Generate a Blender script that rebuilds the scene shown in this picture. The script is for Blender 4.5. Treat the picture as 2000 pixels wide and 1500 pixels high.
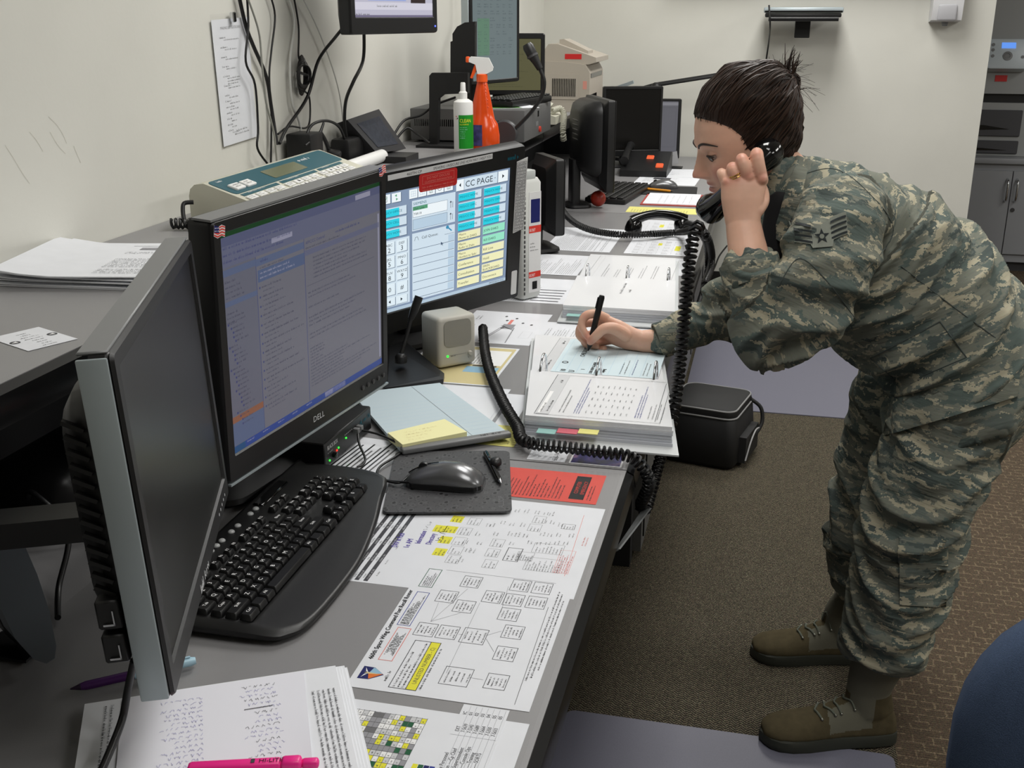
import bpy, bmesh, math, random
import numpy as np
from mathutils import Vector as V, Matrix, Euler, noise
random.seed(7); rng = np.random.default_rng(7)
for _o in list(bpy.data.objects): bpy.data.objects.remove(_o)
SC = bpy.context.scene
COL = SC.collection
# ------------------------------------------------------------------ camera
CAM_H = 1.46; F_PX = 2110.0
R3 = np.array([[0.97366039, -0.07354151, -0.21581724], [0.22800315, 0.31405031, 0.92162192], [0.0, 0.94655377, -0.32254605]])
cd = bpy.data.cameras.new('camera'); cam = bpy.data.objects.new('camera', cd); COL.objects.link(cam)
cd.sensor_width = 36.0; cd.lens = F_PX / 2000 * 36.0; cd.clip_start = 0.05; cd.clip_end = 60
mw = Matrix.Identity(4)
for i in range(3):
    mw[i][0] = R3[i, 0]; mw[i][1] = R3[i, 1]; mw[i][2] = -R3[i, 2]
mw[2][3] = CAM_H
cam.matrix_world = mw
SC.camera = cam
SC.view_settings.view_transform = 'Standard'
try: SC.view_settings.look = 'None'
except Exception: pass
SC.view_settings.gamma = 1.0; SC.view_settings.use_curve_mapping = False
SC.view_settings.exposure = 0.0
# ------------------------------------------------------------------ light
wd = bpy.data.worlds.new('world'); SC.world = wd; wd.use_nodes = True
wd.node_tree.nodes['Background'].inputs[0].default_value = (0.8, 0.85, 0.9, 1)
wd.node_tree.nodes['Background'].inputs[1].default_value = 0.10
def area(name, loc, sx, sy, power, col=(1.0, 0.985, 0.95), rot=(0, 0, 0)):
    l = bpy.data.lights.new(name, 'AREA'); l.shape = 'RECTANGLE'; l.size = sx; l.size_y = sy; l.energy = power; l.color = col
    o = bpy.data.objects.new(name, l); COL.objects.link(o); o.location = loc; o.rotation_euler = rot
    return o
LP = 31.0
for lx, ly, k in ((0.35, 0.9, 0.6), (-0.1, 2.9, 1.0), (0.1, 4.9, 1.1), (2.6, 0.6, .8), (2.6, 3.0, 1), (2.6, 5.0, .5)):
    area('ceiling_panel_light', (lx, ly, 2.66), 0.6, 1.2, LP * k)

def ray(u, v):
    d = R3 @ np.array([u - 1000.0, 750.0 - v, F_PX]); return d
def at(u, v, z=None, y=None, x=None):
    """world point seen at a photo pixel on a horizontal (z=), facing (y=) or side (x=) plane"""
    d = ray(u, v)
    if z is not None: t = (z - CAM_H) / d[2]
    elif y is not None: t = y / d[1]
    else: t = x / d[0]
    return V((d[0] * t, d[1] * t, CAM_H + d[2] * t))

# ------------------------------------------------------------------ materials
def lin(c):
    c = np.array(c[:3], float) / 255.0
    c = np.where(c <= 0.04045, c / 12.92, ((c + 0.055) / 1.055) ** 2.4)
    return (float(c[0]), float(c[1]), float(c[2]), 1.0)
MATS = {}
def nd(nt, typ, **kw):
    n = nt.nodes.new(typ)
    for k, v in kw.items():
        if k.startswith('i_'):
            key = k[2:]
            n.inputs[int(key) if key.isdigit() else key].default_value = v
        else: setattr(n, k, v)
    return n
def mat(name, col, rough=0.5, metal=0.0, spec=0.5, noise_amt=0.0, noise_scale=60.0, bump=0.0, bump_scale=200.0, emit=None, emit_s=0.0, coat=0.0, alpha=1.0):
    if name in MATS: return MATS[name]
    m = bpy.data.materials.new(name); m.use_nodes = True; nt = m.node_tree
    b = nt.nodes['Principled BSDF']
    c = lin(col)
    b.inputs['Base Color'].default_value = c
    b.inputs['Roughness'].default_value = rough; b.inputs['Metallic'].default_value = metal
    b.inputs['Specular IOR Level'].default_value = spec
    if coat: b.inputs['Coat Weight'].default_value = coat
    if emit is not None:
        b.inputs['Emission Color'].default_value = lin(emit); b.inputs['Emission Strength'].default_value = emit_s
    tc = None
    if noise_amt or bump: tc = nd(nt, 'ShaderNodeTexCoord')
    if noise_amt:
        n = nd(nt, 'ShaderNodeTexNoise', i_Scale=noise_scale, i_Detail=4.0)
        nt.links.new(tc.outputs['Object'], n.inputs['Vector'])
        hi = tuple(min(1, x * (1 + noise_amt)) for x in c[:3]) + (1,); lo = tuple(x * (1 - noise_amt) for x in c[:3]) + (1,)
        r = nd(nt, 'ShaderNodeValToRGB'); r.color_ramp.elements[0].position = 0.3; r.color_ramp.elements[1].position = 0.7
        r.color_ramp.elements[0].color = lo; r.color_ramp.elements[1].color = hi
        nt.links.new(n.outputs['Fac'], r.inputs['Fac']); nt.links.new(r.outputs['Color'], b.inputs['Base Color'])
    if bump:
        n2 = nd(nt, 'ShaderNodeTexNoise', i_Scale=bump_scale, i_Detail=3.0)
        nt.links.new(tc.outputs['Object'], n2.inputs['Vector'])
        bp = nd(nt, 'ShaderNodeBump', i_Strength=bump, i_Distance=0.002)
        nt.links.new(n2.outputs['Fac'], bp.inputs['Height']); nt.links.new(bp.outputs['Normal'], b.inputs['Normal'])
    MATS[name] = m
    return m
def clear_mat(name, tint=(254, 254, 254), gloss=0.12):
    """thin clear plastic sheet: see-through with a reflecting surface"""
    if name in MATS: return MATS[name]
    m = bpy.data.materials.new(name); m.use_nodes = True; nt = m.node_tree; nt.nodes.clear()
    o = nd(nt, 'ShaderNodeOutputMaterial'); tr = nd(nt, 'ShaderNodeBsdfTransparent', i_Color=lin(tint)); g = nd(nt, 'ShaderNodeBsdfGlossy', i_Roughness=0.18)
    mx = nd(nt, 'ShaderNodeMixShader'); fr = nd(nt, 'ShaderNodeFresnel', i_IOR=1.45); ml = nd(nt, 'ShaderNodeMath', operation='MULTIPLY'); ml.inputs[1].default_value = gloss / 0.12
    ge = nd(nt, 'ShaderNodeNewGeometry'); iv = nd(nt, 'ShaderNodeMath', operation='SUBTRACT'); iv.inputs[0].default_value = 1.0; m2 = nd(nt, 'ShaderNodeMath', operation='MULTIPLY')
    nt.links.new(ge.outputs['Backfacing'], iv.inputs[1]); nt.links.new(fr.outputs[0], m2.inputs[0]); nt.links.new(iv.outputs[0], m2.inputs[1]); nt.links.new(m2.outputs[0], ml.inputs[0]); nt.links.new(ml.outputs[0], mx.inputs[0]); nt.links.new(tr.outputs[0], mx.inputs[1]); nt.links.new(g.outputs[0], mx.inputs[2])
    nt.links.new(mx.outputs[0], o.inputs[0]); MATS[name] = m
    return m

# ------------------------------------------------------------------ mesh building
class MB:
    def __init__(s, M=None):
        s.v = []; s.f = []; s.mi = []; s.M = M or Matrix.Identity(4); s.cur = 0
    def _add(s, vs, fs, mi=None):
        o = len(s.v); M = s.M
        s.v += [tuple(M @ V(p)) for p in vs]
        s.f += [tuple(i + o for i in f) for f in fs]
        s.mi += [s.cur if mi is None else mi] * len(fs)
        return s
    def box(s, c, d, rot=None, mi=None):
        x, y, z = (k / 2 for k in d); c = V(c)
        vs = [V((sx * x, sy * y, sz * z)) for sx in (-1, 1) for sy in (-1, 1) for sz in (-1, 1)]
        if rot is not None:
            Rm = rot.to_3x3() if isinstance(rot, Matrix) else Euler(rot).to_matrix(); vs = [Rm @ p for p in vs]
        vs = [p + c for p in vs]
        return s._add(vs, [(0, 1, 3, 2), (4, 6, 7, 5), (0, 4, 5, 1), (2, 3, 7, 6), (0, 2, 6, 4), (1, 5, 7, 3)], mi)
    def bx(s, a, b, mi=None):
        a = V(a); b = V(b); return s.box((a + b) / 2, [abs(k) for k in (b - a)], None, mi)
    def rbox(s, c, d, r=0.004, seg=2, rot=None, mi=None, taper=None):
        bm = bmesh.new(); bmesh.ops.create_cube(bm, size=1.0)
        for v in bm.verts:
            k = 1.0
            if taper is not None and v.co.z > 0: k = taper
            v.co = V((v.co.x * d[0] * k, v.co.y * d[1] * k, v.co.z * d[2]))
        r = min(r, 0.49 * min(d))
        bmesh.ops.bevel(bm, geom=list(bm.edges), offset=r, segments=seg, profile=0.5, affect='EDGES')
        Rm = Matrix.Identity(3)
        if rot is not None: Rm = rot.to_3x3() if isinstance(rot, Matrix) else Euler(rot).to_matrix()
        c = V(c); bm.verts.index_update()
        vs = [Rm @ v.co + c for v in bm.verts]; fs = [tuple(v.index for v in f.verts) for f in bm.faces]
        bm.free(); return s._add(vs, fs, mi)
    def prism(s, pts, z0, z1, mi=None, axes='xyz', tri=True):
        """polygon pts (2D) extruded from z0 to z1; axes maps (a,b,ext) to xyz"""
        n = len(pts)
        def mk(a, b, e):
            d = {}; d[axes[0]] = a; d[axes[1]] = b; d[axes[2]] = e
            return (d['x'], d['y'], d['z'])
        vs = [mk(a, b, z0) for a, b in pts] + [mk(a, b, z1) for a, b in pts]
        fs = [tuple(range(n - 1, -1, -1)), tuple(range(n, 2 * n))] + [(i, (i + 1) % n, n + (i + 1) % n, n + i) for i in range(n)]
        return s._add(vs, fs, mi)
    def loft(s, rings, mi=None, cap=True, closed=True):
        n = len(rings[0]); vs = [p for r in rings for p in r]; fs = []
        for k in range(len(rings) - 1):
            for i in range(n if closed else n - 1):
                j = (i + 1) % n; fs.append((k * n + i, k * n + j, (k + 1) * n + j, (k + 1) * n + i))
        if cap: fs += [tuple(range(n - 1, -1, -1)), tuple((len(rings) - 1) * n + i for i in range(n))]
        return s._add(vs, fs, mi)
    def tube(s, path, r, n=8, mi=None, cap=True, smooth_path=0, closed=False, flat=1.0):
        P = [V(p) for p in path]
        if smooth_path: P = spline(P, smooth_path)
        rs = r if hasattr(r, '__len__') else [r] * len(P)
        if len(rs) != len(P): rs = list(np.interp(np.linspace(0, 1, len(P)), np.linspace(0, 1, len(rs)), rs))
        rings = []; t0 = (P[1] - P[0]).normalized(); nrm = t0.orthogonal().normalized()
        for i, p in enumerate(P):
            t = (P[min(i + 1, len(P) - 1)] - P[max(i - 1, 0)])
            t = t.normalized() if t.length > 1e-9 else t0
            nrm = (nrm - t * nrm.dot(t)); nrm = nrm.normalized() if nrm.length > 1e-6 else t.orthogonal().normalized()
            b = t.cross(nrm)
            rings.append([p + (nrm * math.cos(a) + b * math.sin(a) * flat) * rs[i] for a in [2 * math.pi * k / n for k in range(n)]])
        return s.loft(rings, mi, cap)
    def lathe(s, prof, c=(0, 0, 0), n=24, mi=None, rot=None, sy=1.0):
        c = V(c); Rm = Matrix.Identity(3) if rot is None else Euler(rot).to_matrix()
        rings = [[Rm @ V((r * math.cos(2 * math.pi * k / n), sy * r * math.sin(2 * math.pi * k / n), z)) + c for k in range(n)] for r, z in prof]
        return s.loft(rings, mi)
    def sphere(s, c, r, nu=16, nv=10, mi=None, sc=(1, 1, 1), rot=None):
        c = V(c); Rm = Matrix.Identity(3) if rot is None else (rot.to_3x3() if isinstance(rot, Matrix) else Euler(rot).to_matrix()); rings = []
        for j in range(1, nv):
            th = math.pi * j / nv
            rings.append([Rm @ V((r * sc[0] * math.sin(th) * math.cos(2 * math.pi * k / nu), r * sc[1] * math.sin(th) * math.sin(2 * math.pi * k / nu), -r * sc[2] * math.cos(th))) + c for k in range(nu)])
        return s.loft(rings, mi)
    def quad(s, a, b, c, d, mi=None): return s._add([a, b, c, d], [(0, 1, 2, 3)], mi)
    def mesh(s, name, mats, smooth=None):
        me = bpy.data.meshes.new(name); me.from_pydata(s.v, [], s.f)
        for m in (mats if isinstance(mats, (list, tuple)) else [mats]): me.materials.append(m)
        me.polygons.foreach_set('material_index', s.mi); me.update()
        if smooth is not None:
            me.polygons.foreach_set('use_smooth', [True] * len(me.polygons))
            me.set_sharp_from_angle(angle=math.radians(smooth))
        return me
def spline(P, k):
    P = [V(p) for p in P]; out = []
    for i in range(len(P) - 1):
        p0 = P[max(i - 1, 0)]; p1 = P[i]; p2 = P[i + 1]; p3 = P[min(i + 2, len(P) - 1)]
        for j in range(k):
            t = j / k
            out.append(0.5 * ((2 * p1) + (p2 - p0) * t + (2 * p0 - 5 * p1 + 4 * p2 - p3) * t * t + (3 * p1 - p0 - 3 * p2 + p3) * t ** 3))
    out.append(P[-1]); return out
def rrect(x0, y0, x1, y1, r, k=4):
    pts = []
    for cx, cy, a0 in ((x1 - r, y0 + r, -90), (x1 - r, y1 - r, 0), (x0 + r, y1 - r, 90), (x0 + r, y0 + r, 180)):
        for i in range(k + 1):
            a = math.radians(a0 + 90 * i / k); pts.append((cx + r * math.cos(a), cy + r * math.sin(a)))
    return pts

# ------------------------------------------------------------------ objects
def thing(name, label, cat, loc=(0, 0, 0), group=None):
    o = bpy.data.objects.new(name, None); COL.objects.link(o); o.location = loc; o.empty_display_size = 0.05
    o['label'] = label; o['category'] = cat
    if group: o['group'] = group
    return o
def part(name, mb, mats, parent, smooth=None, label=None, stuff=False):
    """a mesh in world coordinates, child of a thing (or of a part)"""
    me = mb if isinstance(mb, bpy.types.Mesh) else mb.mesh(name, mats, smooth)
    o = bpy.data.objects.new(name, me); COL.objects.link(o); o.parent = parent
    o.matrix_parent_inverse = parent_world(parent).inverted()
    if label: o['label'] = label
    if stuff: o['kind'] = 'stuff'
    return o
def parent_world(o):
    m = Matrix.LocRotScale(o.location, o.rotation_euler, o.scale)
    if o.parent: m = parent_world(o.parent) @ o.matrix_parent_inverse @ m
    return m
def solo(name, mb, mats, label=None, cat=None, group=None, kind=None, smooth=None):
    """a thing (or piece of the setting) that is one mesh; its origin goes to the middle of its base"""
    me = mb if isinstance(mb, bpy.types.Mesh) else mb.mesh(name, mats, smooth)
    co = np.empty(len(me.vertices) * 3, 'f'); me.vertices.foreach_get('co', co); co = co.reshape(-1, 3)
    c = (co.min(0) + co.max(0)) / 2; c[2] = co[:, 2].min()
    me.vertices.foreach_set('co', (co - c).ravel()); me.update()
    o = bpy.data.objects.new(name, me); COL.objects.link(o); o.location = [float(k) for k in c]
    if label: o['label'] = label
    if cat: o['category'] = cat
    if group: o['group'] = group
    if kind: o['kind'] = kind
    return o
def frame_m(p, yaw, tilt=0.0, roll=0.0):
    """local x = viewer's right, y = away from the viewer, z = up, for a panel whose face points along yaw"""
    n = V((math.cos(yaw), math.sin(yaw), 0)); s = V((-math.sin(yaw), math.cos(yaw), 0))
    u = V((0, 0, 1)) * math.cos(tilt) - n * math.sin(tilt)
    s2 = s * math.cos(roll) + u * math.sin(roll); u2 = u * math.cos(roll) - s * math.sin(roll); b = u2.cross(s2)
    m = Matrix.Identity(4)
    for i in range(3): m[i][0] = s2[i]; m[i][1] = b[i]; m[i][2] = u2[i]; m[i][3] = p[i]
    return m
def page_m(o, right, up, z=None):
    """local x = reading direction, y = towards the page's top, z = out of the page"""
    r = V(right).normalized(); u = V(up); u = (u - r * u.dot(r)).normalized(); n = r.cross(u)
    m = Matrix.Identity(4)
    for i in range(3): m[i][0] = r[i]; m[i][1] = u[i]; m[i][2] = n[i]; m[i][3] = o[i]
    return m

# ------------------------------------------------------------------ print on flat things
_TX = {}
def text_geo(s):
    if s in _TX: return _TX[s]
    c = bpy.data.curves.new('t', 'FONT'); c.body = s; c.size = 1.0; c.resolution_u = 2
    o = bpy.data.objects.new('t', c); COL.objects.link(o)
    dg = bpy.context.evaluated_depsgraph_get(); dg.update()
    me = bpy.data.meshes.new_from_object(o.evaluated_get(dg))
    vs = np.array([v.co[:2] for v in me.vertices]) if len(me.vertices) else np.zeros((0, 2)); fs = [tuple(p.vertices) for p in me.polygons]
    bpy.data.objects.remove(o); bpy.data.curves.remove(c); bpy.data.meshes.remove(me)
    _TX[s] = (vs, fs); return _TX[s]
INKS = dict(black=(28, 28, 30), grey=(110, 110, 112), dark=(70, 70, 74), pale=(205, 206, 208), yellow=(232, 226, 60), red=(214, 62, 52), rose=(226, 130, 120), blue=(52, 66, 150),
            purple=(84, 66, 160), green=(30, 92, 60), teal=(24, 96, 112), sky=(150, 190, 215), white=(240, 240, 240), orange=(226, 120, 50), navy=(28, 34, 96), tan=(214, 200, 150), mint=(150, 215, 190), lav=(170, 168, 205), line=(150, 150, 155), teal2=(20, 66, 62))
def ink_mat(k, lum=None):
    if lum is None: return mat('ink_' + k, INKS[k], rough=0.6, spec=0.2)
    return mat('screen_' + k, (10, 10, 10), rough=0.4, emit=INKS[k] if k in INKS else lum[1], emit_s=lum[0])
class Ink:
    def __init__(s, M, z=0.0005):
        s.M = M; s.z = z; s.v = []; s.f = []; s.mi = []; s.keys = []; s.lay = 0
    def _k(s, k):
        if k not in s.keys: s.keys.append(k)
        return s.keys.index(k)
    def poly(s, pts, k, lay=None):
        o = len(s.v); z = s.z + 0.00006 * (s.lay if lay is None else lay)
        s.v += [(a, b, z) for a, b in pts]; s.f.append(tuple(range(o, o + len(pts)))); s.mi.append(s._k(k)); return s
    def rect(s, x0, y0, x1, y1, k, lay=None): return s.poly([(x0, y0), (x1, y0), (x1, y1), (x0, y1)], k, lay)
    def frame(s, x0, y0, x1, y1, w, k, lay=None):
        s.rect(x0, y0, x1, y0 + w, k, lay); s.rect(x0, y1 - w, x1, y1, k, lay); s.rect(x0, y0 + w, x0 + w, y1 - w, k, lay); return s.rect(x1 - w, y0 + w, x1, y1 - w, k, lay)
    def line(s, p, q, w, k, lay=None):
        d = np.array(q, float) - np.array(p, float); L = np.hypot(*d)
        if L < 1e-9: return s
        n = np.array([-d[1], d[0]]) / L * w / 2; p = np.array(p, float); q = np.array(q, float)
        return s.poly([tuple(p - n), tuple(q - n), tuple(q + n), tuple(p + n)], k, lay)
    def pl(s, pts, w, k, lay=None):
        for a, b in zip(pts[:-1], pts[1:]): s.line(a, b, w, k, lay)
        return s
    def disc(s, x, y, r, k, lay=None, n=14, sy=1.0): return s.poly([(x + r * math.cos(2 * math.pi * i / n), y + sy * r * math.sin(2 * math.pi * i / n)) for i in range(n)], k, lay)
    def text(s, t, x, y, size, k, rot=0.0, align='l', sx=1.0, lay=None):
        vs, fs = text_geo(t)
        if not len(vs): return s
        vs = vs * np.array([size * sx, size])
        w = vs[:, 0].max()
        if align == 'c': vs = vs - np.array([w / 2, 0])
        if align == 'r': vs = vs - np.array([w, 0])
        c, sn = math.cos(rot), math.sin(rot); vs = vs @ np.array([[c, sn], [-sn, c]]) + np.array([x, y])
        o = len(s.v); z = s.z + 0.00006 * (s.lay if lay is None else lay)
        s.v += [(float(a), float(b), z) for a, b in vs]; s.f += [tuple(i + o for i in f) for f in fs]; s.mi += [s._k(k)] * len(fs); return s
    def gib(s, x, y, w, n, h, k, lead=1.6, fill=0.85, ragged=True, lay=None, para=0.0, center=False):
        """n lines of small unreadable print hanging down from (x, y)"""
        for i in range(n):
            if para and random.random() < para: continue
            yy = y - (i + 1) * h * lead; wl = w * (random.uniform(0.45, fill) if ragged else fill); xx = x + ((w - wl) / 2 if center else 0); x1 = xx + wl
            while xx < x1:
                L = random.randint(2, 8)
                for c in range(L):
                    if xx + h * .5 > x1: break
                    t = h * 0.16
                    q = random.random()
                    if q < .75: s.rect(xx, yy, xx + t, yy + h * random.choice((.65, .65, 1.0)), k, lay)
                    if q > .2: s.rect(xx, yy + h * random.choice((0, .28, .55)), xx + h * .42, yy + h * random.choice((0, .28, .55)) + t + h * .02, k, lay) if False else s.poly([(xx, yy + h * .26), (xx + h * .42, yy + h * .26), (xx + h * .42, yy + h * .26 + t), (xx, yy + h * .26 + t)], k, lay)
                    if q > .45: s.rect(xx + h * .3, yy, xx + h * .3 + t, yy + h * .62, k, lay)
                    xx += h * .58
                xx += h * .5
        return s
    def hand(s, x, y, w, h, k, wd=None, lay=None):
        """one line of handwriting-like strokes"""
        wd = wd or h * .1; p = []; xx = x
        while xx < x + w:
            for _ in range(random.randint(3, 7)):
                p.append((xx + random.uniform(0, .15) * h, y + random.choice((0, 0, .55, .6, .1, .9)) * h * random.uniform(.8, 1.1))); xx += h * .24
            s.pl(p, wd, k, lay); p = []; xx += h * .35
        return s
    def part(s, name, parent, lum=None, matf=None, label=None):
        if not s.f: return None
        me = bpy.data.meshes.new(name); me.from_pydata([tuple(s.M @ V(p)) for p in s.v], [], s.f)
        for k in s.keys: me.materials.append((matf or ink_mat)(k))
        me.polygons.foreach_set('material_index', s.mi); me.update()
        return part(name, me, None, parent, label=label)
PAPER = lambda: mat('white_paper', (229, 231, 236), rough=0.75, spec=0.25, noise_amt=0.02, noise_scale=30)
def sheet(name, label, cat, M, w, h, th=0.0003, m=None, pts=None, group=None, z0=0.0):
    """a flat sheet of paper: thing with a paper part; print is added as a second part"""
    b = MB(M); b.prism(pts or [(0, 0), (w, 0), (w, h), (0, h)], z0, z0 + th)
    loc = M.translation
    t = thing(name, label, cat, loc, group)
    part('paper', b, m or PAPER(), t)
    return t
def cable(name, label, pts, r, m, k=8, n=8, group=None, cat='cable'):
    b = MB(); b.tube(pts, r, n, smooth_path=k); return solo(name, b, m, label, cat, group, smooth=60)
def coil_path(pts, R, pitch, k=12, n=9):
    P = spline(pts, k); out = []; L = 0; t0 = (P[1] - P[0]).normalized(); nrm = t0.orthogonal().normalized(); fine = []
    for a, b in zip(P[:-1], P[1:]):
        m = max(1, int((b - a).length / (pitch / n)))
        for j in range(m): fine.append(a.lerp(b, j / m))
    fine.append(P[-1]); ph = 0
    for i, p in enumerate(fine):
        t = (fine[min(i + 1, len(fine) - 1)] - fine[max(i - 1, 0)]).normalized(); nrm = (nrm - t * nrm.dot(t)).normalized(); bb = t.cross(nrm)
        if i: ph += (p - fine[i - 1]).length / pitch * 2 * math.pi
        out.append(p + (nrm * math.cos(ph) + bb * math.sin(ph)) * R)
    return out
# ================================================================== the room
D = 0.74; S = 1.05                      # desk and shelf heights
XW = -1.23; YB = 6.0; XE = 1.03         # left wall, back wall, end of the back wall
WALL = mat('cream_wall_paint', (213, 212, 204), rough=0.85, spec=0.2, noise_amt=0.03, noise_scale=3, bump=0.10, bump_scale=90)
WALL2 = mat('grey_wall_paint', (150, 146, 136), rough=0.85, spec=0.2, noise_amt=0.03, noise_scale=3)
def carpet_mat(name, coarse):
    m = bpy.data.materials.new(name); m.use_nodes = True; nt = m.node_tree; b = nt.nodes['Principled BSDF']; b.inputs['Roughness'].default_value = 0.95; b.inputs['Specular IOR Level'].default_value = 0.1
    tc = nd(nt, 'ShaderNodeTexCoord'); sp = nd(nt, 'ShaderNodeSeparateXYZ'); L = nt.links.new; L(tc.outputs['Object'], sp.inputs[0])
    def mth(op, a, bb=None, c=None):
        n = nd(nt, 'ShaderNodeMath', operation=op)
        for i, k in enumerate((a, bb, c)):
            if k is None: continue
            if isinstance(k, (int, float)): n.inputs[i].default_value = k
            else: L(k, n.inputs[i])
        return n.outputs[0]
    nz = nd(nt, 'ShaderNodeTexNoise', i_Scale=14.0 if not coarse else 40.0, i_Detail=3.0); L(tc.outputs['Object'], nz.inputs['Vector'])
    fine = nd(nt, 'ShaderNodeTexNoise', i_Scale=420.0, i_Detail=2.0); L(tc.outputs['Object'], fine.inputs['Vector'])
    if not coarse:
        zig = mth('PINGPONG', mth('MULTIPLY', sp.outputs[0], 1.0), 0.011)
        s = mth('ADD', mth('MULTIPLY', zig, 1.0), sp.outputs[1])
        w = mth('PINGPONG', mth('ADD', mth('MULTIPLY', s, 125.0), mth('MULTIPLY', fine.outputs['Fac'], 0.9)), 0.5)
        fac = mth('ADD', mth('MULTIPLY', w, 1.1), mth('MULTIPLY', mth('SUBTRACT', fine.outputs['Fac'], 0.5), 0.9))
    else:
        wv = nd(nt, 'ShaderNodeVectorMath', operation='SCALE'); wv.inputs['Scale'].default_value = .010; L(nz.outputs['Color'], wv.inputs[0])
        av = nd(nt, 'ShaderNodeVectorMath', operation='ADD'); L(tc.outputs['Object'], av.inputs[0]); L(wv.outputs[0], av.inputs[1])
        br = nd(nt, 'ShaderNodeTexBrick', i_Scale=1.0); br.offset = .5; L(av.outputs[0], br.inputs['Vector'])
        for k_, v_ in (('Mortar Size', .0032), ('Brick Width', .040), ('Row Height', .026), ('Mortar Smooth', .6), ('Bias', 0.0)): br.inputs[k_].default_value = v_
        br.inputs['Color1'].default_value = (.25, .25, .25, 1); br.inputs['Color2'].default_value = (.45, .45, .45, 1); br.inputs['Mortar'].default_value = (1, 1, 1, 1)
        patchy = nd(nt, 'ShaderNodeTexNoise', i_Scale=55.0, i_Detail=1.0); L(tc.outputs['Object'], patchy.inputs['Vector'])
        pm = mth('GREATER_THAN', patchy.outputs['Fac'], .46)
        w2 = mth('PINGPONG', mth('MULTIPLY', sp.outputs[1], 130.0), 0.5)
        fac = mth('ADD', mth('MULTIPLY', mth('MULTIPLY', br.outputs['Fac'], pm), .30), mth('ADD', mth('MULTIPLY', w2, .35), mth('MULTIPLY', mth('SUBTRACT', fine.outputs['Fac'], .42), 1.1)))
    r = nd(nt, 'ShaderNodeValToRGB'); e = r.color_ramp.elements
    if not coarse:
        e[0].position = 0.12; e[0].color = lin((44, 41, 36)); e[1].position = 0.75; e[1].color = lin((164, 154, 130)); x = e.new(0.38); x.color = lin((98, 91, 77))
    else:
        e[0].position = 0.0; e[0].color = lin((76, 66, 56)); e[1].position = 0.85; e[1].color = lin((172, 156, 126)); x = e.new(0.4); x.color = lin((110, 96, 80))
    L(fac, r.inputs['Fac'])
    mx = nd(nt, 'ShaderNodeMix', data_type='RGBA', blend_type='MULTIPLY'); mx.inputs[0].default_value = 0.35
    vo = nd(nt, 'ShaderNodeTexNoise', i_Scale=260.0, i_Detail=1.0); L(tc.outputs['Object'], vo.inputs['Vector'])
    L(r.outputs['Color'], mx.inputs[6]); L(vo.outputs['Color'], mx.inputs[7]); L(mx.outputs[2], b.inputs['Base Color'])
    bp = nd(nt, 'ShaderNodeBump', i_Strength=0.5, i_Distance=0.003); L(fac, bp.inputs['Height']); L(bp.outputs['Normal'], b.inputs['Normal'])
    MATS[name] = m; return m
CARP = carpet_mat('herringbone_carpet', False); CARP2 = carpet_mat('basket_weave_carpet', True)
XB = 0.352
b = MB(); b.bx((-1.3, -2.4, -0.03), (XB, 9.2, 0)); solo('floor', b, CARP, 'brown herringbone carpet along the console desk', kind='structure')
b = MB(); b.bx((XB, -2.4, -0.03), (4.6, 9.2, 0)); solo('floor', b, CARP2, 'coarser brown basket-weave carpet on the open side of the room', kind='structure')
b = MB(); b.bx((XW - .1, -2.4, 0), (XW, YB + .1, 2.7)); solo('wall_left', b, WALL, kind='structure')
b = MB(); b.bx((XW, YB, 0), (XE, YB + .12, 2.7)); wall_back = solo('wall_back', b, WALL, kind='structure')
b = MB(); b.bx((-1.3, 7.72, 0), (4.6, 7.8, 2.7)); solo('wall_alcove', b, WALL2, kind='structure')
b = MB(); b.bx((XE - .6, YB + .12, 0), (XE - .5, 7.72, 2.7)); solo('wall_alcove', b, WALL2, kind='structure')
b = MB(); b.bx((4.5, -2.4, 0), (4.6, 9.2, 2.7)); solo('wall_right', b, WALL, kind='structure')
b = MB(); b.bx((-1.3, -2.5, 0), (4.6, -2.4, 2.7)); solo('wall_front', b, WALL, kind='structure')
b = MB(); b.bx((-1.4, -2.5, 2.7), (4.6, 9.2, 2.75)); solo('ceiling', b, mat('ceiling_tile', (205, 204, 198), rough=0.9, noise_amt=.05, noise_scale=80), kind='structure')
BASEM = mat('black_vinyl_base', (22, 21, 20), rough=0.5)
b = MB(); b.bx((XW, YB - .008, 0), (XE, YB, 0.115)); solo('baseboard_back', b, BASEM, kind='structure')
b = MB(); b.bx((XE, YB - .008, 0), (XE + .008, YB + .12, 0.115)); solo('baseboard_end', b, BASEM, kind='structure')
# pencil scuffs on the left wall
SCUFF = mat('wall_scuff', (196, 192, 180), rough=.9)
wl = [o for o in bpy.data.objects if o.name == 'wall_left'][0]
b = MB()
for p in ([(10, 283), (30, 315), (45, 340), (58, 358)], [(58, 258), (72, 275), (84, 296)], [(98, 258), (112, 282), (128, 300)], [(95, 228), (112, 245), (124, 265), (130, 280)], [(144, 285), (152, 305), (158, 318)]):
    P = [at(u, v, x=XW + .0006) for u, v in p]; b.tube(P, 0.0002, 4, smooth_path=3)
part('pencil_scuff', b, SCUFF, wl)

# grey chair mats
MATG = mat('grey_vinyl_chair_mat', (112, 112, 126), rough=0.45, spec=.4, noise_amt=.06, noise_scale=500, bump=.1, bump_scale=900)
b = MB(); b.prism(rrect(-.262, 4.058, .75, 5.6, .02), 0.0005, .004); solo('chair_mat', b, MATG, 'grey-blue chair mat beyond the black bag', 'mat', group=None)
b = MB(); b.prism(rrect(-.345, .70, .345, 2.010, .02), 0.0005, .004); solo('chair_mat', b, MATG, 'grey chair mat under the near boot at the near desk', 'mat')

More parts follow.
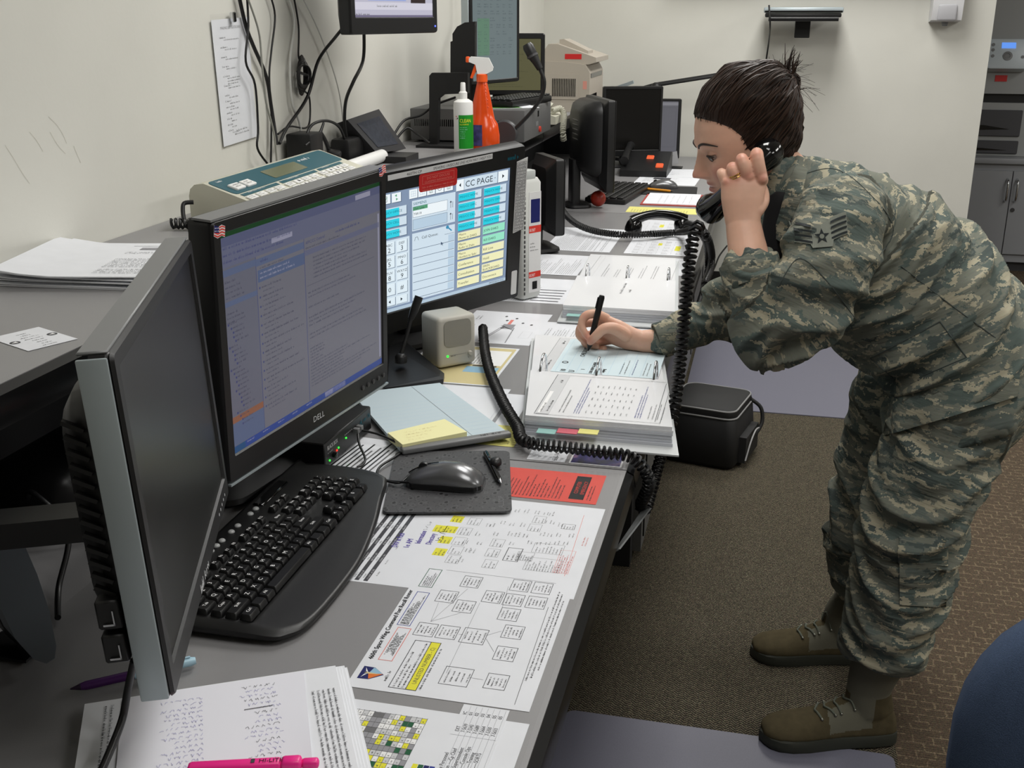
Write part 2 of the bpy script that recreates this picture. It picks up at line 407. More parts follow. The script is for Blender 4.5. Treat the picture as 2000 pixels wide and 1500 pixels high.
# ------------------------------------------------------------------ console desk
LAM = mat('grey_speckled_laminate', (140, 139, 140), rough=0.42, spec=.4, noise_amt=.05, noise_scale=900)
BUMP = mat('black_rubber_edge', (11, 11, 12), rough=0.28, spec=.5)
DARKP = mat('charcoal_panel', (44, 45, 48), rough=0.55)
GREYP = mat('grey_steel_panel', (112, 112, 112), rough=0.5)
XF = -0.193
def console(label, y0, y1, x0=-1.225):
    t = thing('console_desk', label, 'desk', (-.7, (y0 + y1) / 2, 0))
    b = MB(); b.bx((x0, y0, D - .03), (XF, y1, D)); top = part('desktop', b, LAM, t)
    b = MB(); b.prism([(XF, D - .002), (XF + .012, D - .008), (XF + .016, D - .03), (XF + .010, D - .052), (XF, D - .058), (XF - .03, D - .058), (XF - .03, D - .0305), (XF, D - .0305)], y0 + .001, y1 - .001, axes='xzy'); part('edge_bumper', b, BUMP, t, smooth=40)
    b = MB(); b.bx((x0, y0, 0.0), (x0 + .02, y1, D - .031)); part('modesty_panel', b, DARKP, t)
    return t
d1 = console('near grey console desk with sheets under clear plastic', 0.2, 1.663)
d2 = console('middle grey console desk under the open binders', 1.667, 4.14)
d3 = console('far grey console desk at the back wall', 4.144, 5.98)
b = MB(); b.bx((-1.2, .3, 0), (-.9, .34, D - .031)); part('leg_panel', b, DARKP, d1)
b = MB(); b.bx((-1.2, 1.62, 0), (-.36, 1.66, D - .06)); part('leg_panel', b, DARKP, d1)
b = MB(); b.bx((-1.2, 2.66, 0), (-.345, 2.70, D - .06)); b.bx((-.40, 2.701, 0), (-.295, 2.76, D - .06)); part('leg_panel', b, DARKP, d2)
b = MB(); b.bx((-.30, 2.762, .02), (-.272, 4.12, D - .06)); part('front_panel', b, GREYP, d2, label='grey front panel')
for yy in (2.80, 3.40, 3.80):
    b = MB(); b.bx((-.2715, yy, .05), (-.268, yy + .006, D - .08)); part('panel_seam', b, BUMP, d2)
b = MB(); b.bx((-.30, 4.16, .02), (-.272, 5.95, D - .06)); part('front_panel', b, GREYP, d3, label='grey front panel')
for yy in (4.6, 5.2):
    b = MB(); b.bx((-.2715, yy, .05), (-.268, yy + .006, D - .08)); part('panel_seam', b, BUMP, d3)
# raised shelf along the wall
XS = -0.857
def hutch(label, y0, y1):
    t = thing('console_shelf', label, 'shelf', (-1.04, (y0 + y1) / 2, D))
    b = MB(); b.bx((XW + .002, y0, S - .03), (XS - .004, y1, S)); part('shelf_top', b, LAM, t)
    b = MB(); b.prism([(XS - .004, S - .001), (XS + .008, S - .008), (XS + .012, S - .03), (XS + .004, S - .05), (XS - .02, S - .055), (XS - .02, S - .031), (XS - .004, S - .031)], y0 + .001, y1 - .001, axes='xzy'); part('edge_bumper', b, BUMP, t, smooth=40)
    b = MB(); b.bx((XW + .003, y0, D), (XW + .02, y1, S - .031)); part('back_panel', b, DARKP, t)
    n = 0
    for yy in (y0 + .02, y1 - .04):
        b = MB(); b.bx((XW + .021, yy, D), (XS - .09, yy + .02, S - .056)); part('shelf_support', b, DARKP, t)
    return t
hutch('grey raised shelf nearest the camera holding the paper pile', 0.2, 1.795)
hutch('grey raised shelf holding the teal box and spray bottles', 1.799, 4.14)
hutch('far grey raised shelf holding the beige printer', 4.144, 5.98)
# clear plastic desk covers
CLR = clear_mat('clear_plexiglass', gloss=.055)
PZ = D + .0022
for lab, y0, y1, x1 in (('clear plastic cover over the papers on the near desk', .3, 1.640, -.199), ('clear plastic cover over the papers on the middle desk', 1.669, 4.12, -.199)):
    b = MB(); b.bx((-.84, y0, PZ), (x1, y1, PZ + .0018)); solo('desk_cover', b, CLR, lab, 'desk cover')
DZ = PZ + .0018 + .0004   # things stand on the cover
# ================================================================== monitors and things on the near desk
BLK = mat('black_plastic', (24, 24, 25), rough=0.42, spec=.45)
BLKG = mat('gloss_black_plastic', (9, 9, 10), rough=0.12, spec=.6)
DGR = mat('dark_grey_plastic', (58, 58, 60), rough=0.45)
MGR = mat('mid_grey_plastic', (118, 119, 120), rough=0.42)
SIL = mat('silver_plastic', (168, 178, 182), rough=0.35, metal=.35, spec=.5)
BEI = mat('beige_plastic', (196, 188, 172), rough=0.5)
WHT = mat('white_plastic', (232, 232, 230), rough=0.4)
CHR = mat('chrome', (215, 217, 220), rough=0.14, metal=1.0)
LGR = mat('led_green', (10, 40, 10), emit=(60, 255, 70), emit_s=1.6); LRD = mat('led_red', (40, 8, 8), emit=(255, 60, 40), emit_s=1.6); LBL = mat('led_blue', (8, 8, 40), emit=(90, 110, 255), emit_s=2.0)
def glow(name, col, s=1.0): return mat('glow_' + name, (6, 6, 6), rough=.35, emit=col, emit_s=s)
def screen_ink(pal, s=1.0):
    def f(k):
        c = pal.get(k) or INKS[k]
        return mat('glow_%d_%d_%d' % tuple(c), (4, 4, 4), rough=.35, emit=c, emit_s=s)
    return f

def panel_monitor(t, M, W, H, sl, sr, st, sb, depth, bezel, screen_m, back=None, side=None, rim=.006, glass=True):
    """flat panel: housing with a recessed screen; returns (frame matrix of the screen's lower left corner, screen w, h)"""
    x0, x1 = -W / 2, W / 2
    b = MB(M)
    b.loft([[(p[0], y, p[1]) for p in rrect(x0 + i, i, x1 - i, H - i, .008 + i * .3, 3)] for y, i in ((0.0, .002), (.003, 0), (depth * .55, 0), (depth * .62, .006), (depth, .03))], cap=False)
    b.loft([[(p[0], y, p[1]) for p in rrect(x0 + i, i, x1 - i, H - i, .008 + i * .3, 3)] for y, i in ((depth, .03), (depth + .004, .05))], cap=True)
    hs = part('housing', b, back or bezel, t, smooth=35)
    b = MB(M); O = rrect(x0 + .001, .001, x1 - .001, H - .001, .007, 3); I = rrect(x0 + sl, sb, x1 - sr, H - st, .0015, 3)
    b.loft([[(p[0], -.0005, p[1]) for p in O], [(p[0], -.004, p[1]) for p in rrect(x0 + .003, .003, x1 - .003, H - .003, .006, 3)], [(p[0], -.004, p[1]) for p in rrect(x0 + sl - .002, sb - .002, x1 - sr + .002, H - st + .002, .002, 3)], [(p[0], -.0008, p[1]) for p in I]], cap=False)
    part('bezel', b, bezel, t, smooth=30)
    b = MB(M); b.quad((x0 + sl, -.0009, sb), (x1 - sr, -.0009, sb), (x1 - sr, -.0009, H - st), (x0 + sl, -.0009, H - st)); scr = part('screen', b, screen_m, t)
    # frame on the screen: x right, y up, z towards the viewer
    m = M @ Matrix(((1, 0, 0, x0 + sl), (0, 0, -1, -.0009), (0, 1, 0, sb), (0, 0, 0, 1)))
    return m, W - sl - sr, H - st - sb, scr
def stand(t, M, H, px, bw=.24, bd=.18, z0=None, col=None, neck=.07):
    """neck and foot below a panel; px = offset behind the panel"""
    z0 = DZ if z0 is None else z0
    top = M @ V((0, px, H * .45)); foot = V((top.x, top.y, z0)); ang = math.atan2(M[1][0], M[0][0])
    Rz = Matrix.Translation(foot) @ Matrix.Rotation(ang, 4, 'Z')
    b = MB(Rz); b.loft([[(p[0], p[1], z) for p in rrect(-bw / 2 + i, -bd / 2 + i, bw / 2 - i, bd / 2 - i, .03, 4)] for z, i in ((0, .004), (.004, 0), (.012, .002), (.018, .02))]); part('base', b, col or BLK, t, smooth=40)
    b = MB(Rz); b.loft([[(p[0], p[1] + .012, z) for p in rrect(-neck / 2, -.018, neck / 2, .018, .008, 3)] for z in (.016, top.z - z0)]); part('neck', b, col or BLK, t, smooth=40)

# ---- e-mail monitor
MBm = frame_m((-.652, 1.4524, .8562), -.1734, -.0484, .0299)
t = thing('computer_monitor', 'black monitor showing an e-mail inbox with flag stickers at its top corners', 'monitor', (-.69, 1.455, DZ))
scr_bg = glow('mail_page', (94, 94, 103))
sm, sw, sh, scr = panel_monitor(t, MBm, .443, .368, .018, .018, .020, .040, .06, BLK, scr_bg, back=BLK)
b = MB(MBm); b.box((0, .012, .3683), (.443, .030, .003)); part('top_trim', b, MGR, t, label='grey top edge')
b = MB(MBm); b.box((0, -.002, -.001), (.438, .006, .003)); part('bottom_trim', b, SIL, t, label='thin silver bottom edge')
stand(t, MBm, .368, .15, z0=DZ, bw=.2, bd=.12)
b = MB(MBm); b.box((0, .11, .17), (.07, .09, .05)); part('mount', b, BLK, t)
I = Ink(sm, z=.0002); W_, H_ = sw, sh
pal = dict(a=(74, 78, 104), bb=(86, 89, 110), g=(12, 52, 24), p1=(88, 89, 101), p2=(96, 96, 105), hl=(72, 84, 112), tx=(62, 62, 78), tb=(56, 60, 98), ora=(120, 80, 62), nav=(78, 88, 114), bar=(44, 62, 120), gs=(38, 84, 58), w=(130, 130, 148), ln=(60, 66, 104))
I.rect(0, H_ - .006, W_, H_, 'g'); I.rect(0, H_ - .018, W_, H_ - .006, 'a'); I.rect(0, H_ - .046, W_, H_ - .018, 'bb'); I.lay = 1
I.rect(W_ - .075, H_ - .0165, W_ - .03, H_ - .009, 'w')
for r in range(3): I.gib(.004, H_ - .016 - r * .009, .2 - r * .02, 1, .0042, 'tb', ragged=False)
I.rect(.11, H_ - .036, .16, H_ - .029, 'w')
c1, c2 = .072, .188
I.rect(0, .010, c1, H_ - .046, 'p1'); I.rect(c1, .010, c2, H_ - .046, 'p2'); I.rect(c2, .010, W_, H_ - .046, 'p2')
I.lay = 2
I.rect(c1, H_ - .060, c2, H_ - .050, 'nav'); I.rect(c1 + .003, H_ - .083, c2, H_ - .066, 'hl'); I.rect(0, H_ - .058, c1, H_ - .049, 'nav'); I.rect(0, H_ - .099, c1, H_ - .092, 'nav')
I.rect(c2, H_ - .072, W_ - .004, H_ - .064, 'bb'); I.rect(W_ - .008, .014, W_ - .003, H_ - .05, 'w')
for x in (c1, c2): I.rect(x - .0006, .010, x + .0006, H_ - .046, 'ln')
I.rect(0, .044, c1, .053, 'ora'); I.rect(0, .011, c1, .043, 'nav'); I.rect(0, 0, W_, .010, 'bar'); I.rect(0, 0, .026, .010, 'gs'); I.rect(.23, .001, .29, .009, 'w')
I.lay = 3
I.gib(.004, H_ - .060, .05, 4, .0036, 'tx', lead=2.0); I.gib(.004, H_ - .104, .05, 3, .0036, 'tx', lead=1.7)
yy = H_ - .122
for k in range(24):
    ind = (0, .006, .010, .010, .014)[k % 5] + .004 + (k > 14) * .008; I.rect(ind, yy - .003, ind + .003, yy, 'tb'); I.gib(ind + .004, yy + .003, .034, 1, .0034, 'tx'); yy -= .0064
I.gib(c1 + .01, H_ - .0485, .03, 1, .005, 'tb'); I.gib(c1 + .008, H_ - .060, .08, 1, .003, 'tx'); I.gib(c1 + .008, H_ - .066, .1, 2, .0038, 'w', lead=1.7)
yy = H_ - .087
for k in range(14):
    I.disc(c1 + .006, yy - .004, .0018, 'ln', n=6); I.gib(c1 + .010, yy, .102, 1, .0036, 'tx', fill=.98, lead=1.5); I.gib(c1 + .013, yy - .0068, .05, 1, .0028, 'tx'); yy -= .0134
I.text('AFPC/CC Outbrief', c2 + .004, H_ - .0555, .0065, 'tb'); I.gib(c2 + .085, H_ - .0475, .09, 1, .0046, 'tb'); I.gib(c2 + .004, H_ - .057, .13, 1, .0034, 'tx')
I.gib(c2 + .022, H_ - .074, .19, 6, .0034, 'tx', lead=1.75); I.rect(c2 + .004, H_ - .118, W_ - .02, H_ - .1175, 'tx')
for (y, n, ww) in ((.124, 2, .2), (.146, 1, .15), (.162, 3, .205), (.188, 2, .2)): I.gib(c2 + .006, H_ - y, ww, n, .0034, 'tx', lead=1.8, fill=1)
I.gib(c2 + .006, H_ - .212, .05, 5, .003, 'tx', lead=1.6); I.gib(c2 + .006, H_ - .236, .2, 8, .003, 'tx', lead=1.7, fill=1)
for k in range(5): I.gib(.03 + k * .037, .0105, .03, 1, .003, 'w', fill=.6)
I.part('screen_content', scr, matf=screen_ink(pal))
I = Ink(MBm @ Matrix(((1, 0, 0, 0), (0, 0, -1, -.0041), (0, 1, 0, 0), (0, 0, 0, 1))), z=.0002)
I.text('DELL', -.013, .014, .0135, 'pale', sx=1.05); I.part('maker_name', t)
b = MB(MBm)
for k in range(5):
    b = MB(MBm); b.lathe([(.004, -.0005), (.004, .0015), (.003, .002)], (.135 + k * .017, -.004, .019), 10, rot=(math.pi / 2, 0, 0)); part('button', b, DGR, t, smooth=40)
# flag stickers
def flag_sticker(x, z, rot):
    m = MBm @ Matrix(((1, 0, 0, x), (0, 0, -1, -.0043), (0, 1, 0, z), (0, 0, 0, 1))) @ Matrix.Rotation(rot, 4, 'Z')
    b = MB(m); w, h = .022, .017
    pts = [(0, .003), (w * .35, 0), (w * .7, .003), (w, .001), (w, h - .002), (w * .68, h), (w * .35, h - .003), (0, h)]
    b.prism(pts, 0, .0004); ff = part('flag_sticker', b, mat('sticker_white', (226, 220, 220), rough=.4), t, label='small stars and stripes flag sticker')
    I = Ink(m, z=.0005)
    for k in range(4): I.poly([(.0, .0035 + k * .0036), (w * .35, .001 + k * .0036), (w * .7, .0035 + k * .0036), (w, .002 + k * .0036), (w, .0036 + k * .0036), (w * .7, .0053 + k * .0036), (w * .35, .003 + k * .0036), (0, .0053 + k * .0036)], 'red')
    I.lay = 1; I.poly([(0, h * .45), (w * .45, h * .4), (w * .45, h * .86), (0, h * .99)], 'navy'); I.lay = 2
    for i in range(3):
        for j in range(2): I.disc(.002 + i * .0034, h * .55 + j * .0038, .0009, 'white', n=5)
    I.part('flag_print', ff)
flag_sticker(-.2195, .346, -.15); flag_sticker(.198, .355, .2)

# ---- silver-framed monitor seen edge-on
MA = frame_m((-.5869, .976, .8575), .3588, .0455, .0251)
t = thing('computer_monitor', 'switched-off monitor seen edge-on with a broad silver side strip', 'monitor', (-.64, .97, DZ))
AH, AW = .344, .445
DRK = mat('dark_screen_glass', (16, 15, 14), rough=0.3, spec=.32)
sm, sw, sh, scr = panel_monitor(t, MA, AW, AH, .018, .018, .018, .030, .030, BLK, DRK, back=BLK)
b = MB(MA); b.rbox((-AW / 2 - .0005, .0135, AH / 2), (.004, .026, AH - .006), .0018, 2); part('side_strip', b, SIL, t, smooth=40, label='broad silver side strip')
b = MB(MA); b.rbox((0, .0135, AH + .0002), (AW - .008, .026, .003), .0012, 1); part('top_strip', b, MGR, t, smooth=40, label='grey top strip')
b = MB(MA); b.loft([[(p[0], y, p[1]) for p in rrect(-AW / 2 + .012 + i, .05 + i, AW / 2 - .012 - i, AH - .035 - i, .03, 4)] for y, i in ((.028, 0), (.045, .006), (.062, .03), (.07, .06))]); bk = part('rear_bulge', b, BLK, t, smooth=40)
for k in range(16):
    b = MB(MA); z = .075 + k * .0135; b.box((-AW / 2 + .0115 + .003, .043, z), (.006, .020, .004), rot=(.5, 0, 0)); part('vent_rib', b, BLK, bk)
for z in (.060, .096):
    b = MB(MA); b.rbox((-AW / 2 + .010, .041, z), (.016, .022, .030), .002, 1); u = part('usb_socket', b, BLK, t, smooth=40)
    b = MB(MA); b.bx((-AW / 2 - .0005, .036, z - .0095), (-AW / 2 + .0015, .0465, z - .0075)); b.bx((-AW / 2 - .0005, .036, z - .0095), (-AW / 2 + .0015, .0372, z + .006)); part('socket_shell', b, CHR, u)
I = Ink(MA @ Matrix(((1, 0, 0, 0), (0, 0, -1, -.0041), (0, 1, 0, 0), (0, 0, 0, 1))), z=.0003)
I.gib(-.04, .022, .08, 1, .011, 'pale', ragged=False)
for k in range(5): I.disc(.13 + k * .014, .015, .0022, 'pale', n=8)
I.part('bezel_print', t)
stand(t, MA, AH * .6, .40, bw=.12, bd=.12, neck=.04)
b = MB(MA); b.box((0, .24, AH * .25), (.04, .34, .03)); part('mount_arm', b, BLK, t)

# ---- touch screen monitor
MC = frame_m((-.6816, 2.2515, .8659), -.6759, -.1781, .085)
SWc, SHc = .338, .270; l_, r_, t_, bo_ = .042, .040, .047, .052
Mc2 = MC @ Matrix.Translation((0, 0, -bo_))
t = thing('touch_screen', 'wide-bezelled black touch screen showing call buttons and a number pad', 'monitor', (-.72, 2.29, DZ))
bgc = glow('touch_bg', (128, 146, 172))
W2 = SWc + l_ + r_
Mc2 = Mc2 @ Matrix.Translation(((r_ - l_) / 2, 0, 0))
sm, sw, sh, scr = panel_monitor(t, Mc2, W2, SHc + t_ + bo_, l_, r_, t_, bo_, .055, BLK, bgc)
stand(t, Mc2, .36, .13, bw=.22, bd=.15)
b = MB(Mc2); b.box((0, .09, .16), (.08, .07, .06)); part('mount', b, BLK, t)
I = Ink(sm, z=.0002)
pal = dict(pan=(196, 216, 232), pan2=(182, 204, 222), key=(222, 236, 244), cy=(40, 206, 226), ye=(234, 232, 196), ye2=(236, 234, 186), mi=(150, 226, 196), tx=(24, 34, 44), txc=(10, 96, 112), sh=(70, 88, 112), wh=(236, 244, 248), st=(176, 196, 212), gr=(90, 160, 120), bb=(60, 140, 180), lt=(206, 222, 234))
def U(u): return u * sw
def Vv(v): return (1 - v) * sh
def btn(u0, v0, u1, v1, k, txt=(), ts=.0085, tk='tx', fillw=1.0, k2=None, al='l'):
    lay = I.lay
    I.rect(U(u0) + .0012, Vv(v1) - .0014, U(u1) + .0014, Vv(v0) - .001, 'sh', lay); I.rect(U(u0), Vv(v1), U(u1), Vv(v0), k2 or k, lay + 1)
    if k2: I.rect(U(u0), Vv(v1), U(u0) + (U(u1) - U(u0)) * fillw, Vv(v0) - .002, k, lay + 2)
    n = len(txt)
    for i, s in enumerate(txt):
        y = (Vv(v0) + Vv(v1)) / 2 - ts * .36 + (n - 1) * ts * .55 - i * ts * 1.1
        I.text(s, U(u0) + .0025 if al == 'l' else (U(u0) + U(u1)) / 2, y, ts, tk, align=al, lay=lay + 3)
for i, (a, c) in enumerate(((.02, .09), (.10, .165), (.225, .285), (.29, .35), (.355, .415), (.42, .48), (.485, .55))):
    btn(a, .012, c, .085, 'wh')
    x = U((a + c) / 2); y = Vv(.048)
    if i in (2, 3):
        for q in range(3): I.line((x - .006, y - .005 + q * .005), (x + .006, y - .005 + q * .005), .0006, 'st', 4); I.line((x - .005 + q * .005, y - .006), (x - .005 + q * .005, y + .006), .0006, 'st', 4)
    elif i == 1: I.poly([(x - .004, y + .004), (x + .001, y + .007), (x + .001, y + .001)], 'gr', 4); I.poly([(x + .004, y - .004), (x - .001, y - .001), (x - .001, y - .007)], 'gr', 4)
    elif i == 5: I.pl([(x + .005 * math.cos(q), y + .005 * math.sin(q)) for q in np.linspace(0, 6, 9)], .0009, 'tx', 4)
    else: I.frame(x - .004, y - .006, x + .004, y + .006, .0008, 'tx', 4); I.line((x - .001, y - .005), (x + .003, y + .004), .001, 'gr', 5)
btn(.575, .012, .635, .105, 'wh'); btn(.637, .012, .90, .105, 'lt'); btn(.905, .012, .985, .105, 'wh')
I.text('CC PAGE', U(.645), Vv(.084), .0195, 'tx', lay=4, sx=.92)
I.poly([(U(.597), Vv(.058)), (U(.611), Vv(.075)), (U(.611), Vv(.041))], 'tx', 4); I.poly([(U(.955), Vv(.058)), (U(.938), Vv(.075)), (U(.938), Vv(.041))], 'tx', 4); I.rect(U(.875), Vv(.06), U(.885), Vv(.056), 'tx', 4)
for r in range(10):
    v0 = .125 + r * .0838
    for c, (u0, u1) in enumerate(((.595, .775), (.795, .975))):
        L1 = [['MSG/CC HOME'], ['MSG/CC OFFC'], ['MSG/CC CELL'], ['MSG/CC HOME'], ['Macro', 'Phone to DAKS'], ['Macro', 'Radio to Daks'], ['Macro', 'Handset to Spkr'], ['Conference'], ['Consultation'], ['Transfer']]
        L2 = [['MSG/CV HOME'], ['MSG/CV OFFC'], ['MSG/CV CELL'], ['MSG/CV HOME'], ['JOIN DAKS'], ['Kill DAKS'], ['Kill Line'], ['Hold'], ['SIREN', 'BLACKBOARD'], ['Disconnect']]
        tx = (L1, L2)[c][r]
        if r < 4: btn(u0, v0, u1, v0 + .068, 'cy', tx, .0072, 'txc', .72, 'lt')
        elif c == 1 and r in (4, 5): btn(u0, v0, u1, v0 + .068, 'mi', tx, .0082, 'tx', .8, 'mi')
        else: btn(u0, v0, u1, v0 + .068, 'ye2', tx, .0074 if len(tx) > 1 else .0085, 'tx', .86, 'ye')
for r, s in enumerate(('MSG/CV OFFICE', 'MSG/CV CELL', 'MSG/CV HOME')): btn(.015, .125 + r * .086, .205, .195 + r * .086, 'cy', [s], .0072, 'txc', .72, 'lt')
I.rect(0, Vv(.955), U(.225), Vv(.385), 'lt')
for r, row in enumerate((('1', '2', '3'), ('4', '5', '6'), ('7', '8', '9'), ('*', '0', '#'))):
    for c, s in enumerate(row):
        u0 = -.055 + c * .092 + .055 * (c == 0); v0 = .40 + r * .118; u1 = .03 if c == 0 else u0 + .078
        if c == 0: u0, u1 = .004, .026
        btn(u0, v0, u1, v0 + .10, 'key')
        if c:
            L = {'2': 'ABC', '3': 'DEF', '5': 'JKL', '6': 'MNO', '8': 'TUV', '9': 'WXYZ'}.get(s)
            I.text(s, U(u0 + .038), Vv(v0 + (.088 if L else .07)), .015, 'tx', align='c', lay=4)
            if L: I.text(L, U(u0 + .038), Vv(v0 + .038), .0085, 'tx', align='c', lay=4)
btn(.03, .875, .115, .945, 'key'); btn(.122, .875, .205, .945, 'key'); I.poly([(U(.065), Vv(.91)), (U(.08), Vv(.925)), (U(.08), Vv(.895))], 'tx', 4); I.poly([(U(.17), Vv(.91)), (U(.155), Vv(.925)), (U(.155), Vv(.895))], 'tx', 4)
I.rect(U(.245), Vv(.355), U(.57), Vv(.105), 'lt'); I.text('SIEMENS', U(.253), Vv(.142), .0082, 'txc', lay=2, sx=1.1)
I.rect(U(.25), Vv(.243), U(.51), Vv(.155), 'wh', 2); I.frame(U(.25), Vv(.243), U(.51), Vv(.155), .0006, 'sh', 3); I.rect(U(.252), Vv(.187), U(.36), Vv(.157), 'gr', 3); I.text('Out Line 1', U(.256), Vv(.182), .0075, 'tx', lay=4); I.text('TBR18', U(.256), Vv(.225), .0072, 'tx', lay=4)
I.rect(U(.25), Vv(.345), U(.51), Vv(.26), 'pan2', 2); I.frame(U(.25), Vv(.345), U(.51), Vv(.26), .0006, 'sh', 3)
for v in (.2, .3):
    I.pl([(U(.535), Vv(v + .03)), (U(.535), Vv(v - .02))], .0009, 'tx', 3); I.pl([(U(.55), Vv(v + .03)), (U(.55), Vv(v - .02))], .0009, 'tx', 3); I.poly([(U(.527), Vv(v - .015)), (U(.543), Vv(v - .015)), (U(.535), Vv(v - .03))], 'tx', 3)
I.rect(U(.245), Vv(.955), U(.57), Vv(.375), 'lt'); I.text('Call Queue:', U(.315), Vv(.435), .0088, 'tx', lay=2)
I.pl([(U(.262), Vv(.44)), (U(.27), Vv(.41)), (U(.285), Vv(.41)), (U(.292), Vv(.44))], .0008, 'tx', 2); I.line((U(.515), Vv(.39)), (U(.545), Vv(.425)), .003, 'bb', 2); I.disc(U(.512), Vv(.388), .004, 'bb', 3); I.line((U(.49), Vv(.445)), (U(.565), Vv(.445)), .0007, 'sh', 2)
for k in range(7):
    v = .515 + k * .07; I.line((U(.25), Vv(v)), (U(.566), Vv(v)), .0010, 'sh', 2); I.rect(U(.52), Vv(v - .004), U(.566), Vv(v - .06), 'pan2', 2)
I.poly([(U(.462), Vv(.5)), (U(.462), Vv(.53)), (U(.469), Vv(.523)), (U(.474), Vv(.535)), (U(.478), Vv(.532)), (U(.474), Vv(.52)), (U(.483), Vv(.52))], 'sh', 5)
I.rect(0, 0, sw, Vv(.972), 'st'); I.text('09/03/2010 10:51', U(.985), Vv(.993), .0062, 'tx', align='r', lay=3)
I.part('screen_content', scr, matf=screen_ink(pal, 1.0))
# labels stuck on its bezel
Mf = Mc2 @ Matrix(((1, 0, 0, 0), (0, 0, -1, -.0043), (0, 1, 0, 0), (0, 0, 0, 1)))
tl = SHc + bo_
b = MB(Mf); b.prism([(-.145, tl + .027), (.118, tl + .030), (.118, tl + .0415), (-.145, tl + .0385)], 0, .0003); ls = part('label_strip', b, mat('label_white', (222, 222, 222), rough=.5), t, label='long white label strip with a greeting')
I = Ink(Mf, z=.0005); I.text('460TH CP', -.10, tl + .030, .0085, 'dark', rot=.012); I.text('SPEAKING UNSECURE LINE HOW MAY I HELP YOU', -.035, tl + .031, .0085, 'dark', sx=.78, rot=.012); I.part('label_print', ls)
b = MB(Mf); b.prism(rrect(-.070, tl - .012, .026, tl + .027, .006, 3), 0, .0003); rs = part('red_sticker', b, mat('sticker_red', (206, 40, 40), rough=.4), t, label='red warning sticker')
I = Ink(Mf, z=.0005); I.frame(-.062, tl + .004, .018, tl + .022, .0007, 'rose'); I.text('DO NOT DISCUSS', -.022, tl + .0135, .0075, 'rose', align='c', sx=.95); I.text('CLASSIFIED INFORMATION', -.022, tl + .0062, .006, 'rose', align='c', sx=.95); I.gib(-.062, tl + .002, .08, 2, .004, 'rose', center=True, fill=1, ragged=False); I.part('sticker_print', rs)
I = Ink(Mf, z=.0003); I.gib(.160, tl + .036, .034, 1, .011, 'teal', ragged=False, fill=1); I.part('maker_name', t)
b = MB(Mf); b.prism([(SWc / 2 + .014, tl - .155), (SWc / 2 + .044, tl - .150), (SWc / 2 + .046, tl + .018), (SWc / 2 + .016, tl + .012)], .0004, .0012); st = part('index_strip', b, mat('label_white', (222, 222, 222)), t, label='white index strip of printed lines')
I = Ink(Mf, z=.0014)
for k in range(22):
    y = tl + .010 - k * .0074; I.frame(SWc / 2 + .016, y - .0064, SWc / 2 + .043, y, .0008, 'dark'); I.gib(SWc / 2 + .018, y + .0008, .024, 1, .0034, 'dark', ragged=False, fill=1)
I.part('strip_print', st)
b = MB(Mf); b.prism(rrect(SWc / 2 + .016, .012, SWc / 2 + .032, .072, .003, 3), 0, .0003); part('white_sticker', b, mat('label_white', (222, 222, 222)), t)

# ---- black converter box under the e-mail monitor
kx = at(636, 917, z=DZ); ky = at(726, 838, z=DZ); ka = math.atan2(ky.y - kx.y, ky.x - kx.x); kl = (ky - kx).length
MK = Matrix.Translation(kx) @ Matrix.Rotation(ka, 4, 'Z')
t = thing('switch_box', 'small black network switch box with status lights under the e-mail monitor', 'device', kx)
b = MB(MK); b.rbox((kl / 2, .06, .023), (kl, .12, .044), .002, 1); part('case', b, BLK, t, smooth=40)
I = Ink(MK @ Matrix(((1, 0, 0, 0), (0, 0, -1, -.0003), (0, 1, 0, 0), (0, 0, 0, 1))), z=.0003)
I.text('BLACK BOX', .010, .030, .0105, 'white', sx=.7); I.gib(.010, .028, .03, 1, .003, 'pale'); I.gib(.078, .036, .04, 1, .0035, 'pale'); I.gib(kl - .052, .041, .045, 1, .009, 'teal', ragged=False, fill=1); I.gib(kl - .05, .03, .035, 1, .005, 'teal'); I.part('box_print', t)
for (x, z, m) in ((.016, .010, LGR), (.045, .017, LRD), (.052, .019, LGR), (.083, .025, LGR)):
    b = MB(MK); b.sphere((x, -.0005, z), .0019, 8, 6); part('status_light', b, m, t, smooth=60)
b = MB(MK); b.lathe([(.005, 0), (.005, .006), (.004, .0065)], (.032, 0, .014), 12, rot=(math.pi / 2, 0, 0)); part('push_button', b, BLKG, t, smooth=40)
for x in (.118, .132):
    b = MB(MK); b.rbox((x, -.004, .026), (.010, .012, .009), .001, 1); part('plug', b, MGR, t, smooth=40)
CAB = mat('black_cable', (18, 18, 19), rough=.4, spec=.5)
c0 = MK @ V((.125, -.012, .024))
cable('power_cable', 'thin black cable looping in front of the black switch box', [c0, at(738, 848, z=.765), at(770, 862, z=.758), at(791, 876, z=.7495), at(775, 890, z=.7495), at(742, 912, z=.7495), at(738, 930, z=.7495), at(762, 940, z=.7525), at(800, 942, z=.757)], .0022, CAB)
cable('power_cable', 'short black cable curling down to the striped sheet beside the switch box', [MK @ V((.112, -.010, .022)), at(702, 868, z=.757), at(713, 895, z=.749), at(708, 908, z=.7475), at(698, 912, z=.7475)], .0022, CAB)
cable('monitor_cable', 'black cable behind the left end of the keyboard', [at(440, 925, z=.7475), at(470, 948, z=.7475), at(500, 949, z=.7475), at(522, 942, z=.7475)], .0025, CAB)

# ---- keyboard
KBT = mat('keyboard_plastic', (15, 15, 16), rough=.42, bump=.1, bump_scale=1500)
KEY = mat('key_plastic', (9, 9, 10), rough=.4)
t = thing('keyboard', 'black multimedia keyboard with curved wrist rest and silver buttons', 'keyboard', (-.62, 1.28, DZ))
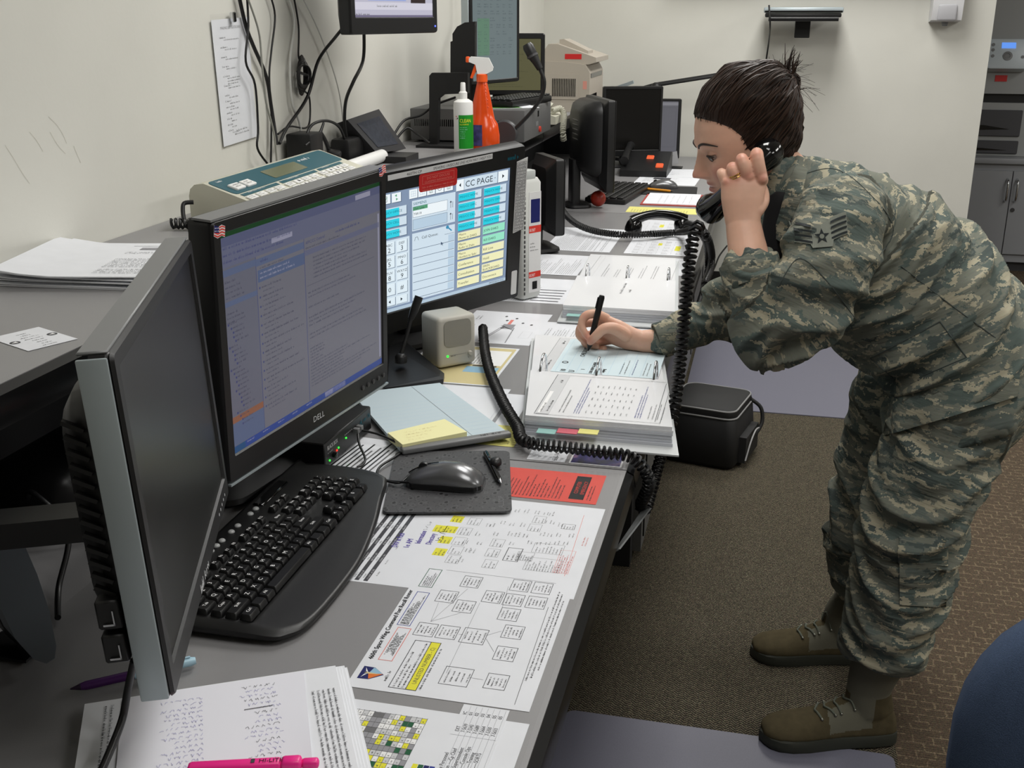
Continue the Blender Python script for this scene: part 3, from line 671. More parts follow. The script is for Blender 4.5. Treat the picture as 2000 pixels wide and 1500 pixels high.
# local: a along the keyboard (world +Y), d from back to front (world +X)
kb0 = V((-.728, 1.035, DZ)); KL = .492
def kp(a, d, z): return V((kb0.x + d + .012 * (a / KL) * 0, kb0.y + a, DZ + z))
out = [(0.012, .0), (KL - .02, .0), (KL, .02), (KL + .002, .10), (KL - .012, .155), (KL - .03, .172), (.40, .186), (.33, .203), (.26, .216), (.19, .224), (.10, .224), (.04, .219), (.012, .205), (-.002, .18), (-.004, .08), (0, .015)]
out = [tuple(p)[:2] for p in spline([V((a, d, 0)) for a, d in out + [out[0]]], 4)][:-1]
ctr = np.mean(out, 0)
def ksec(z, inset): return [kp(a + (ctr[0] - a) * inset, d + (ctr[1] - d) * inset, z * (1.0 if d < .15 else max(.35, 1 - (d - .15) / .09 * .6))) for a, d in out]
b = MB(); b.loft([ksec(0.001, .02), ksec(.006, 0), ksec(.013, 0), ksec(.019, .03), ksec(.0195, .06)][::-1]); part('body', b, KBT, t, smooth=50)
KM = {}
def keymesh(w, d):
    k = (round(w, 4), round(d, 4))
    if k not in KM:
        b = MB(); hx, hy = d / 2, w / 2
        b.loft([[(p[0], p[1], z) for p in rrect(-hx + i, -hy + i, hx - i, hy - i, .0018, 2)] for z, i in ((0, 0), (.006, .0012), (.0078, .0026))][::-1]); KM[k] = b.mesh('key', KEY, 40)
    return KM[k]
legend = Ink(Matrix.Identity(4), z=DZ + .0192 + .0081); nkeys = 0
def key(a, d, w, h=.0165, s=None):
    global nkeys
    me = keymesh(w - .0015, h); o = bpy.data.objects.new('key', me); COL.objects.link(o); p = kp(a + w / 2, d, .0192)
    o.location = p; o.parent = t; o.matrix_parent_inverse = parent_world(t).inverted(); nkeys += 1
    if s:
        legend.M = Matrix.Identity(4); x = p.y - .0045; y = -(p.x + .0012); legend.lay = 0
        legend.text(s, x, y, .0062 if len(s) > 1 else .0085, 'white')
rows = [(.072, .0195, '`1234567890-='), (.0915, .0195 * 1.0, 'QWERTYUIOP[]'), (.111, 0, "ASDFGHJKL;'"), (.1305, 0, 'ZXCVBNM,./')]
pt = .0188; A0 = .010
def frow():
    a = A0
    for k, s in enumerate(['Esc', 'F1', 'F2', 'F3', 'F4', 'F5', 'F6', 'F7', 'F8', 'F9', 'F10', 'F11', 'F12']):
        key(a, .050, .0165, .013, s); a += .0165 + (.010 if k in (0, 4, 8) else .002)
frow()
a = A0
for c in rows[0][2]: key(a, .072, pt, s=c); a += pt
key(a, .072, pt * 1.9, s='Bksp')
a = A0; key(a, .0915, pt * 1.5, s='Tab'); a += pt * 1.5
for c in rows[1][2]: key(a, .0915, pt, s=c); a += pt
key(a, .0915, pt * 1.4, s='\\')
a = A0; key(a, .111, pt * 1.75, s='Caps'); a += pt * 1.75
for c in rows[2][2]: key(a, .111, pt, s=c); a += pt
key(a, .111, pt * 2.15, s='Enter')
a = A0; key(a, .1305, pt * 2.25, s='Shift'); a += pt * 2.25
for c in rows[3][2]: key(a, .1305, pt, s=c); a += pt
key(a, .1305, pt * 2.65, s='Shift')
a = A0
for w, s in ((1.4, 'Ctrl'), (1.2, None), (1.2, 'Alt'), (6.1, None), (1.2, 'Alt'), (1.2, None), (1.2, None), (1.4, 'Ctrl')): key(a, .150, pt * w, s=s); a += pt * w
a1 = A0 + pt * 15.25
for r, d in enumerate((.050, .072, .0915)):
    for c in range(3): key(a1 + c * pt, d, pt, .013 if r == 0 else .0165, s=(('Prt', 'Scr', 'Brk'), ('Ins', 'Hm', 'Up'), ('Del', 'End', 'Dn'))[r][c])
key(a1 + pt, .1305, pt, s='^')
for c in range(3): key(a1 + c * pt, .150, pt, s='<v>'[c])
a2 = a1 + pt * 3.3
for r, d in enumerate((.072, .0915, .111, .1305)):
    for c in range(4): key(a2 + c * pt, d, pt, s=('N/*-', '789+', '456+', '123E')[r][c])
key(a2, .150, pt * 2, s='0'); key(a2 + 2 * pt, .150, pt, s='.')
legend.M = Matrix(((0, -1, 0, 0), (1, 0, 0, 0), (0, 0, 1, 0), (0, 0, 0, 1)))
legend.part('key_legends', t)
PEARL = mat('pearl_button', (172, 174, 174), rough=.3, spec=.6)
for k, a in enumerate((.022, .04, .076, .092, .108, .124, .150, .166, .182, .198, .226, .246, .286, .304)):
    b = MB(); b.sphere(kp(a, .022, .0195), .0052, 10, 6, sc=(1, 1, .7)); part('media_button', b, PEARL, t, smooth=60, label='round silver media button')
b = MB(); b.rbox(kp(.36, .020, .0195), (.018, .09, .006), .002, 1); part('status_panel', b, BLKG, t, smooth=40)

# ---- mouse pad, mouse, pen
def pad_mat():
    m = bpy.data.materials.new('raindrop_print_pad'); m.use_nodes = True; nt = m.node_tree; b = nt.nodes['Principled BSDF']; b.inputs['Roughness'].default_value = .6
    tc = nd(nt, 'ShaderNodeTexCoord'); L = nt.links.new
    v1 = nd(nt, 'ShaderNodeTexVoronoi', i_Scale=58.0); v2 = nd(nt, 'ShaderNodeTexVoronoi', i_Scale=170.0)
    mp = nd(nt, 'ShaderNodeMapping'); mp.inputs['Scale'].default_value = (1.35, 1, 1); L(tc.outputs['Object'], mp.inputs[0]); L(mp.outputs[0], v1.inputs['Vector']); L(mp.outputs[0], v2.inputs['Vector'])
    r1 = nd(nt, 'ShaderNodeValToRGB'); e = r1.color_ramp.elements; e[0].position = .16; e[0].color = lin((14, 14, 16)); e[1].position = .42; e[1].color = lin((66, 66, 68)); x = e.new(.30); x.color = lin((80, 80, 82)); L(v1.outputs['Distance'], r1.inputs[0])
    r2 = nd(nt, 'ShaderNodeValToRGB'); e = r2.color_ramp.elements; e[0].position = .1; e[0].color = lin((140, 140, 140)); e[1].position = .34; e[1].color = lin((255, 255, 255)); L(v2.outputs['Distance'], r2.inputs[0])
    mx = nd(nt, 'ShaderNodeMix', data_type='RGBA', blend_type='MULTIPLY'); mx.inputs[0].default_value = 1.0; L(r1.outputs[0], mx.inputs[6]); L(r2.outputs[0], mx.inputs[7]); L(mx.outputs[2], b.inputs['Base Color'])
    return m
P4 = [at(747, 1004, z=DZ), at(1000, 1002, z=DZ), at(988, 888, z=DZ), at(762, 880, z=DZ)]
mpad = Matrix.Translation(P4[0]) @ Matrix.Rotation(math.atan2(P4[1].y - P4[0].y, P4[1].x - P4[0].x), 4, 'Z')
inv = mpad.inverted(); q = [(inv @ p)[:2] for p in P4]
pw = q[1][0]; ph = (q[2][1] + q[3][1]) / 2
t = thing('mouse_pad', 'dark mouse pad printed with raindrops', 'mouse pad', (P4[0] + P4[2]) / 2)
b = MB(mpad); b.prism(rrect(0, 0, pw, ph, .012, 4), 0, .003); pd = part('pad', b, pad_mat(), t)
I = Ink(mpad, z=.0032); I.text('ALLSOP', pw - .012, .012, .0125, 'grey', rot=math.pi / 2); I.part('pad_print', pd)
PT = DZ + .0032
mc = at(872, 946, z=PT); ang = math.atan2(at(945, 958, z=PT).y - at(800, 948, z=PT).y, at(945, 958, z=PT).x - at(800, 948, z=PT).x)
MM = Matrix.Translation(mc) @ Matrix.Rotation(ang, 4, 'Z')
t = thing('computer_mouse', 'shiny dark grey corded mouse on the raindrop mouse pad', 'mouse', mc)
secs = []
for x, w, h in ((-.064, .012, .008), (-.061, .022, .016), (-.05, .028, .024), (-.03, .029, .033), (-.005, .028, .0385), (.02, .030, .038), (.042, .030, .030), (.055, .025, .020), (.062, .015, .010)):
    ring = [(x, w * math.cos(a) * (1.0 if math.sin(a) > 0.15 else .98), max(0.0, .006 + (h - .006) * max(0, math.sin(a)) ** .75) if math.sin(a) > 0 else .0) for a in [2 * math.pi * k / 22 for k in range(22)]]
    secs.append(ring)
MOU = mat('mouse_grey', (112, 113, 115), rough=.25, metal=.55, spec=.6)
b = MB(MM); b.loft(secs[::-1]); part('shell', b, MOU, t, smooth=60)
b = MB(MM); b.loft([[(x, w * math.cos(a), z) for a in [2 * math.pi * k / 20 for k in range(20)] for _ in (0,)] for x, w, z in ()]) if False else None
b = MB(MM); P = spline([V((-.062, .0, .0165)), V((-.05, 0, .0245)), V((-.03, 0, .0338)), V((-.012, 0, .038))], 4); b.tube(P, .0009, 5); part('button_gap', b, BLKG, t)
b = MB(MM); b.lathe([(.0085, -.004), (.009, -.003), (.009, .003), (.0085, .004)], (-.036, 0, .0275), 14, rot=(math.pi / 2, 0, 0)); part('scroll_wheel', b, BLK, t, smooth=40)
b = MB(MM); b.loft([[(x, w * s_, z) for s_, z in ((-1, .003), (1, .003), (1.0, .010), (-1.0, .010))] for x, w in ((-.062, .018), (-.05, .0295), (-.02, .0295), (.03, .0308), (.05, .029), (.060, .019))]); part('side_grip', b, BLK, t, smooth=30)
for i, (u, v) in enumerate(((-.022, .001), )): pass
e0 = MM @ V((-.063, 0, .010))
cable('mouse_cable', 'black mouse cable running off the raindrop pad to the switch box', [e0, at(780, 943, z=.754), at(748, 938, z=.753)], .0019, CAB)
def pen(name, label, a, b_, r, body_m, tip_m, cat='pen', clip=True, cap_m=None, capf=.3):
    a = V(a); b_ = V(b_); d = (b_ - a); L = d.length; d.normalize()
    t = thing(name, label, cat, (a + b_) / 2)
    q = d.to_track_quat('Z', 'Y').to_matrix().to_4x4(); M = Matrix.Translation(a) @ q
    m = MB(M); m.lathe([(r * .15, 0), (r * .35, L * .03), (r * .75, L * .08)], n=14); part('tip', m, tip_m, t, smooth=50)
    m = MB(M); m.lathe([(r * .76, L * .08), (r * .98, L * .12), (r, L * (1 - capf))], n=14); part('barrel', m, body_m, t, smooth=50)
    m = MB(M); m.lathe([(r * 1.02, L * (1 - capf)), (r * 1.04, L * .96), (r * .8, L)], n=14); part('cap', m, cap_m or body_m, t, smooth=50)
    if clip:
        m = MB(M); m.rbox((0, r * 1.25, L * .86), (r * .5, r * .35, L * .2), r * .1, 1); part('clip', m, cap_m or body_m, t)
    return t
PT2 = PT + .0052
pen('ballpoint_pen', 'black pen lying on the raindrop mouse pad', at(979, 944, z=PT2), at(948, 884, z=PT2), .0046, BLKG, CHR)
b = MB(); b.sphere(at(968, 903, z=PT + .009), .0105, 12, 8, sc=(1, 1.2, .85)); solo('eraser_knob', b, BLK, 'round black rubber knob beside the pen on the raindrop pad', 'knob', smooth=60)
# ================================================================== papers, binders and small things on the desks
ZP = D + .0003
RY, UX = (0, 1, 0), (-1, 0, 0)          # near sheets read along the desk, tops towards the wall
class Page(Ink):
    """ink on a page; P(u, v) turns a photo pixel into page coordinates"""
    def P(s, u, v, z=None):
        p = s.M.inverted() @ at(u, v, z=s.M.translation.z if z is None else z); return p.x, p.y
def box_of_text(I, x, y, w, h, k='dark', wd=.0007, n=5, th=.0026, tk='grey'):
    I.frame(x - w / 2, y - h / 2, x + w / 2, y + h / 2, wd, k); I.gib(x - w / 2 + .002, y + h / 2 - .001, w - .004, n, th, tk, lead=(h - .003) / n / th, center=True, fill=.95)
# recall roster
M = page_m(V((-.21, .979, ZP)), RY, UX)
t = sheet('roster_sheet', 'letter sheet with a recall roster of linked boxes and a coloured crest', 'paper', M, .288, .2135)
I = Page(M)
c = lambda x, y: I.P(600 + x / 3.3333, 1050 + y / 3.3333)
x0, y0 = c(425, 795); x1, y1 = c(690, 345)
ang = math.atan2(y1 - y0, x1 - x0); L = math.hypot(x1 - x0, y1 - y0)
wt = text_geo('460th Space Wing Command Post Recall Roster')[0][:, 0].max()
[I.text('460th Space Wing Command Post Recall Roster', x0 + q, y0 + q, L / wt, 'black', rot=ang, lay=1) for q in (0, .0004)]
bxs = [(910, 385), (1070, 290), (1022, 450), (1210, 388), (1390, 315), (1530, 332), (1345, 408), (1492, 425), (1315, 502), (772, 600), (915, 618), (1340, 617), (1290, 758), (1232, 940)]
for q in bxs: x, y = c(*q); box_of_text(I, x, y, .030, .0255)
x, y = c(1086, 643); box_of_text(I, x, y, .034, .031); x, y = c(972, 906); box_of_text(I, x, y, .036, .034)
def seg(a, b_): I.line(c(*a), c(*b_), .0005, 'line')
for a, b_ in (((855, 425), (805, 548)), ((1045, 335), (805, 548)), ((1000, 492), (805, 548)), ((1125, 425), (905, 885)), ((1165, 640), (1265, 610)), ((1165, 660), (1215, 745)), ((985, 630), (1015, 635)), ((1055, 912), (1145, 928)), ((1310, 320), (1260, 490)), ((905, 212), (1620, 300))): seg(a, b_)
for (a, b_, k, n) in (((722, 318), (882, 212), 'green', 5), ((582, 568), (800, 362), 'blue', 7), ((460, 795), (680, 595), 'rose', 7)):
    p = c(*a); q = c(*b_); xa, xb = sorted((p[0], q[0])); ya, yb = sorted((p[1], q[1]))
    I.frame(xa, ya, xb, yb, .0009, k); I.gib(xa + .003, yb - .003, xb - xa - .006, n, .0024, 'grey', lead=(yb - ya - .006) / n / .0024, center=(k == 'rose'), fill=.98)
p = c(525, 975); q = c(875, 690); xa, xb = sorted((p[0], q[0])); ya, yb = sorted((p[1], q[1]))
I.frame(xa, ya, xb, yb, .0009, 'dark'); I.gib(xa + .003, yb - .002, xb - xa - .006, 7, .0032, 'grey', lead=1.6, fill=1); I.lay = 1; I.rect(xa, ya, xb, ya + .013, 'yellow'); I.lay = 2; I.frame(xa, ya, xb, ya + .013, .0009, 'dark'); I.text('UNLISTED NUMBER - C)', (xa + xb) / 2, ya + .0042, .0072, 'dark', align='c')
I.lay = 0; I.line(c(1350, 1090), c(1570, 455), .0007, 'grey')
I.gib(.05, .020, .22, 3, .0028, 'grey', lead=1.7, fill=1, center=True)
cx, cy = c(415, 885); cr = Ink(M @ Matrix.Translation((cx, cy, 0)) @ Matrix.Scale(1.0, 4)); s_ = .0125
cr.poly([(-s_, s_), (s_, s_), (s_ * .95, -.1 * s_), (0, -1.25 * s_), (-s_ * .95, -.1 * s_)], 'navy'); cr.lay = 1
cr.poly([(-s_ * .9, -.05 * s_), (0, .25 * s_), (s_ * .1, -1.15 * s_)], 'orange'); cr.poly([(s_ * .1, -1.1 * s_), (0, .2 * s_), (s_ * .9, .0), (s_ * .85, -.2 * s_)], 'sky'); cr.lay = 2
cr.poly([(-.1 * s_, .3 * s_), (-.8 * s_, .75 * s_), (-.2 * s_, .55 * s_)], 'white'); cr.poly([(.1 * s_, .3 * s_), (.8 * s_, .75 * s_), (.2 * s_, .55 * s_)], 'white'); cr.poly([(0, .65 * s_), (.13 * s_, .3 * s_), (0, -.9 * s_), (-.13 * s_, .3 * s_)], 'tan'); cr.gib(-s_, -1.25 * s_, 2 * s_, 1, .004, 'grey', ragged=False, center=True)
cr.part('crest', t); I.part('printed_text', t)
# telephone chart sheet (upper right) and bar sheet (upper left)
M = page_m(V((-.205, 1.2275, ZP - .00025)), RY, UX)
t = sheet('phone_chart_sheet', 'letter sheet with a phone chart, yellow boxes and purple handwriting', 'paper', M, .279, .222, th=.0002)
I = Page(M, z=.00025); c = lambda x, y: I.P(600 + x / 2.857, 800 + y / 2.857)
for q in ((740, 795), (770, 728), (802, 670), (838, 612), (740, 665)):
    x, y = c(*q); I.rect(x - .011, y - .009, x + .011, y + .009, 'yellow'); I.lay = 1; I.gib(x - .010, y + .009, .02, 3, .003, 'dark', lead=1.8, fill=1); I.lay = 0
for q in ((815, 835), (830, 785), (850, 735), (880, 680), (935, 625), (1020, 862), (1035, 800), (1062, 745), (1270, 660), (1296, 615)):
    x, y = c(*q); I.frame(x - .012, y - .0095, x + .012, y + .0095, .0005, 'grey'); I.gib(x - .011, y + .009, .022, 3, .0028, 'grey', lead=1.9, fill=1)
for q in ((865, 835), (905, 780), (930, 785), (890, 735), (970, 740), (1020, 640), (1060, 690), (1100, 625), (1150, 635), (1210, 640), (1040, 640), (960, 690), (1180, 560), (1230, 565), (1290, 570), (1340, 575), (1370, 580), (1140, 690), (1180, 695), (1225, 700), (1320, 690), (1360, 695), (1410, 695), (1330, 620), (1375, 625), (1420, 640), (1150, 740), (1250, 735), (1300, 740), (1350, 740), (1400, 740), (1450, 740), (1480, 700)):
    x, y = c(*q); I.gib(x - .009, y + .008, .018, 2, .0026, 'grey', lead=2.0)
x, y = c(1148, 810); I.frame(x - .020, y - .011, x + .020, y + .011, .0011, 'dark'); I.gib(x - .017, y + .010, .034, 3, .004, 'dark', lead=1.6, fill=1)
x, y = c(1215, 820); I.frame(x - .013, y - .012, x + .013, y + .012, .0005, 'grey'); I.gib(x - .012, y + .011, .024, 6, .0026, 'dark', lead=1.4, fill=1)
x, y = c(1345, 778); I.frame(x - .015, y - .022, x + .015, y + .022, .0005, 'grey'); I.gib(x - .013, y + .02, .026, 8, .0026, 'grey', lead=1.9)
x, y = c(1315, 868); I.frame(x - .019, y - .025, x + .019, y + .025, .0005, 'grey'); I.gib(x - .018, y + .024, .036, 12, .0026, 'grey', lead=1.5, fill=1)
x, y = c(1435, 850); I.frame(x - .034, y - .011, x + .034, y + .011, .0005, 'rose'); I.gib(x - .033, y + .01, .066, 6, .0025, 'red', lead=1.3, fill=1)
x, y = c(1458, 655); I.frame(x - .0085, y - .010, x + .0085, y + .010, .0007, 'dark'); I.gib(x - .008, y + .009, .016, 4, .0025, 'dark', lead=1.7)
I.line(c(1545, 590), c(1435, 930), .0006, 'rose'); I.gib(*c(1520, 760), .05, 2, .0028, 'rose')
for k, (q, s) in enumerate((((500, 770), 'DAV in Fucb'), ((565, 775), '1e AM'), ((630, 750), 'Information'), ((690, 755), 'Directory'))):
    x, y = c(*q); I.text(s, x, y, .012, 'purple', rot=.06, sx=.72 if len(s) > 6 else .9); I.text(s, x + .0006, y + .0004, .012, 'purple', rot=.06, sx=.72 if len(s) > 6 else .9, lay=1)
I.hand(*c(745, 735), .035, .011, 'dark'); I.hand(*c(665, 675), .03, .006, 'dark')
I.part('printed_text', t)
M = page_m(V((-.375, 1.2075, ZP - .0003)), RY, UX)
t = sheet('bar_list_sheet', 'sheet of grey striped rows tucked under the curved wrist rest', 'paper', M, .279, .20, th=.0002)
I = Page(M, z=.00025); c = lambda x, y: I.P(600 + x / 2.857, 800 + y / 2.857)
for k in range(4):
    y = .1 - k * .0125 + .046; I.rect(.004, y, .275, y + .0062, 'dark'); I.lay = 1
    for j in range(5): I.gib(.01 + j * .05, y + .0068, .035, 1, .0035, 'pale')
    I.lay = 0
    for j in range(5): I.gib(.012 + j * .05, y + .0125, .02, 1, .003, 'grey')
for k, xx in enumerate((.02, .055, .10)): I.gib(xx, .105, .02, 1, .003, 'grey')
I.part('printed_text', t)
M = page_m(at(642, 921, z=ZP), (at(770, 918, z=ZP) - at(642, 921, z=ZP)), (at(690, 870, z=ZP) - at(642, 921, z=ZP)))
M = page_m(V((-.655, 1.545, ZP)), (.35, 1, 0), (-1, .35, 0))
t = sheet('striped_note_sheet', 'striped printed sheet below the black switch box', 'paper', page_m(V((-.600, 1.535, ZP)), (.12, 1, 0), (-1, .12, 0)), .16, .13)
M = page_m(V((-.600, 1.535, ZP)), (.12, 1, 0), (-1, .12, 0)); I = Page(M)
for k in range(13): I.rect(.01, .012 + k * .009, random.uniform(.09, .15), .0155 + k * .009, random.choice(('dark', 'grey', 'black')))
I.part('printed_text', t)
# red sheet
M = page_m(V((-.222, 1.519, ZP)), RY, UX)
t = sheet('red_notice_sheet', 'red notice sheet with a black title block at the desk edge', 'paper', M, .114, .178, m=mat('red_paper', (216, 74, 62), rough=.7, noise_amt=.03, noise_scale=30))
I = Page(M); I.rect(.012, .022, .102, .046, 'black'); I.lay = 1; I.text('COMPUTER', .057, .035, .009, 'red', align='c'); I.text('EMERGENCY', .057, .0245, .009, 'red', align='c'); I.lay = 0
rd = dict(INKS); I.gib(.012, .012 + .008, .09, 2, .003, 'dark', lead=1.6); I.gib(.008, .17, .1, 20, .0030, 'dark', lead=1.95, para=.15); I.part('printed_text', t)
# schedule grid + office list (bottom)
M = page_m(V((-.205, .70, ZP)), RY, UX)
t = sheet('schedule_sheet', 'white sheet with a colour-coded duty schedule grid', 'paper', M, .258, .2135)
I = Page(M); gx, gy = .258 - .030, .135
random.seed(3)
for r in range(16):
    for q in range(24):
        xb = .250 - q * .0088 - .018; ya = .205 - r * .0060
        k = random.choice(['white', 'white', 'pale', 'pale', 'yellow', 'yellow', 'green', 'white', 'line'])
        if r in (6, 7): k = 'line' if q % 3 else 'grey'
        if q in (6, 13) : k = random.choice(('green', 'line'))
        I.rect(xb, ya - .0058, xb + .0086, ya, k); 
        if k in ('white', 'yellow', 'pale'): I.gib(xb + .0025, ya + .0005, .004, 1, .0028, 'dark', lay=1, fill=1)
for r in range(17): I.line((.02, .205 - r * .006), (.242, .205 - r * .006), .0005, 'grey', 2)
for q in range(25): I.line((.241 - q * .0088, .205), (.241 - q * .0088, .109), .0005, 'grey', 2)
for k, cl in enumerate(('red', 'lav', 'blue', 'navy', 'green', 'yellow')): I.rect(.13, .066 + k * .006, .168, .0715 + k * .006, cl); I.gib(.135, .0725 + k * .006, .03, 1, .0035, 'white', lay=1)
I.part('printed_text', t)
random.seed(11)
M = page_m(V((-.231, .79, ZP + .0004)), RY, UX)
t = sheet('office_list_sheet', 'narrow sheet listing back office personnel and extensions', 'paper', M, .186, .052)
I = Page(M)
for k, (a, e) in enumerate((('Back Office Personnel', 'EXT'), ('Maj Houston ----Cp Chief', '7-5639'), ('MSgt Ellis---Superintendent', '7-5243'), ('MSgt Foster----Console Ops', '7-5689'), ('SSgt Gaston  ----Training', '7-5664'), ('TSgt Gorey   -----SORTS', '7-5350'), ('CONSOLE', '7-5633'))):
    y = .0445 - k * .0066; I.text(a, .055, y, .0066, 'dark', sx=.8); I.text(e, .138, y, .0064, 'dark', sx=.8); I.text(('IC', '01', '02', '03', '04', '05', '05')[k], .168, y, .006, 'dark'); I.line((.05, y - .0014), (.184, y - .0014), .0003, 'line')
I.line((.132, .002), (.132, .052), .0003, 'line'); I.part('printed_text', t)
# ---- handwritten stack in front
ST = [at(165, 1372, z=.752), at(655, 1297, z=.752), at(697, 1505, z=.752)]
ux = (ST[1] - ST[0]); uy = (ST[2] - ST[1])
M = page_m(V((ST[0].x, ST[0].y, DZ + .0004)), ux, -uy)
M = M @ Matrix.Rotation(0, 4, 'Z')
t = thing('paper_stack', 'pile of loose papers with upside-down handwritten names in front of the silver monitor', 'papers', M.translation)
w0 = ux.length; hh = .279
inv = M.inverted()
for k in range(5):
    b = MB(M @ Matrix.Translation((.004 - k * .001, -hh + random.uniform(-.004, .003) if k < 4 else -hh, k * .0011)) @ Matrix.Rotation(random.uniform(-.012, .012) if k < 4 else 0, 4, 'Z')); b.prism([(0, 0), (w0 + .004 * (4 - k) * .6, 0), (w0 + .004 * (4 - k) * .6, hh), (0, hh)], 0, .0009); pp = part('paper', b, PAPER(), t)
Mt = M @ Matrix.Translation((0, -hh, .0062))
# curled top sheet with the handwriting
b = MB(Mt); N = 14; X = np.linspace(.040, w0 - .036, N); Y = np.linspace(0, hh - .004, 12)
vs = []
for j, y in enumerate(Y):
    for i, x in enumerate(X): vs.append((x - (.012 if i == N - 1 else 0) * (1 - y / hh), y, .0006 + .006 * max(0, (i - N + 5) / 4) ** 2 * max(0, 1 - y / hh * 1.3)))
fs = [(j * N + i, j * N + i + 1, (j + 1) * N + i + 1, (j + 1) * N + i) for j in range(11) for i in range(N - 1)]
b._add(vs, fs); top = part('top_sheet', b, mat('top_sheet_paper', (228, 228, 236), rough=.75), t, smooth=60, label='curling top sheet with handwriting')
I = Ink(Mt @ Matrix.Translation((w0 - .030, hh, .0009)) @ Matrix.Rotation(math.pi, 4, 'Z'), z=.0003)
for k in range(17): I.hand(.036 + random.uniform(0, .006), .018 + k * .0082, random.uniform(.018, .04), .0045, 'lav' if k % 3 else 'grey', wd=.00045)
for k in range(16): I.hand(.118, .024 + k * .0082, random.uniform(.02, .045), .0045, 'lav', wd=.00045)
I.rect(.045, .06, .075, .0612, 'grey'); I.part('handwriting', top)
I = Ink(M @ Matrix.Translation((0, 0, .0056)), z=.0003)
I2 = Ink(M @ Matrix.Translation((w0, -.045, .0060)) @ Matrix.Rotation(-math.pi / 2, 4, 'Z'), z=.0003)
I2.gib(.0, -.003, .2, 5, .0034, 'dark', lead=1.7, fill=1, ragged=False)
I3 = Ink(M @ Matrix.Translation((.034, -.012, .0060)) @ Matrix.Rotation(-math.pi / 2, 4, 'Z'), z=.0003); I3.gib(.0, .0, .2, 2, .0036, 'dark', lead=1.7, fill=1, ragged=False)
I2.part('printed_text', t); I3.part('printed_text', t)
# pink highlighter
a = at(358, 1503, z=.762); e = at(622, 1489, z=.762); PINK = mat('pink_plastic', (240, 40, 140), rough=.35, spec=.5)
t = thing('highlighter', 'bright pink highlighter lying on the handwritten pile', 'marker', (a + e) / 2)
d = (e - a); Lh = d.length; Mq = Matrix.Translation(a) @ d.to_track_quat('X', 'Z').to_matrix().to_4x4()
b = MB(Mq); b.rbox((Lh * .38, 0, 0), (Lh * .70, .0135, .0115), .004, 2); part('barrel', b, PINK, t, smooth=50)
b = MB(Mq); b.rbox((Lh * .80, 0, .0004), (Lh * .16, .0145, .0125), .004, 2); b.rbox((Lh * .94, 0, -.0005), (Lh * .13, .010, .009), .003, 2); part('cap', b, PINK, t, smooth=50)
I = Ink(Mq, z=.0062); I.text('HI-LITER', Lh * .56, -.003, .0075, 'black'); I.rect(Lh * .50, -.003, Lh * .53, .0028, 'dark'); I.part('barrel_print', t)
pen('marker_pen', 'purple pen with a pale blue cap lying under the silver monitor', at(137, 1346, z=DZ + .0058), at(382, 1290, z=DZ + .0058), .0052, mat('purple_plastic', (70, 24, 92), rough=.4), mat('dark_tip', (40, 20, 50)), cap_m=mat('pale_blue_plastic', (170, 205, 222), rough=.35), capf=.5)
cable('monitor_cable', 'black cable hanging from the silver monitor across the handwritten pile', [at(262, 1290, z=.84), at(250, 1345, z=.80), at(240, 1400, z=.77), at(222, 1450, z=.763), at(196, 1510, z=.763)], .0042, CAB)
# ---- light blue pad with metal clip bar and sticky notes
Z2 = DZ
cl = [at(600 + x / 2.857, 800 + y / 2.857, z=Z2 + .012) for x, y in ((490, 232), (1130, 150))]
a = at(783, 884, z=Z2 + .004); e = at(993, 851, z=Z2 + .004); top1 = at(857, 755, z=Z2 + .004)
M = page_m(a, e - a, top1 - a); w_ = (e - a).length; q = [(M.inverted() @ at(u, v, z=Z2 + .004)) for u, v in ((783, 884), (993, 851), (852, 754), (700, 772))]
t = thing('writing_pad', 'pale blue ruled pad with a grey spine bar under yellow notes', 'notepad', a)
b = MB(M); b.prism([(q[0].x, q[0].y), (q[1].x, q[1].y), (q[1].x - .02, q[2].y), (q[0].x - .0, q[3].y + .0)], 0, .006); part('pages', b, mat('pale_blue_paper', (190, 205, 212), rough=.7), t)
b = MB(M); b.rbox((w_ / 2, -.004, .005), (w_ + .002, .018, .011), .003, 2); part('spine_bar', b, MGR, t, smooth=50)
I = Ink(M, z=.0063); I.line((w_ * .68, .005), (w_ * .60, q[2].y), .0006, 'grey')
for k in range(12): I.line((.002, .02 + k * .018), (w_ - .008, .02 + k * .018), .0003, 'sky')
I.part('ruled_lines', t)
I = Ink(M, z=.0108); I.gib(w_ - .055, .0035, .045, 1, .007, 'dark', ragged=False, fill=1); I.part('bar_print', t)
sa = at(786, 866, z=Z2 + .022); se = at(912, 841, z=Z2 + .022); su = at(757, 843, z=Z2 + .022); s2 = at(868, 816, z=Z2 + .022)
Ms = page_m(V((sa.x, sa.y, Z2 + .0068)), se - sa, su - sa); qq = [(Ms.inverted() @ p) for p in (sa, se, s2, su)]
b = MB(Ms); b.prism([(p.x, p.y) for p in qq], 0, .013)
t = thing('sticky_notes', 'thick block of yellow sticky notes on the pale blue pad', 'sticky notes', sa); part('note_block', b, mat('yellow_note_paper', (238, 234, 178), rough=.75), t)
I = Ink(Ms, z=.0133)
for k in range(4): I.hand(.025 - k * .003, .058 - k * .012 - .01, .06 - k * .01, .005, 'tan', wd=.0005)
I.part('handwriting', t)
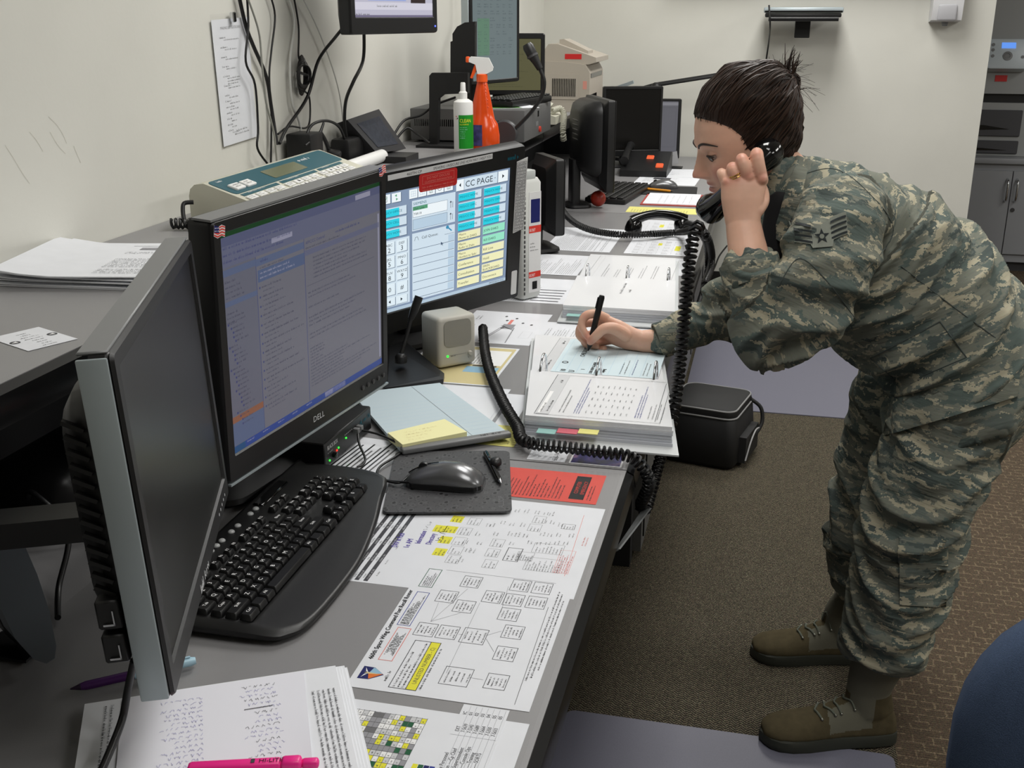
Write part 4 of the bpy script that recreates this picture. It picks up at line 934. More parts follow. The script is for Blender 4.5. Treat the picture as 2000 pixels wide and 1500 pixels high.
# ---- microphone base, speaker
MM_ = MB(); zz = DZ
pts = [at(u, v, z=zz) for u, v in ((750, 762), (866, 748), (868, 738), (790, 690), (757, 700))]
ctr_ = sum(pts, V()) / 5
MICM = BLK
t = thing('gooseneck_microphone', 'black desk microphone with a wedge base beside the small speaker', 'microphone', ctr_)
hts = (.006, .012, .014, .034, .034)
b = MB(); b.loft([[p for p in pts], [p + V((0, 0, h * .7)) for p, h in zip(pts, hts)], [(p + (ctr_ - p) * .12) + V((0, 0, h)) for p, h in zip(pts, hts)]]); part('base', b, BLK, t)
n0 = at(783, 702, z=zz + .036)
b = MB(); b.lathe([(.013, 0), (.013, .012), (.009, .018), (.004, .020)], n0 + V((0, 0, -.006)), 14); part('neck_socket', b, BLK, t, smooth=40)
b = MB(); P = [n0 + V((0, 0, .01)), n0 + V((.008, .016, .045)), n0 + V((.014, .03, .08))]; b.tube(P, .0045, 8, smooth_path=5); part('gooseneck', b, BLK, t, smooth=60)
b = MB(); b.tube([P[-1], P[-1] + V((.006, .008, .018)), P[-1] + V((.014, .018, .045))], [.006, .009, .009], 10); part('microphone_head', b, BLK, t, smooth=60)
sa = at(857, 722, z=DZ); sb = at(931, 708, z=DZ); yw = math.atan2(sb.y - sa.y, sb.x - sa.x); sw_ = (sb - sa).length
Msp = Matrix.Translation(sa) @ Matrix.Rotation(yw, 4, 'Z')
t = thing('desktop_speaker', 'small beige speaker with a green light under the touch screen', 'speaker', sa)
SPK = mat('putty_plastic', (186, 182, 172), rough=.5)
b = MB(Msp); b.rbox((sw_ / 2, .04, .056), (sw_, .08, .112), .010, 3); part('cabinet', b, SPK, t, smooth=50)
b = MB(Msp); b.prism(rrect(.014, .046, sw_ - .014, .104, .012, 4), -.002, .004, axes='xzy'); part('grille', b, mat('speaker_cloth', (150, 147, 138), rough=.9, bump=.4, bump_scale=2500), t)
b = MB(Msp); b.sphere((.022, -.0005, .026), .0028, 8, 6); part('power_light', b, LGR, t, smooth=60)
b = MB(Msp); b.lathe([(.0048, -.001), (.0048, .006), (.004, .007)], (sw_ - .018, 0, .026), 14, rot=(math.pi / 2, 0, 0)); part('volume_knob', b, SPK, t, smooth=40)
I = Ink(Msp @ Matrix(((1, 0, 0, 0), (0, 0, -1, -.0003), (0, 1, 0, 0), (0, 0, 0, 1))), z=.0003); I.line((.026, .0265), (sw_ - .026, .0265), .0004, 'grey'); I.gib(.03, .03, .02, 1, .004, 'grey'); I.gib(sw_ - .022, .020, .01, 1, .003, 'grey'); I.part('speaker_print', t)
# ---- upright white case with SECRET bands (beside the touch screen)
ca = at(1031, 584, z=DZ); cb = at(1057, 578, z=DZ)
yc = math.atan2(cb.y - ca.y, cb.x - ca.x); cw = (cb - ca).length
Mc = Matrix.Translation(ca) @ Matrix.Rotation(yc, 4, 'Z'); chh = at(1060, 344, y=cb.y + .02).z - DZ
t = thing('upright_case', 'tall white perforated case with red bands beside the touch screen', 'case', ca)
WCS = mat('offwhite_case', (206, 208, 204), rough=.45)
dp = .16
b = MB(Mc); b.loft([[(p[0], p[1], z) for p in rrect(-.02 + i, i, cw + i * -1, dp - i, .010, 4)] for z, i in ((.0, .004), (.006, 0), (chh - .012, 0), (chh, .006))]); part('shell', b, WCS, t, smooth=50)
for k in range(22):
    b = MB(Mc); z = .012 + k * (chh - .04) / 22; b.bx((-.014, -.0006, z), (-.010, .002, z + .008)); part('vent_slot', b, DGR, t)
b = MB(Mc); b.prism([(.002, .016), (cw - .004, .016), (cw - .004, chh - .035), (.002, chh - .035)], -.0008, .0, axes='xzy'); lb = part('label', b, mat('label_white', (222, 222, 222)), t)
I = Ink(Mc @ Matrix(((1, 0, 0, .002), (0, 0, -1, -.0009), (0, 1, 0, .016), (0, 0, 0, 1))), z=.0003); lw, lh = cw - .006, chh - .051
I.rect(0, lh * .60, lw, lh * .67, 'red'); I.rect(0, lh * .15, lw, lh * .21, 'red'); I.rect(lw * .15, lh * .70, lw * .9, lh * .93, 'navy'); I.lay = 1
I.text('SECRET', 0.001, lh * .615, .0105, 'white', sx=.62); I.text('SECRET', .001, lh * .162, .0105, 'white', sx=.62); I.gib(.004, lh * .52, lw - .006, 3, .004, 'grey', lead=2.2); I.rect(lw * .3, lh * .03, lw * .7, lh * .11, 'black'); I.part('label_print', lb)
b = MB(Mc); b.rbox((.010, .03, chh + .006), (.044, .05, .03), .004, 2); part('top_latch', b, mat('clear_grey_plastic', (186, 190, 188), rough=.3), t, smooth=40)
# ---- blue picture card, number card, and the sheets under the middle cover
M = page_m(V((-.293, 1.673, ZP)), (1, 0, 0), (0, 1, 0))
t = sheet('picture_card', 'dark blue picture card at the corner of the middle desk', 'card', M, .090, .058, m=mat('card_white', (228, 228, 228)))
I = Ink(M)
def night():
    m = bpy.data.materials.new('ink_night_photo'); m.use_nodes = True; nt = m.node_tree; b = nt.nodes['Principled BSDF']; b.inputs['Roughness'].default_value = .3
    tc = nd(nt, 'ShaderNodeTexCoord'); n = nd(nt, 'ShaderNodeTexNoise', i_Scale=45.0, i_Detail=4.0); r = nd(nt, 'ShaderNodeValToRGB'); e = r.color_ramp.elements
    e[0].position = .35; e[0].color = lin((20, 18, 28)); e[1].position = .75; e[1].color = lin((150, 120, 140)); x = e.new(.55); x.color = lin((46, 44, 110))
    nt.links.new(tc.outputs['Object'], n.inputs['Vector']); nt.links.new(n.outputs['Fac'], r.inputs['Fac']); nt.links.new(r.outputs['Color'], b.inputs['Base Color']); return m
NIGHT = night(); I.rect(.003, .003, .087, .056, 'night'); I.part('photo_print', t, matf=lambda k: NIGHT)
M = page_m(V((-.366, 1.673, ZP)), (1, 0, 0), (0, 1, 0))
t = sheet('number_card', 'white card with a handwritten phone number beside the picture card', 'card', M, .066, .065)
I = Ink(M); I.gib(.005, .06, .03, 7, .003, 'grey', lead=2.2); I.text('636-1421', .052, .004, .014, 'dark', rot=math.pi / 2, sx=.9); I.part('printed_text', t)
def filler(I, w, h, kind):
    if kind == 'text': I.gib(.012, h - .012, w - .024, int((h - .03) / .0062), .0032, 'grey', lead=1.95, para=.12)
    elif kind == 'table':
        for k in range(5): I.rect(.02 + k * .03, h * .1, .028 + k * .03, h * .45, 'dark')
        I.gib(.012, h - .012, w - .024, int(h * .5 / .0062), .0032, 'grey', lead=1.95)
    elif kind == 'chart':
        for i in range(5):
            for j in range(4): I.frame(.015 + i * w / 5.6, .02 + j * h / 4.6, .015 + i * w / 5.6 + w / 8, .02 + j * h / 4.6 + h / 7, .0005, 'grey'); I.gib(.017 + i * w / 5.6, .02 + j * h / 4.6 + h / 7, w / 9, 4, .0026, 'grey', lead=1.7)
        I.rect(w * .3, h * .2, w * .6, h * .28, 'yellow'); I.rect(w * .6, h * .5, w * .75, h * .56, 'yellow')
    elif kind == 'plan':
        I.gib(.02, h - .015, w * .55, 2, .006, 'grey', lead=1.5); I.gib(w * .7, h - .015, w * .2, 2, .005, 'grey')
        for a_, b_ in (((.01, h * .62), (w * .5, h * .5)), ((.01, h * .60), (w * .5, h * .47)), ((.01, h * .3), (w * .5, h * .34)), ((w * .42, h * .33), (w * .55, h * .52))): I.line(a_, b_, .003, 'line')
        I.rect(w * .45, h * .35, w * .6, h * .5, 'line'); I.rect(w * .6, h * .42, w * .75, h * .46, 'rose')
        for x_, y_ in ((.72, .5), (.8, .4), (.66, .28), (.62, .16), (.85, .55)): I.disc(w * x_, h * y_, .006, 'dark', sy=.6)
        I.frame(w * .2, h * .08, w * .4, h * .2, .0004, 'line')
    elif kind == 'map':
        I.rect(.006, .006, w - .006, h - .006, 'tan'); I.lay = 1; I.rect(w * .5, .012, w * .9, h * .5, 'white'); I.rect(w * .3, .012, w * .45, h * .4, 'sky'); I.lay = 2; I.gib(w * .52, h * .48, w * .36, 6, .004, 'dark', lead=1.7); I.gib(.012, h - .01, w * .7, 3, .004, 'grey', lead=2)
        I.rect(w * .46, .02, w * .49, h * .35, 'dark')
flat = [  # name, label, x right edge, y near edge, size along y, size along -x, kind
    ('floor_plan_sheet', 'white floor plan sheet left of the near binder', -.505, 2.33, .28, .20, 'plan'),
    ('map_sheet', 'tan map sheet with a blue box in front of the small speaker', -.520, 2.03, .27, .21, 'map'),
    ('plain_sheet', 'blank white sheet in front of the wedge microphone base', -.475, 1.80, .22, .21, 'none'),
    ('purple_memo_sheet', 'white sheet with purple bars along the near binder', -.425, 1.735, .26, .09, 'memo'),
    ('yellow_memo_sheet', 'yellow handwritten sheet under the coiled cord by the blue pad', -.400, 1.72, .10, .10, 'yel'),
    ('printed_sheet', 'sheet of small print beyond the perforated case', -.52, 3.05, .28, .21, 'text'),
    ('printed_sheet', 'sheet of dark bar rows beside the far binder', -.495, 2.72, .28, .215, 'table'),
    ('chart_sheet', 'boxed chart sheet with yellow marks in front of the desk handset', -.215, 3.40, .25, .215, 'chart'),
    ('chart_sheet', 'yellow-marked chart sheet at the back edge of the far binder', -.222, 3.12, .24, .26, 'chart'),
    ('printed_sheet', 'white sheet lying under the desk handset', -.225, 3.66, .36, .25, 'chart'),
    ('printed_sheet', 'faint printed sheet left of the desk handset', -.475, 3.40, .40, .22, 'text'),
    ('printed_sheet', 'grey-headed sheet between the two open binders', -.205, 2.37, .17, .30, 'text'),
]
for k, (nm, lb, xr, yn, ly, lx, kind) in enumerate(flat):
    M = page_m(V((xr, yn, ZP + .00035 * (k % 3))), RY, UX)
    mm = mat('yellow_paper', (226, 220, 130), rough=.75) if kind == 'yel' else None
    t = sheet(nm, lb, 'paper', M, ly, lx, th=.0002, m=mm, group='sheets under the clear desk cover'); I = Ink(M, z=.00025)
    if kind == 'memo':
        I.rect(.02, .05, .23, .062, 'lav'); I.rect(.03, .036, .2, .044, 'line'); I.rect(.02, .02, .08, .03, 'yellow'); I.gib(.02, .085, .2, 3, .004, 'grey', lead=1.8)
    elif kind == 'yel':
        for q in range(6): I.hand(.01, .012 + q * .014, .07, .006, 'grey', wd=.0005)
    else: filler(I, ly, lx, kind)
    I.part('printed_text', t)
# ---- open ring binders
SLV = mat('page_protector_white', (232, 233, 236), rough=.3, spec=.5, coat=.25)
EDGE = mat('page_edge_white', (200, 203, 210), rough=.6)
COVER = mat('binder_cover_white', (206, 209, 210), rough=.4)
def binder(label, near, far, zl, y_mid, n_front, n_back, tabs, seedv, curl=.0):
    """near / far: (x left, x right, y) of the two ends; rings across the middle line y_mid"""
    random.seed(seedv); xl, xr, y0 = near; xl2, xr2, y1 = far
    t = thing('ring_binder', label, 'binder', ((xl + xr) / 2, y_mid, DZ), 'open ring binders')
    fx = lambda y, f: (xl + (xl2 - xl) * (y - y0) / (y1 - y0)) * (1 - f) + (xr + (xr2 - xr) * (y - y0) / (y1 - y0)) * f
    def slab(name, ya, yb, z0, z1, f0, f1, m, lab=None, r=.0):
        b = MB(); Q = [(fx(ya, f0), ya), (fx(ya, f1), ya), (fx(yb, f1), yb), (fx(yb, f0), yb)]; b.prism(Q, z0, z1); return part(name, b, m, t, label=lab)
    slab('front_cover', y0, y_mid - .028, DZ, DZ + .003, 0, 1, COVER); slab('spine', y_mid - .0275, y_mid + .0275, DZ, DZ + .003, 0, 1, COVER); slab('back_cover', y_mid + .028, y1, DZ, DZ + .003, 0, 1, COVER)
    z = DZ + .0032; tb = None
    for k in range(n_front):
        h = zl * random.uniform(.7, 1.3) / n_front; o = .02 + random.uniform(-.004, .006) + .012 * k / n_front
        slab('page_bundle', y0 + o + .012, y_mid - .024 - .004 * k / n_front, z, z + h * .92, .03 + random.uniform(-.004, .004), .965 + random.uniform(-.004, .004), SLV if k > n_front - 3 else EDGE); z += h
    zt = z; z = DZ + .0032
    for k in range(n_back):
        h = zl * .35 * random.uniform(.7, 1.3) / n_back
        slab('page_bundle', y_mid + .020 + .003 * k / n_back, y1 - .012 - random.uniform(0, .008), z, z + h * .92, .03 + random.uniform(-.004, .004), .965, SLV if k > n_back - 3 else EDGE); z += h
    zb = z
    b = MB(); b.bx((fx(y_mid, .04), y_mid - .009, DZ + .0032), (fx(y_mid, .96), y_mid + .009, DZ + .007)); part('ring_plate', b, CHR, t)
    for f in (.12, .51, .9):
        b = MB(); cx_ = fx(y_mid, f); R_ = max(zt, z) - DZ + .014; P = [(cx_, y_mid - .034 * math.cos(a), DZ + .012 + R_ * 1.0 * math.sin(a) ** .8) for a in np.linspace(0, math.pi, 14)]
        b.tube(P, .0024, 8); part('ring', b, CHR, t, smooth=60)
    for (f0, f1, col, up) in tabs:
        b = MB(); zz_ = DZ + .0032 + zl * up; b.bx((fx(y0, f0), y0 + .008, zz_), (fx(y0, f1), y0 + .03, zz_ + .0012)); ob = part('index_tab', b, mat('tab_%d_%d_%d' % col, col, rough=.4), t)
    return t, fx, zt, zb
b1, fx1, zt, zb = binder('open ring binder of printed forms under the writing hand', (-.392, -.112, 1.732), (-.508, -.204, 2.37), .034, 2.055, 6, 4, [(.23, .36, (206, 98, 112), .55), (.365, .49, (226, 220, 130), .62), (.10, .22, (150, 196, 190), .45)], 5)
def form_page(fx, ya, yb, z, t, rich):
    M = page_m(V((fx(ya, .035), ya, z)), V((fx(ya, .96), ya, 0)) - V((fx(ya, .035), ya, 0)), V((fx(yb, .035), yb, 0)) - V((fx(ya, .035), ya, 0)))
    w = fx(ya, .96) - fx(ya, .035); h = yb - ya; I = Ink(M, z=.0004)
    return M, w, h, I
M, w, h, I = form_page(fx1, 1.770, 2.022, zt, b1, 1)
I.frame(.012, .012, w - .022, h - .012, .0008, 'dark'); I.rect(.014, .014, .038, h - .014, 'pale'); I.lay = 1; I.rect(.017, .020, .024, h * .55, 'white'); I.lay = 2
def vgib(x, y, L, n, k, th=.0032, lead=1.7, **kw):
    """print running up the page (it reads from the side)"""
    J = Ink(M @ Matrix.Translation((x, y, 0)) @ Matrix.Rotation(math.pi / 2, 4, 'Z'), z=.0006); J.gib(0, 0, L, n, th, k, lead=lead, **kw); return J
extra = [vgib(.016, .022, .1, 1, 'dark', .0045), vgib(.026, .03, .14, 1, 'dark', .005), vgib(.020, h - .06, .04, 1, 'dark', .006), vgib(.048, .03, .18, 2, 'dark', lead=2.4), vgib(.078, .03, .2, 3, 'blue', .003, lead=1.5, fill=1)]
for i in range(8):
    for j in range(5): extra.append(vgib(.098 + i * .0105, .035 + j * .036, .02, 1, 'dark', .003))
extra += [vgib(.188, .03, .2, 3, 'blue', .003, lead=1.5, fill=1), vgib(.208, .03, .15, 2, 'grey', .003, lead=2.6), vgib(.225, .03, .12, 2, 'grey', .003, lead=2.4)]
I.line((w - .032, .02), (w - .032, h - .02), .0009, 'dark')
I.part('printed_form', b1)
for J in extra:
    I.v += [tuple(I.M.inverted() @ (J.M @ V(p))) for p in J.v]
I = Ink(M)
def merge(name, parent, lst):
    v = []; f = []; mi = []; ks = []
    for J in lst:
        o = len(v); v += [tuple(J.M @ V(p)) for p in J.v]; f += [tuple(i + o for i in q) for q in J.f]
        for i in J.mi:
            k = J.keys[i]
            if k not in ks: ks.append(k)
            mi.append(ks.index(k))
    me = bpy.data.meshes.new(name); me.from_pydata(v, [], f)
    for k in ks: me.materials.append(ink_mat(k))
    me.polygons.foreach_set('material_index', mi); return part(name, me, None, parent)
merge('printed_form', b1, extra)
# upper page with the handwriting
M, w, h, I = form_page(fx1, 2.075, 2.350, zb, b1, 1)
I.frame(.010, .012, w - .012, h - .012, .0006, 'grey'); I.rect(.012, .014, .034, h - .014, 'pale'); I.lay = 1; I.rect(.036, .016, w - .014, h - .014, 'sheetblue')
I.lay = 2
for k in range(9): I.line((.045 + k * .022, .02), (.045 + k * .022, h - .02), .0004, 'sky')
J = []
def vhand(x, y, s, size, k='black'):
    q = Ink(M @ Matrix.Translation((x, y, 0)) @ Matrix.Rotation(math.pi / 2, 4, 'Z'), z=.0008); q.text(s, 0, 0, size, k); q.text(s, .0007, .0004, size, k, lay=1); J.append(q)
vhand(.088, .13, 'CHECKLIST', .014); vhand(.066, .02, '10', .016); vhand(.062, .075, 'O', .02); vhand(.085, .02, 'U', .018); vhand(.104, .04, '1', .012); vhand(.122, .02, 'SOB ADM GLASER', .0095); vhand(.134, .02, 'HOTEL', .012); vhand(.146, .03, 'Saying', .010)
J += [vgib(.016, .03, .12, 1, 'dark', .005), vgib(.018, h - .06, .04, 1, 'dark', .006), vgib(.17, .03, .15, 2, 'grey', lead=3), vgib(.2, .03, .15, 1, 'blue'), vgib(.22, .03, .15, 2, 'grey', lead=2.4)]
INKS['sheetblue'] = (206, 222, 228)
I.part('printed_form', b1); merge('handwriting', b1, J)
b2, fx2, zt2, zb2 = binder('open ring binder with a mostly blank title page, the farther of the two', (-.478, -.182, 2.53), (-.525, -.245, 3.29), .034, 2.925, 5, 4, [(.07, .18, (150, 196, 190), .35), (.26, .31, (226, 214, 120), .5)], 9)
M, w, h, I = form_page(fx2, 2.575, 2.89, zt2, b2, 0)
merge('printed_title', b2, [vgib(.112, .14, .12, 1, 'grey', .008, fill=1, ragged=False), vgib(.133, .16, .03, 1, 'grey', .008, fill=1)])
M, w, h, I = form_page(fx2, 2.95, 3.27, zb2, b2, 0); I.frame(.012, .012, w - .012, h - .012, .0006, 'grey'); I.rect(.014, .014, .03, h - .014, 'pale'); I.part('form_frame', b2)
merge('printed_form', b2, [vgib(.05 + k * .035, .03, .22, 2, 'grey', .003, lead=2.4) for k in range(5)])
random.seed(21)
# ================================================================== shelf, walls, far desk, alcove, floor things
def slab_quad(mb, P, n, th):
    """thin board from four world corners, thickened along n"""
    P = [V(p) for p in P]; n = V(n).normalized() * th
    mb._add([*P, *[p + n for p in P]], [(3, 2, 1, 0), (4, 5, 6, 7), (0, 1, 5, 4), (1, 2, 6, 5), (2, 3, 7, 6), (3, 0, 4, 7)]); return mb
def ztop(x): return S + x
# ---- paper pile and card on the shelf
t = thing('paper_stack', 'fanned pile of printed papers on the raised shelf by the left wall', 'papers', (-1.04, 1.62, S))
rngp = random.Random(4)
for k in range(9):
    M = Matrix.Translation((-1.035 + rngp.uniform(-.012, .012), 1.61 + rngp.uniform(-.012, .012), S + .0006 + k * .0024)) @ Matrix.Rotation(.10 + rngp.uniform(-.05, .05) + (.10 if k > 6 else 0), 4, 'Z')
    b = MB(M); N = 9; hx, hy = .185, .130
    X = np.linspace(-hx, hx, N); vs = []
    for zz in (0, .0019):
        for x in X:
            c_ = .012 * max(0, (-x - .07) / .115) ** 2 * (k / 8)
            for y in (-hy, hy): vs.append((x, y, zz + c_))
    fs = []
    for i in range(N - 1):
        a = 2 * i; o = 2 * N
        fs += [(a, a + 1, a + 3, a + 2), (o + a, o + a + 2, o + a + 3, o + a + 1), (a, a + 2, o + a + 2, o + a), (a + 1, o + a + 1, o + a + 3, a + 3)]
    o = 2 * N; fs += [(0, o, o + 1, 1), (2 * N - 2, 2 * N - 1, o + 2 * N - 1, o + 2 * N - 2)]
    b._add(vs, fs); part('paper', b, PAPER(), t, smooth=30)
I = Ink(M @ Matrix.Translation((-.04, -.13, .0021))); I.rect(.02, .205, .20, .222, 'line'); I.gib(.005, .20, .2, 20, .0042, 'grey', lead=2.1, para=.2); I.rect(.0, .235, .21, .2365, 'grey'); I.part('printed_text', t)
Q = [at(u, v, z=S + .0006) for u, v in ((5, 655), (55, 686), (152, 662), (110, 632))]
M = page_m(Q[0], Q[3] - Q[0], Q[0] - Q[1]); M = page_m(Q[1], Q[2] - Q[1], Q[0] - Q[1]); iv = M.inverted()
w_ = (Q[2] - Q[1]).length; h_ = (iv @ Q[0]).y
t = sheet('instruction_card', 'small white instruction card alone on the raised shelf', 'card', M, w_, h_)
I = Ink(M); I.gib(w_ * .28, h_ * .92, w_ * .48, 8, .0032, 'grey', lead=h_ * .85 / 8 / .0032, center=True)
for x, y in ((w_ * .13, h_ * .5), (w_ * .88, h_ * .5)): I.disc(x, y, .007, 'dark'); I.lay = 1; I.poly([(x - .005, y), (x + .003, y + .004), (x + .003, y - .004)], 'white'); I.lay = 0
I.part('printed_text', t)
# ---- teal call box
TEAL = mat('teal_panel', (30, 84, 96), rough=.45); CREAM = mat('cream_plastic', (196, 194, 178), rough=.5)
Y0, Y1 = 2.013, 2.62
prof = [(-1.152, .0), (-1.152, .060), (-1.148, .074), (-1.138, .083), (-1.118, .086), (-.985, .042), (-.980, .036), (-.980, .0)]
t = thing('call_box', 'cream desktop call console with teal top panel and white key rows on the shelf', 'console', (-1.02, 2.3, S))
b = MB(); b.prism([(x, S + .0005 + z) for x, z in prof], Y0, Y1, axes='xzy'); part('body', b, CREAM, t, smooth=40)
tp0 = V((-1.118, Y0, S + .0865)); sl = V((.133, 0, -.044)); Ls = sl.length
M = page_m(tp0 + sl, (0, 1, 0), -sl); wl_ = Y1 - Y0      # page: x along the wall, y up the slope
b = MB(M); b.prism(rrect(.010, Ls * .50, wl_ - .01, Ls - .002, .012, 3), 0, .0012); tpn = part('teal_panel', b, TEAL, t, label='teal top panel')
b = MB(M); b.prism(rrect(.22, Ls * .58, .40, Ls * .86, .004, 3), .0012, .0022); part('display', b, mat('olive_display', (112, 116, 92), rough=.2), t)
for x in (.055, .105):
    b = MB(M); b.rbox((x, Ls * .66, .003), (.040, .024, .006), .0015, 1); part('key', b, WHT, t)
b = MB(M); b.prism([(.02, Ls * .40), (.19, Ls * .40), (.19, Ls * .47), (.02, Ls * .47)], 0, .0010); b2_ = MB(M)
part('teal_strip', b, TEAL, t)
b = MB(M); b.prism([(.205, Ls * .40), (.40, Ls * .40), (.40, Ls * .47), (.205, Ls * .47)], 0, .0010); part('teal_strip', b, TEAL, t)
b = MB(M); b.prism([(.415, Ls * .40), (.56, Ls * .40), (.56, Ls * .47), (.415, Ls * .47)], 0, .0010); part('teal_strip', b, TEAL, t)
for r in range(2):
    for q in range(12):
        x = .03 + q * .044 + (.01 if q > 3 else 0) + (.012 if q > 7 else 0)
        b = MB(M); b.rbox((x, Ls * (.31 - r * .13), .002), (.034, .014, .004), .001, 1); part('key', b, WHT, t)
I = Ink(M, z=.0045)
for r in range(2):
    for q in range(12):
        x = .03 + q * .044 + (.01 if q > 3 else 0) + (.012 if q > 7 else 0)
        if q in (5, 9, 10): I.poly([(x - .005, Ls * (.31 - r * .13) - .004), (x + .005, Ls * (.31 - r * .13) - .004), (x, Ls * (.31 - r * .13) + .006)], 'dark')
        else: I.gib(x - .014, Ls * (.31 - r * .13) + .006, .028, 2, .0034, 'dark', lead=1.6, fill=1)
I.z = .0075
for x in (.055, .105): I.gib(x - .015, Ls * .66 + .009, .03, 2, .0046, 'dark', lead=1.7, fill=1)
I.z = .0016; I.gib(.035, Ls * .97, .03, 1, .006, 'white', ragged=False); I.gib(.42, Ls * .95, .07, 1, .012, 'white', ragged=False, fill=1); [I.gib(q, Ls * .49, .1, 1, .0045, 'pale') for q in (.05, .24, .44)]
I.part('key_print', t)
# handset hook and coiled lead at its near end
t2 = thing('curly_lead', 'black curly lead bundled against the near end of the teal call console', 'cord', (-1.13, 1.96, S))
b = MB(); b.tube([at(378, 395, y=1.99), at(360, 397, y=1.98), at(357, 410, y=1.97), at(360, 432, y=1.96), at(366, 440, y=1.955)], .0045, 8, smooth_path=5); part('lead', b, CAB, t2, smooth=60)
b = MB(); b.tube(coil_path([(-1.165, 1.955, S + .013), (-1.12, 1.965, S + .013), (-1.06, 1.965, S + .013), (-.99, 1.98, S + .013)], .009, .009, 10, 8), .0032, 5); part('coil', b, CAB, t2, smooth=60)
# ---- adapters and plugs by the wall
t = thing('power_adapter', 'upright black power adapter below the bundle of wall cables', 'adapter', (-1.18, 2.66, S))
b = MB(); b.rbox((-1.180, 2.67, S + .062), (.07, .085, .122), .006, 2); part('case', b, BLK, t, smooth=40)
t = thing('power_adapter', 'black power adapter lying behind the white tube', 'adapter', (-1.16, 3.02, S))
b = MB(); b.rbox((-1.182, 2.97, S + .042), (.06, .12, .080), .012, 2); part('case', b, BLK, t, smooth=40)
t = thing('power_plug', 'black plug standing up between the two power adapters', 'plug', (-1.17, 2.83, S))
b = MB(); b.rbox((-1.175, 2.84, S + .03), (.04, .06, .058), .008, 2, rot=(0, .2, .3)); part('plug_body', b, BLK, t, smooth=40); b = MB(); b.tube([(-1.18, 2.83, S + .055), (-1.185, 2.82, S + .085), (-1.19, 2.80, S + .11)], .006, 8, smooth_path=4); part('plug_lead', b, CAB, t, smooth=60)
a = V((-1.11, 2.68, S + .020)); e = V((-1.11, 3.06, S + .020))
t = thing('white_tube', 'white rolled tube lying behind the teal call console', 'tube', (a + e) / 2)
b = MB(); b.tube([a, e], .0185, 16); part('roll', b, WHT, t, smooth=40)
b = MB(); b.tube([a + V((0, -.004, 0)), a + V((0, .001, 0))], .014, 14); part('end_cap', b, MGR, t, smooth=40)
# ---- tilted display unit
tl_, tr_, br_, bl_ = at(678, 234, y=2.96), at(740, 213, y=3.13), at(793, 290, y=3.22), at(737, 300, y=3.05)
br_.z = max(br_.z, S + .02); bl_.z = max(bl_.z, S + .02)
n_ = (tr_ - tl_).cross(bl_ - tl_).normalized(); n_ = n_ if n_.dot(V((0, 0, CAM_H)) - tl_) > 0 else -n_
t = thing('tilted_display', 'thick dark grey display unit tilted back beside the wall', 'display', (bl_ + br_) / 2)
b = MB(); slab_quad(b, [tl_, tr_, br_, bl_], -n_, .045); part('housing', b, DGR, t)
cc = (tl_ + tr_ + br_ + bl_) / 4; ins = [cc + (p - cc) * .70 + n_ * .001 for p in (tl_, tr_, br_, bl_)]
b = MB(); slab_quad(b, ins, n_, .001); part('screen', b, mat('dark_blue_grey_screen', (56, 60, 70), rough=.35, noise_amt=.25, noise_scale=90), t)
b = MB(); b.bx((-1.12, 3.04, S + .0005), (-1.03, 3.16, S + .02)); kq = (tl_ + tr_ + br_ + bl_) / 4 - n_ * .06; b.bx((kq.x - .03, kq.y - .02, S + .0005), (kq.x + .02, kq.y + .02, kq.z)); part('foot', b, BLK, t)
# ---- bottles
p0 = at(906, 300, z=S)
t = thing('spray_bottle', 'white cleaner bottle with a green label and fine-mist cap', 'bottle', p0)
b = MB(); R0 = .0305
b.lathe([(R0 * .9, 0), (R0, .004), (R0, .150), (R0 * .96, .158), (R0 * .55, .166)], p0 + V((0, 0, .0005)), 28); part('bottle', b, WHT, t, smooth=40)
b = MB(); b.lathe([(.013, .166), (.013, .186), (.011, .188), (.0085, .190), (.0075, .214), (.006, .216)], p0, 20); part('cap', b, WHT, t, smooth=40)
Mlab = Matrix.Translation(p0)
ca_ = math.atan2(-p0.y, -p0.x)
def arc_quad(mb, c0, R_, a0, a1, z0, z1, n=10):
    for i in range(n):
        A, B_ = a0 + (a1 - a0) * i / n, a0 + (a1 - a0) * (i + 1) / n
        P = [c0 + V((R_ * math.cos(q), R_ * math.sin(q), z)) for q, z in ((A, z0), (B_, z0), (B_, z1), (A, z1))]
        mb.quad(*P)
GRL = mat('label_green', (12, 140, 30), rough=.4)
b = MB(); arc_quad(b, p0, R0 + .0004, ca_ - .5, ca_ + 1.6, .018, .120); lb = part('label', b, GRL, t, label='green label')
class Arc(Ink): pass
def arc_ink(name, parent, c0, R_, amid, items, zoff=0.0):
    I = Ink(Matrix.Identity(4), z=0); 
    for (s, x, z, size, k, kw) in items: I.text(s, x, z, size, k, **kw)
    v = []
    for (x, y, l) in I.v: q = amid + x / R_; v.append((c0.x + (R_ + l) * math.cos(q), c0.y + (R_ + l) * math.sin(q), c0.z + y))
    me = bpy.data.meshes.new(name); me.from_pydata(v, [], I.f)
    for k in I.keys: me.materials.append(ink_mat(k))
    me.polygons.foreach_set('material_index', I.mi); return part(name, me, None, parent)
arc_ink('label_print', lb, p0, R0 + .0008, ca_, [('CLEAN', -.012, .098, .015, 'yellow', dict(sx=.8)), ('ALL-PURPOSE', -.012, .090, .006, 'yellow', dict(sx=.8))] + [('cleans glass', -.011, .082 - k * .007, .0045, 'white', dict(sx=.8)) for k in range(0)])
I = Ink(Matrix.Identity(4), z=0); I.gib(-.011, .088, .03, 6, .0032, 'mint', lead=2.0); I.gib(-.026, .122, .012, 2, .005, 'red', lead=1.6); I.rect(-.021, .108, .0, .112, 'dark')
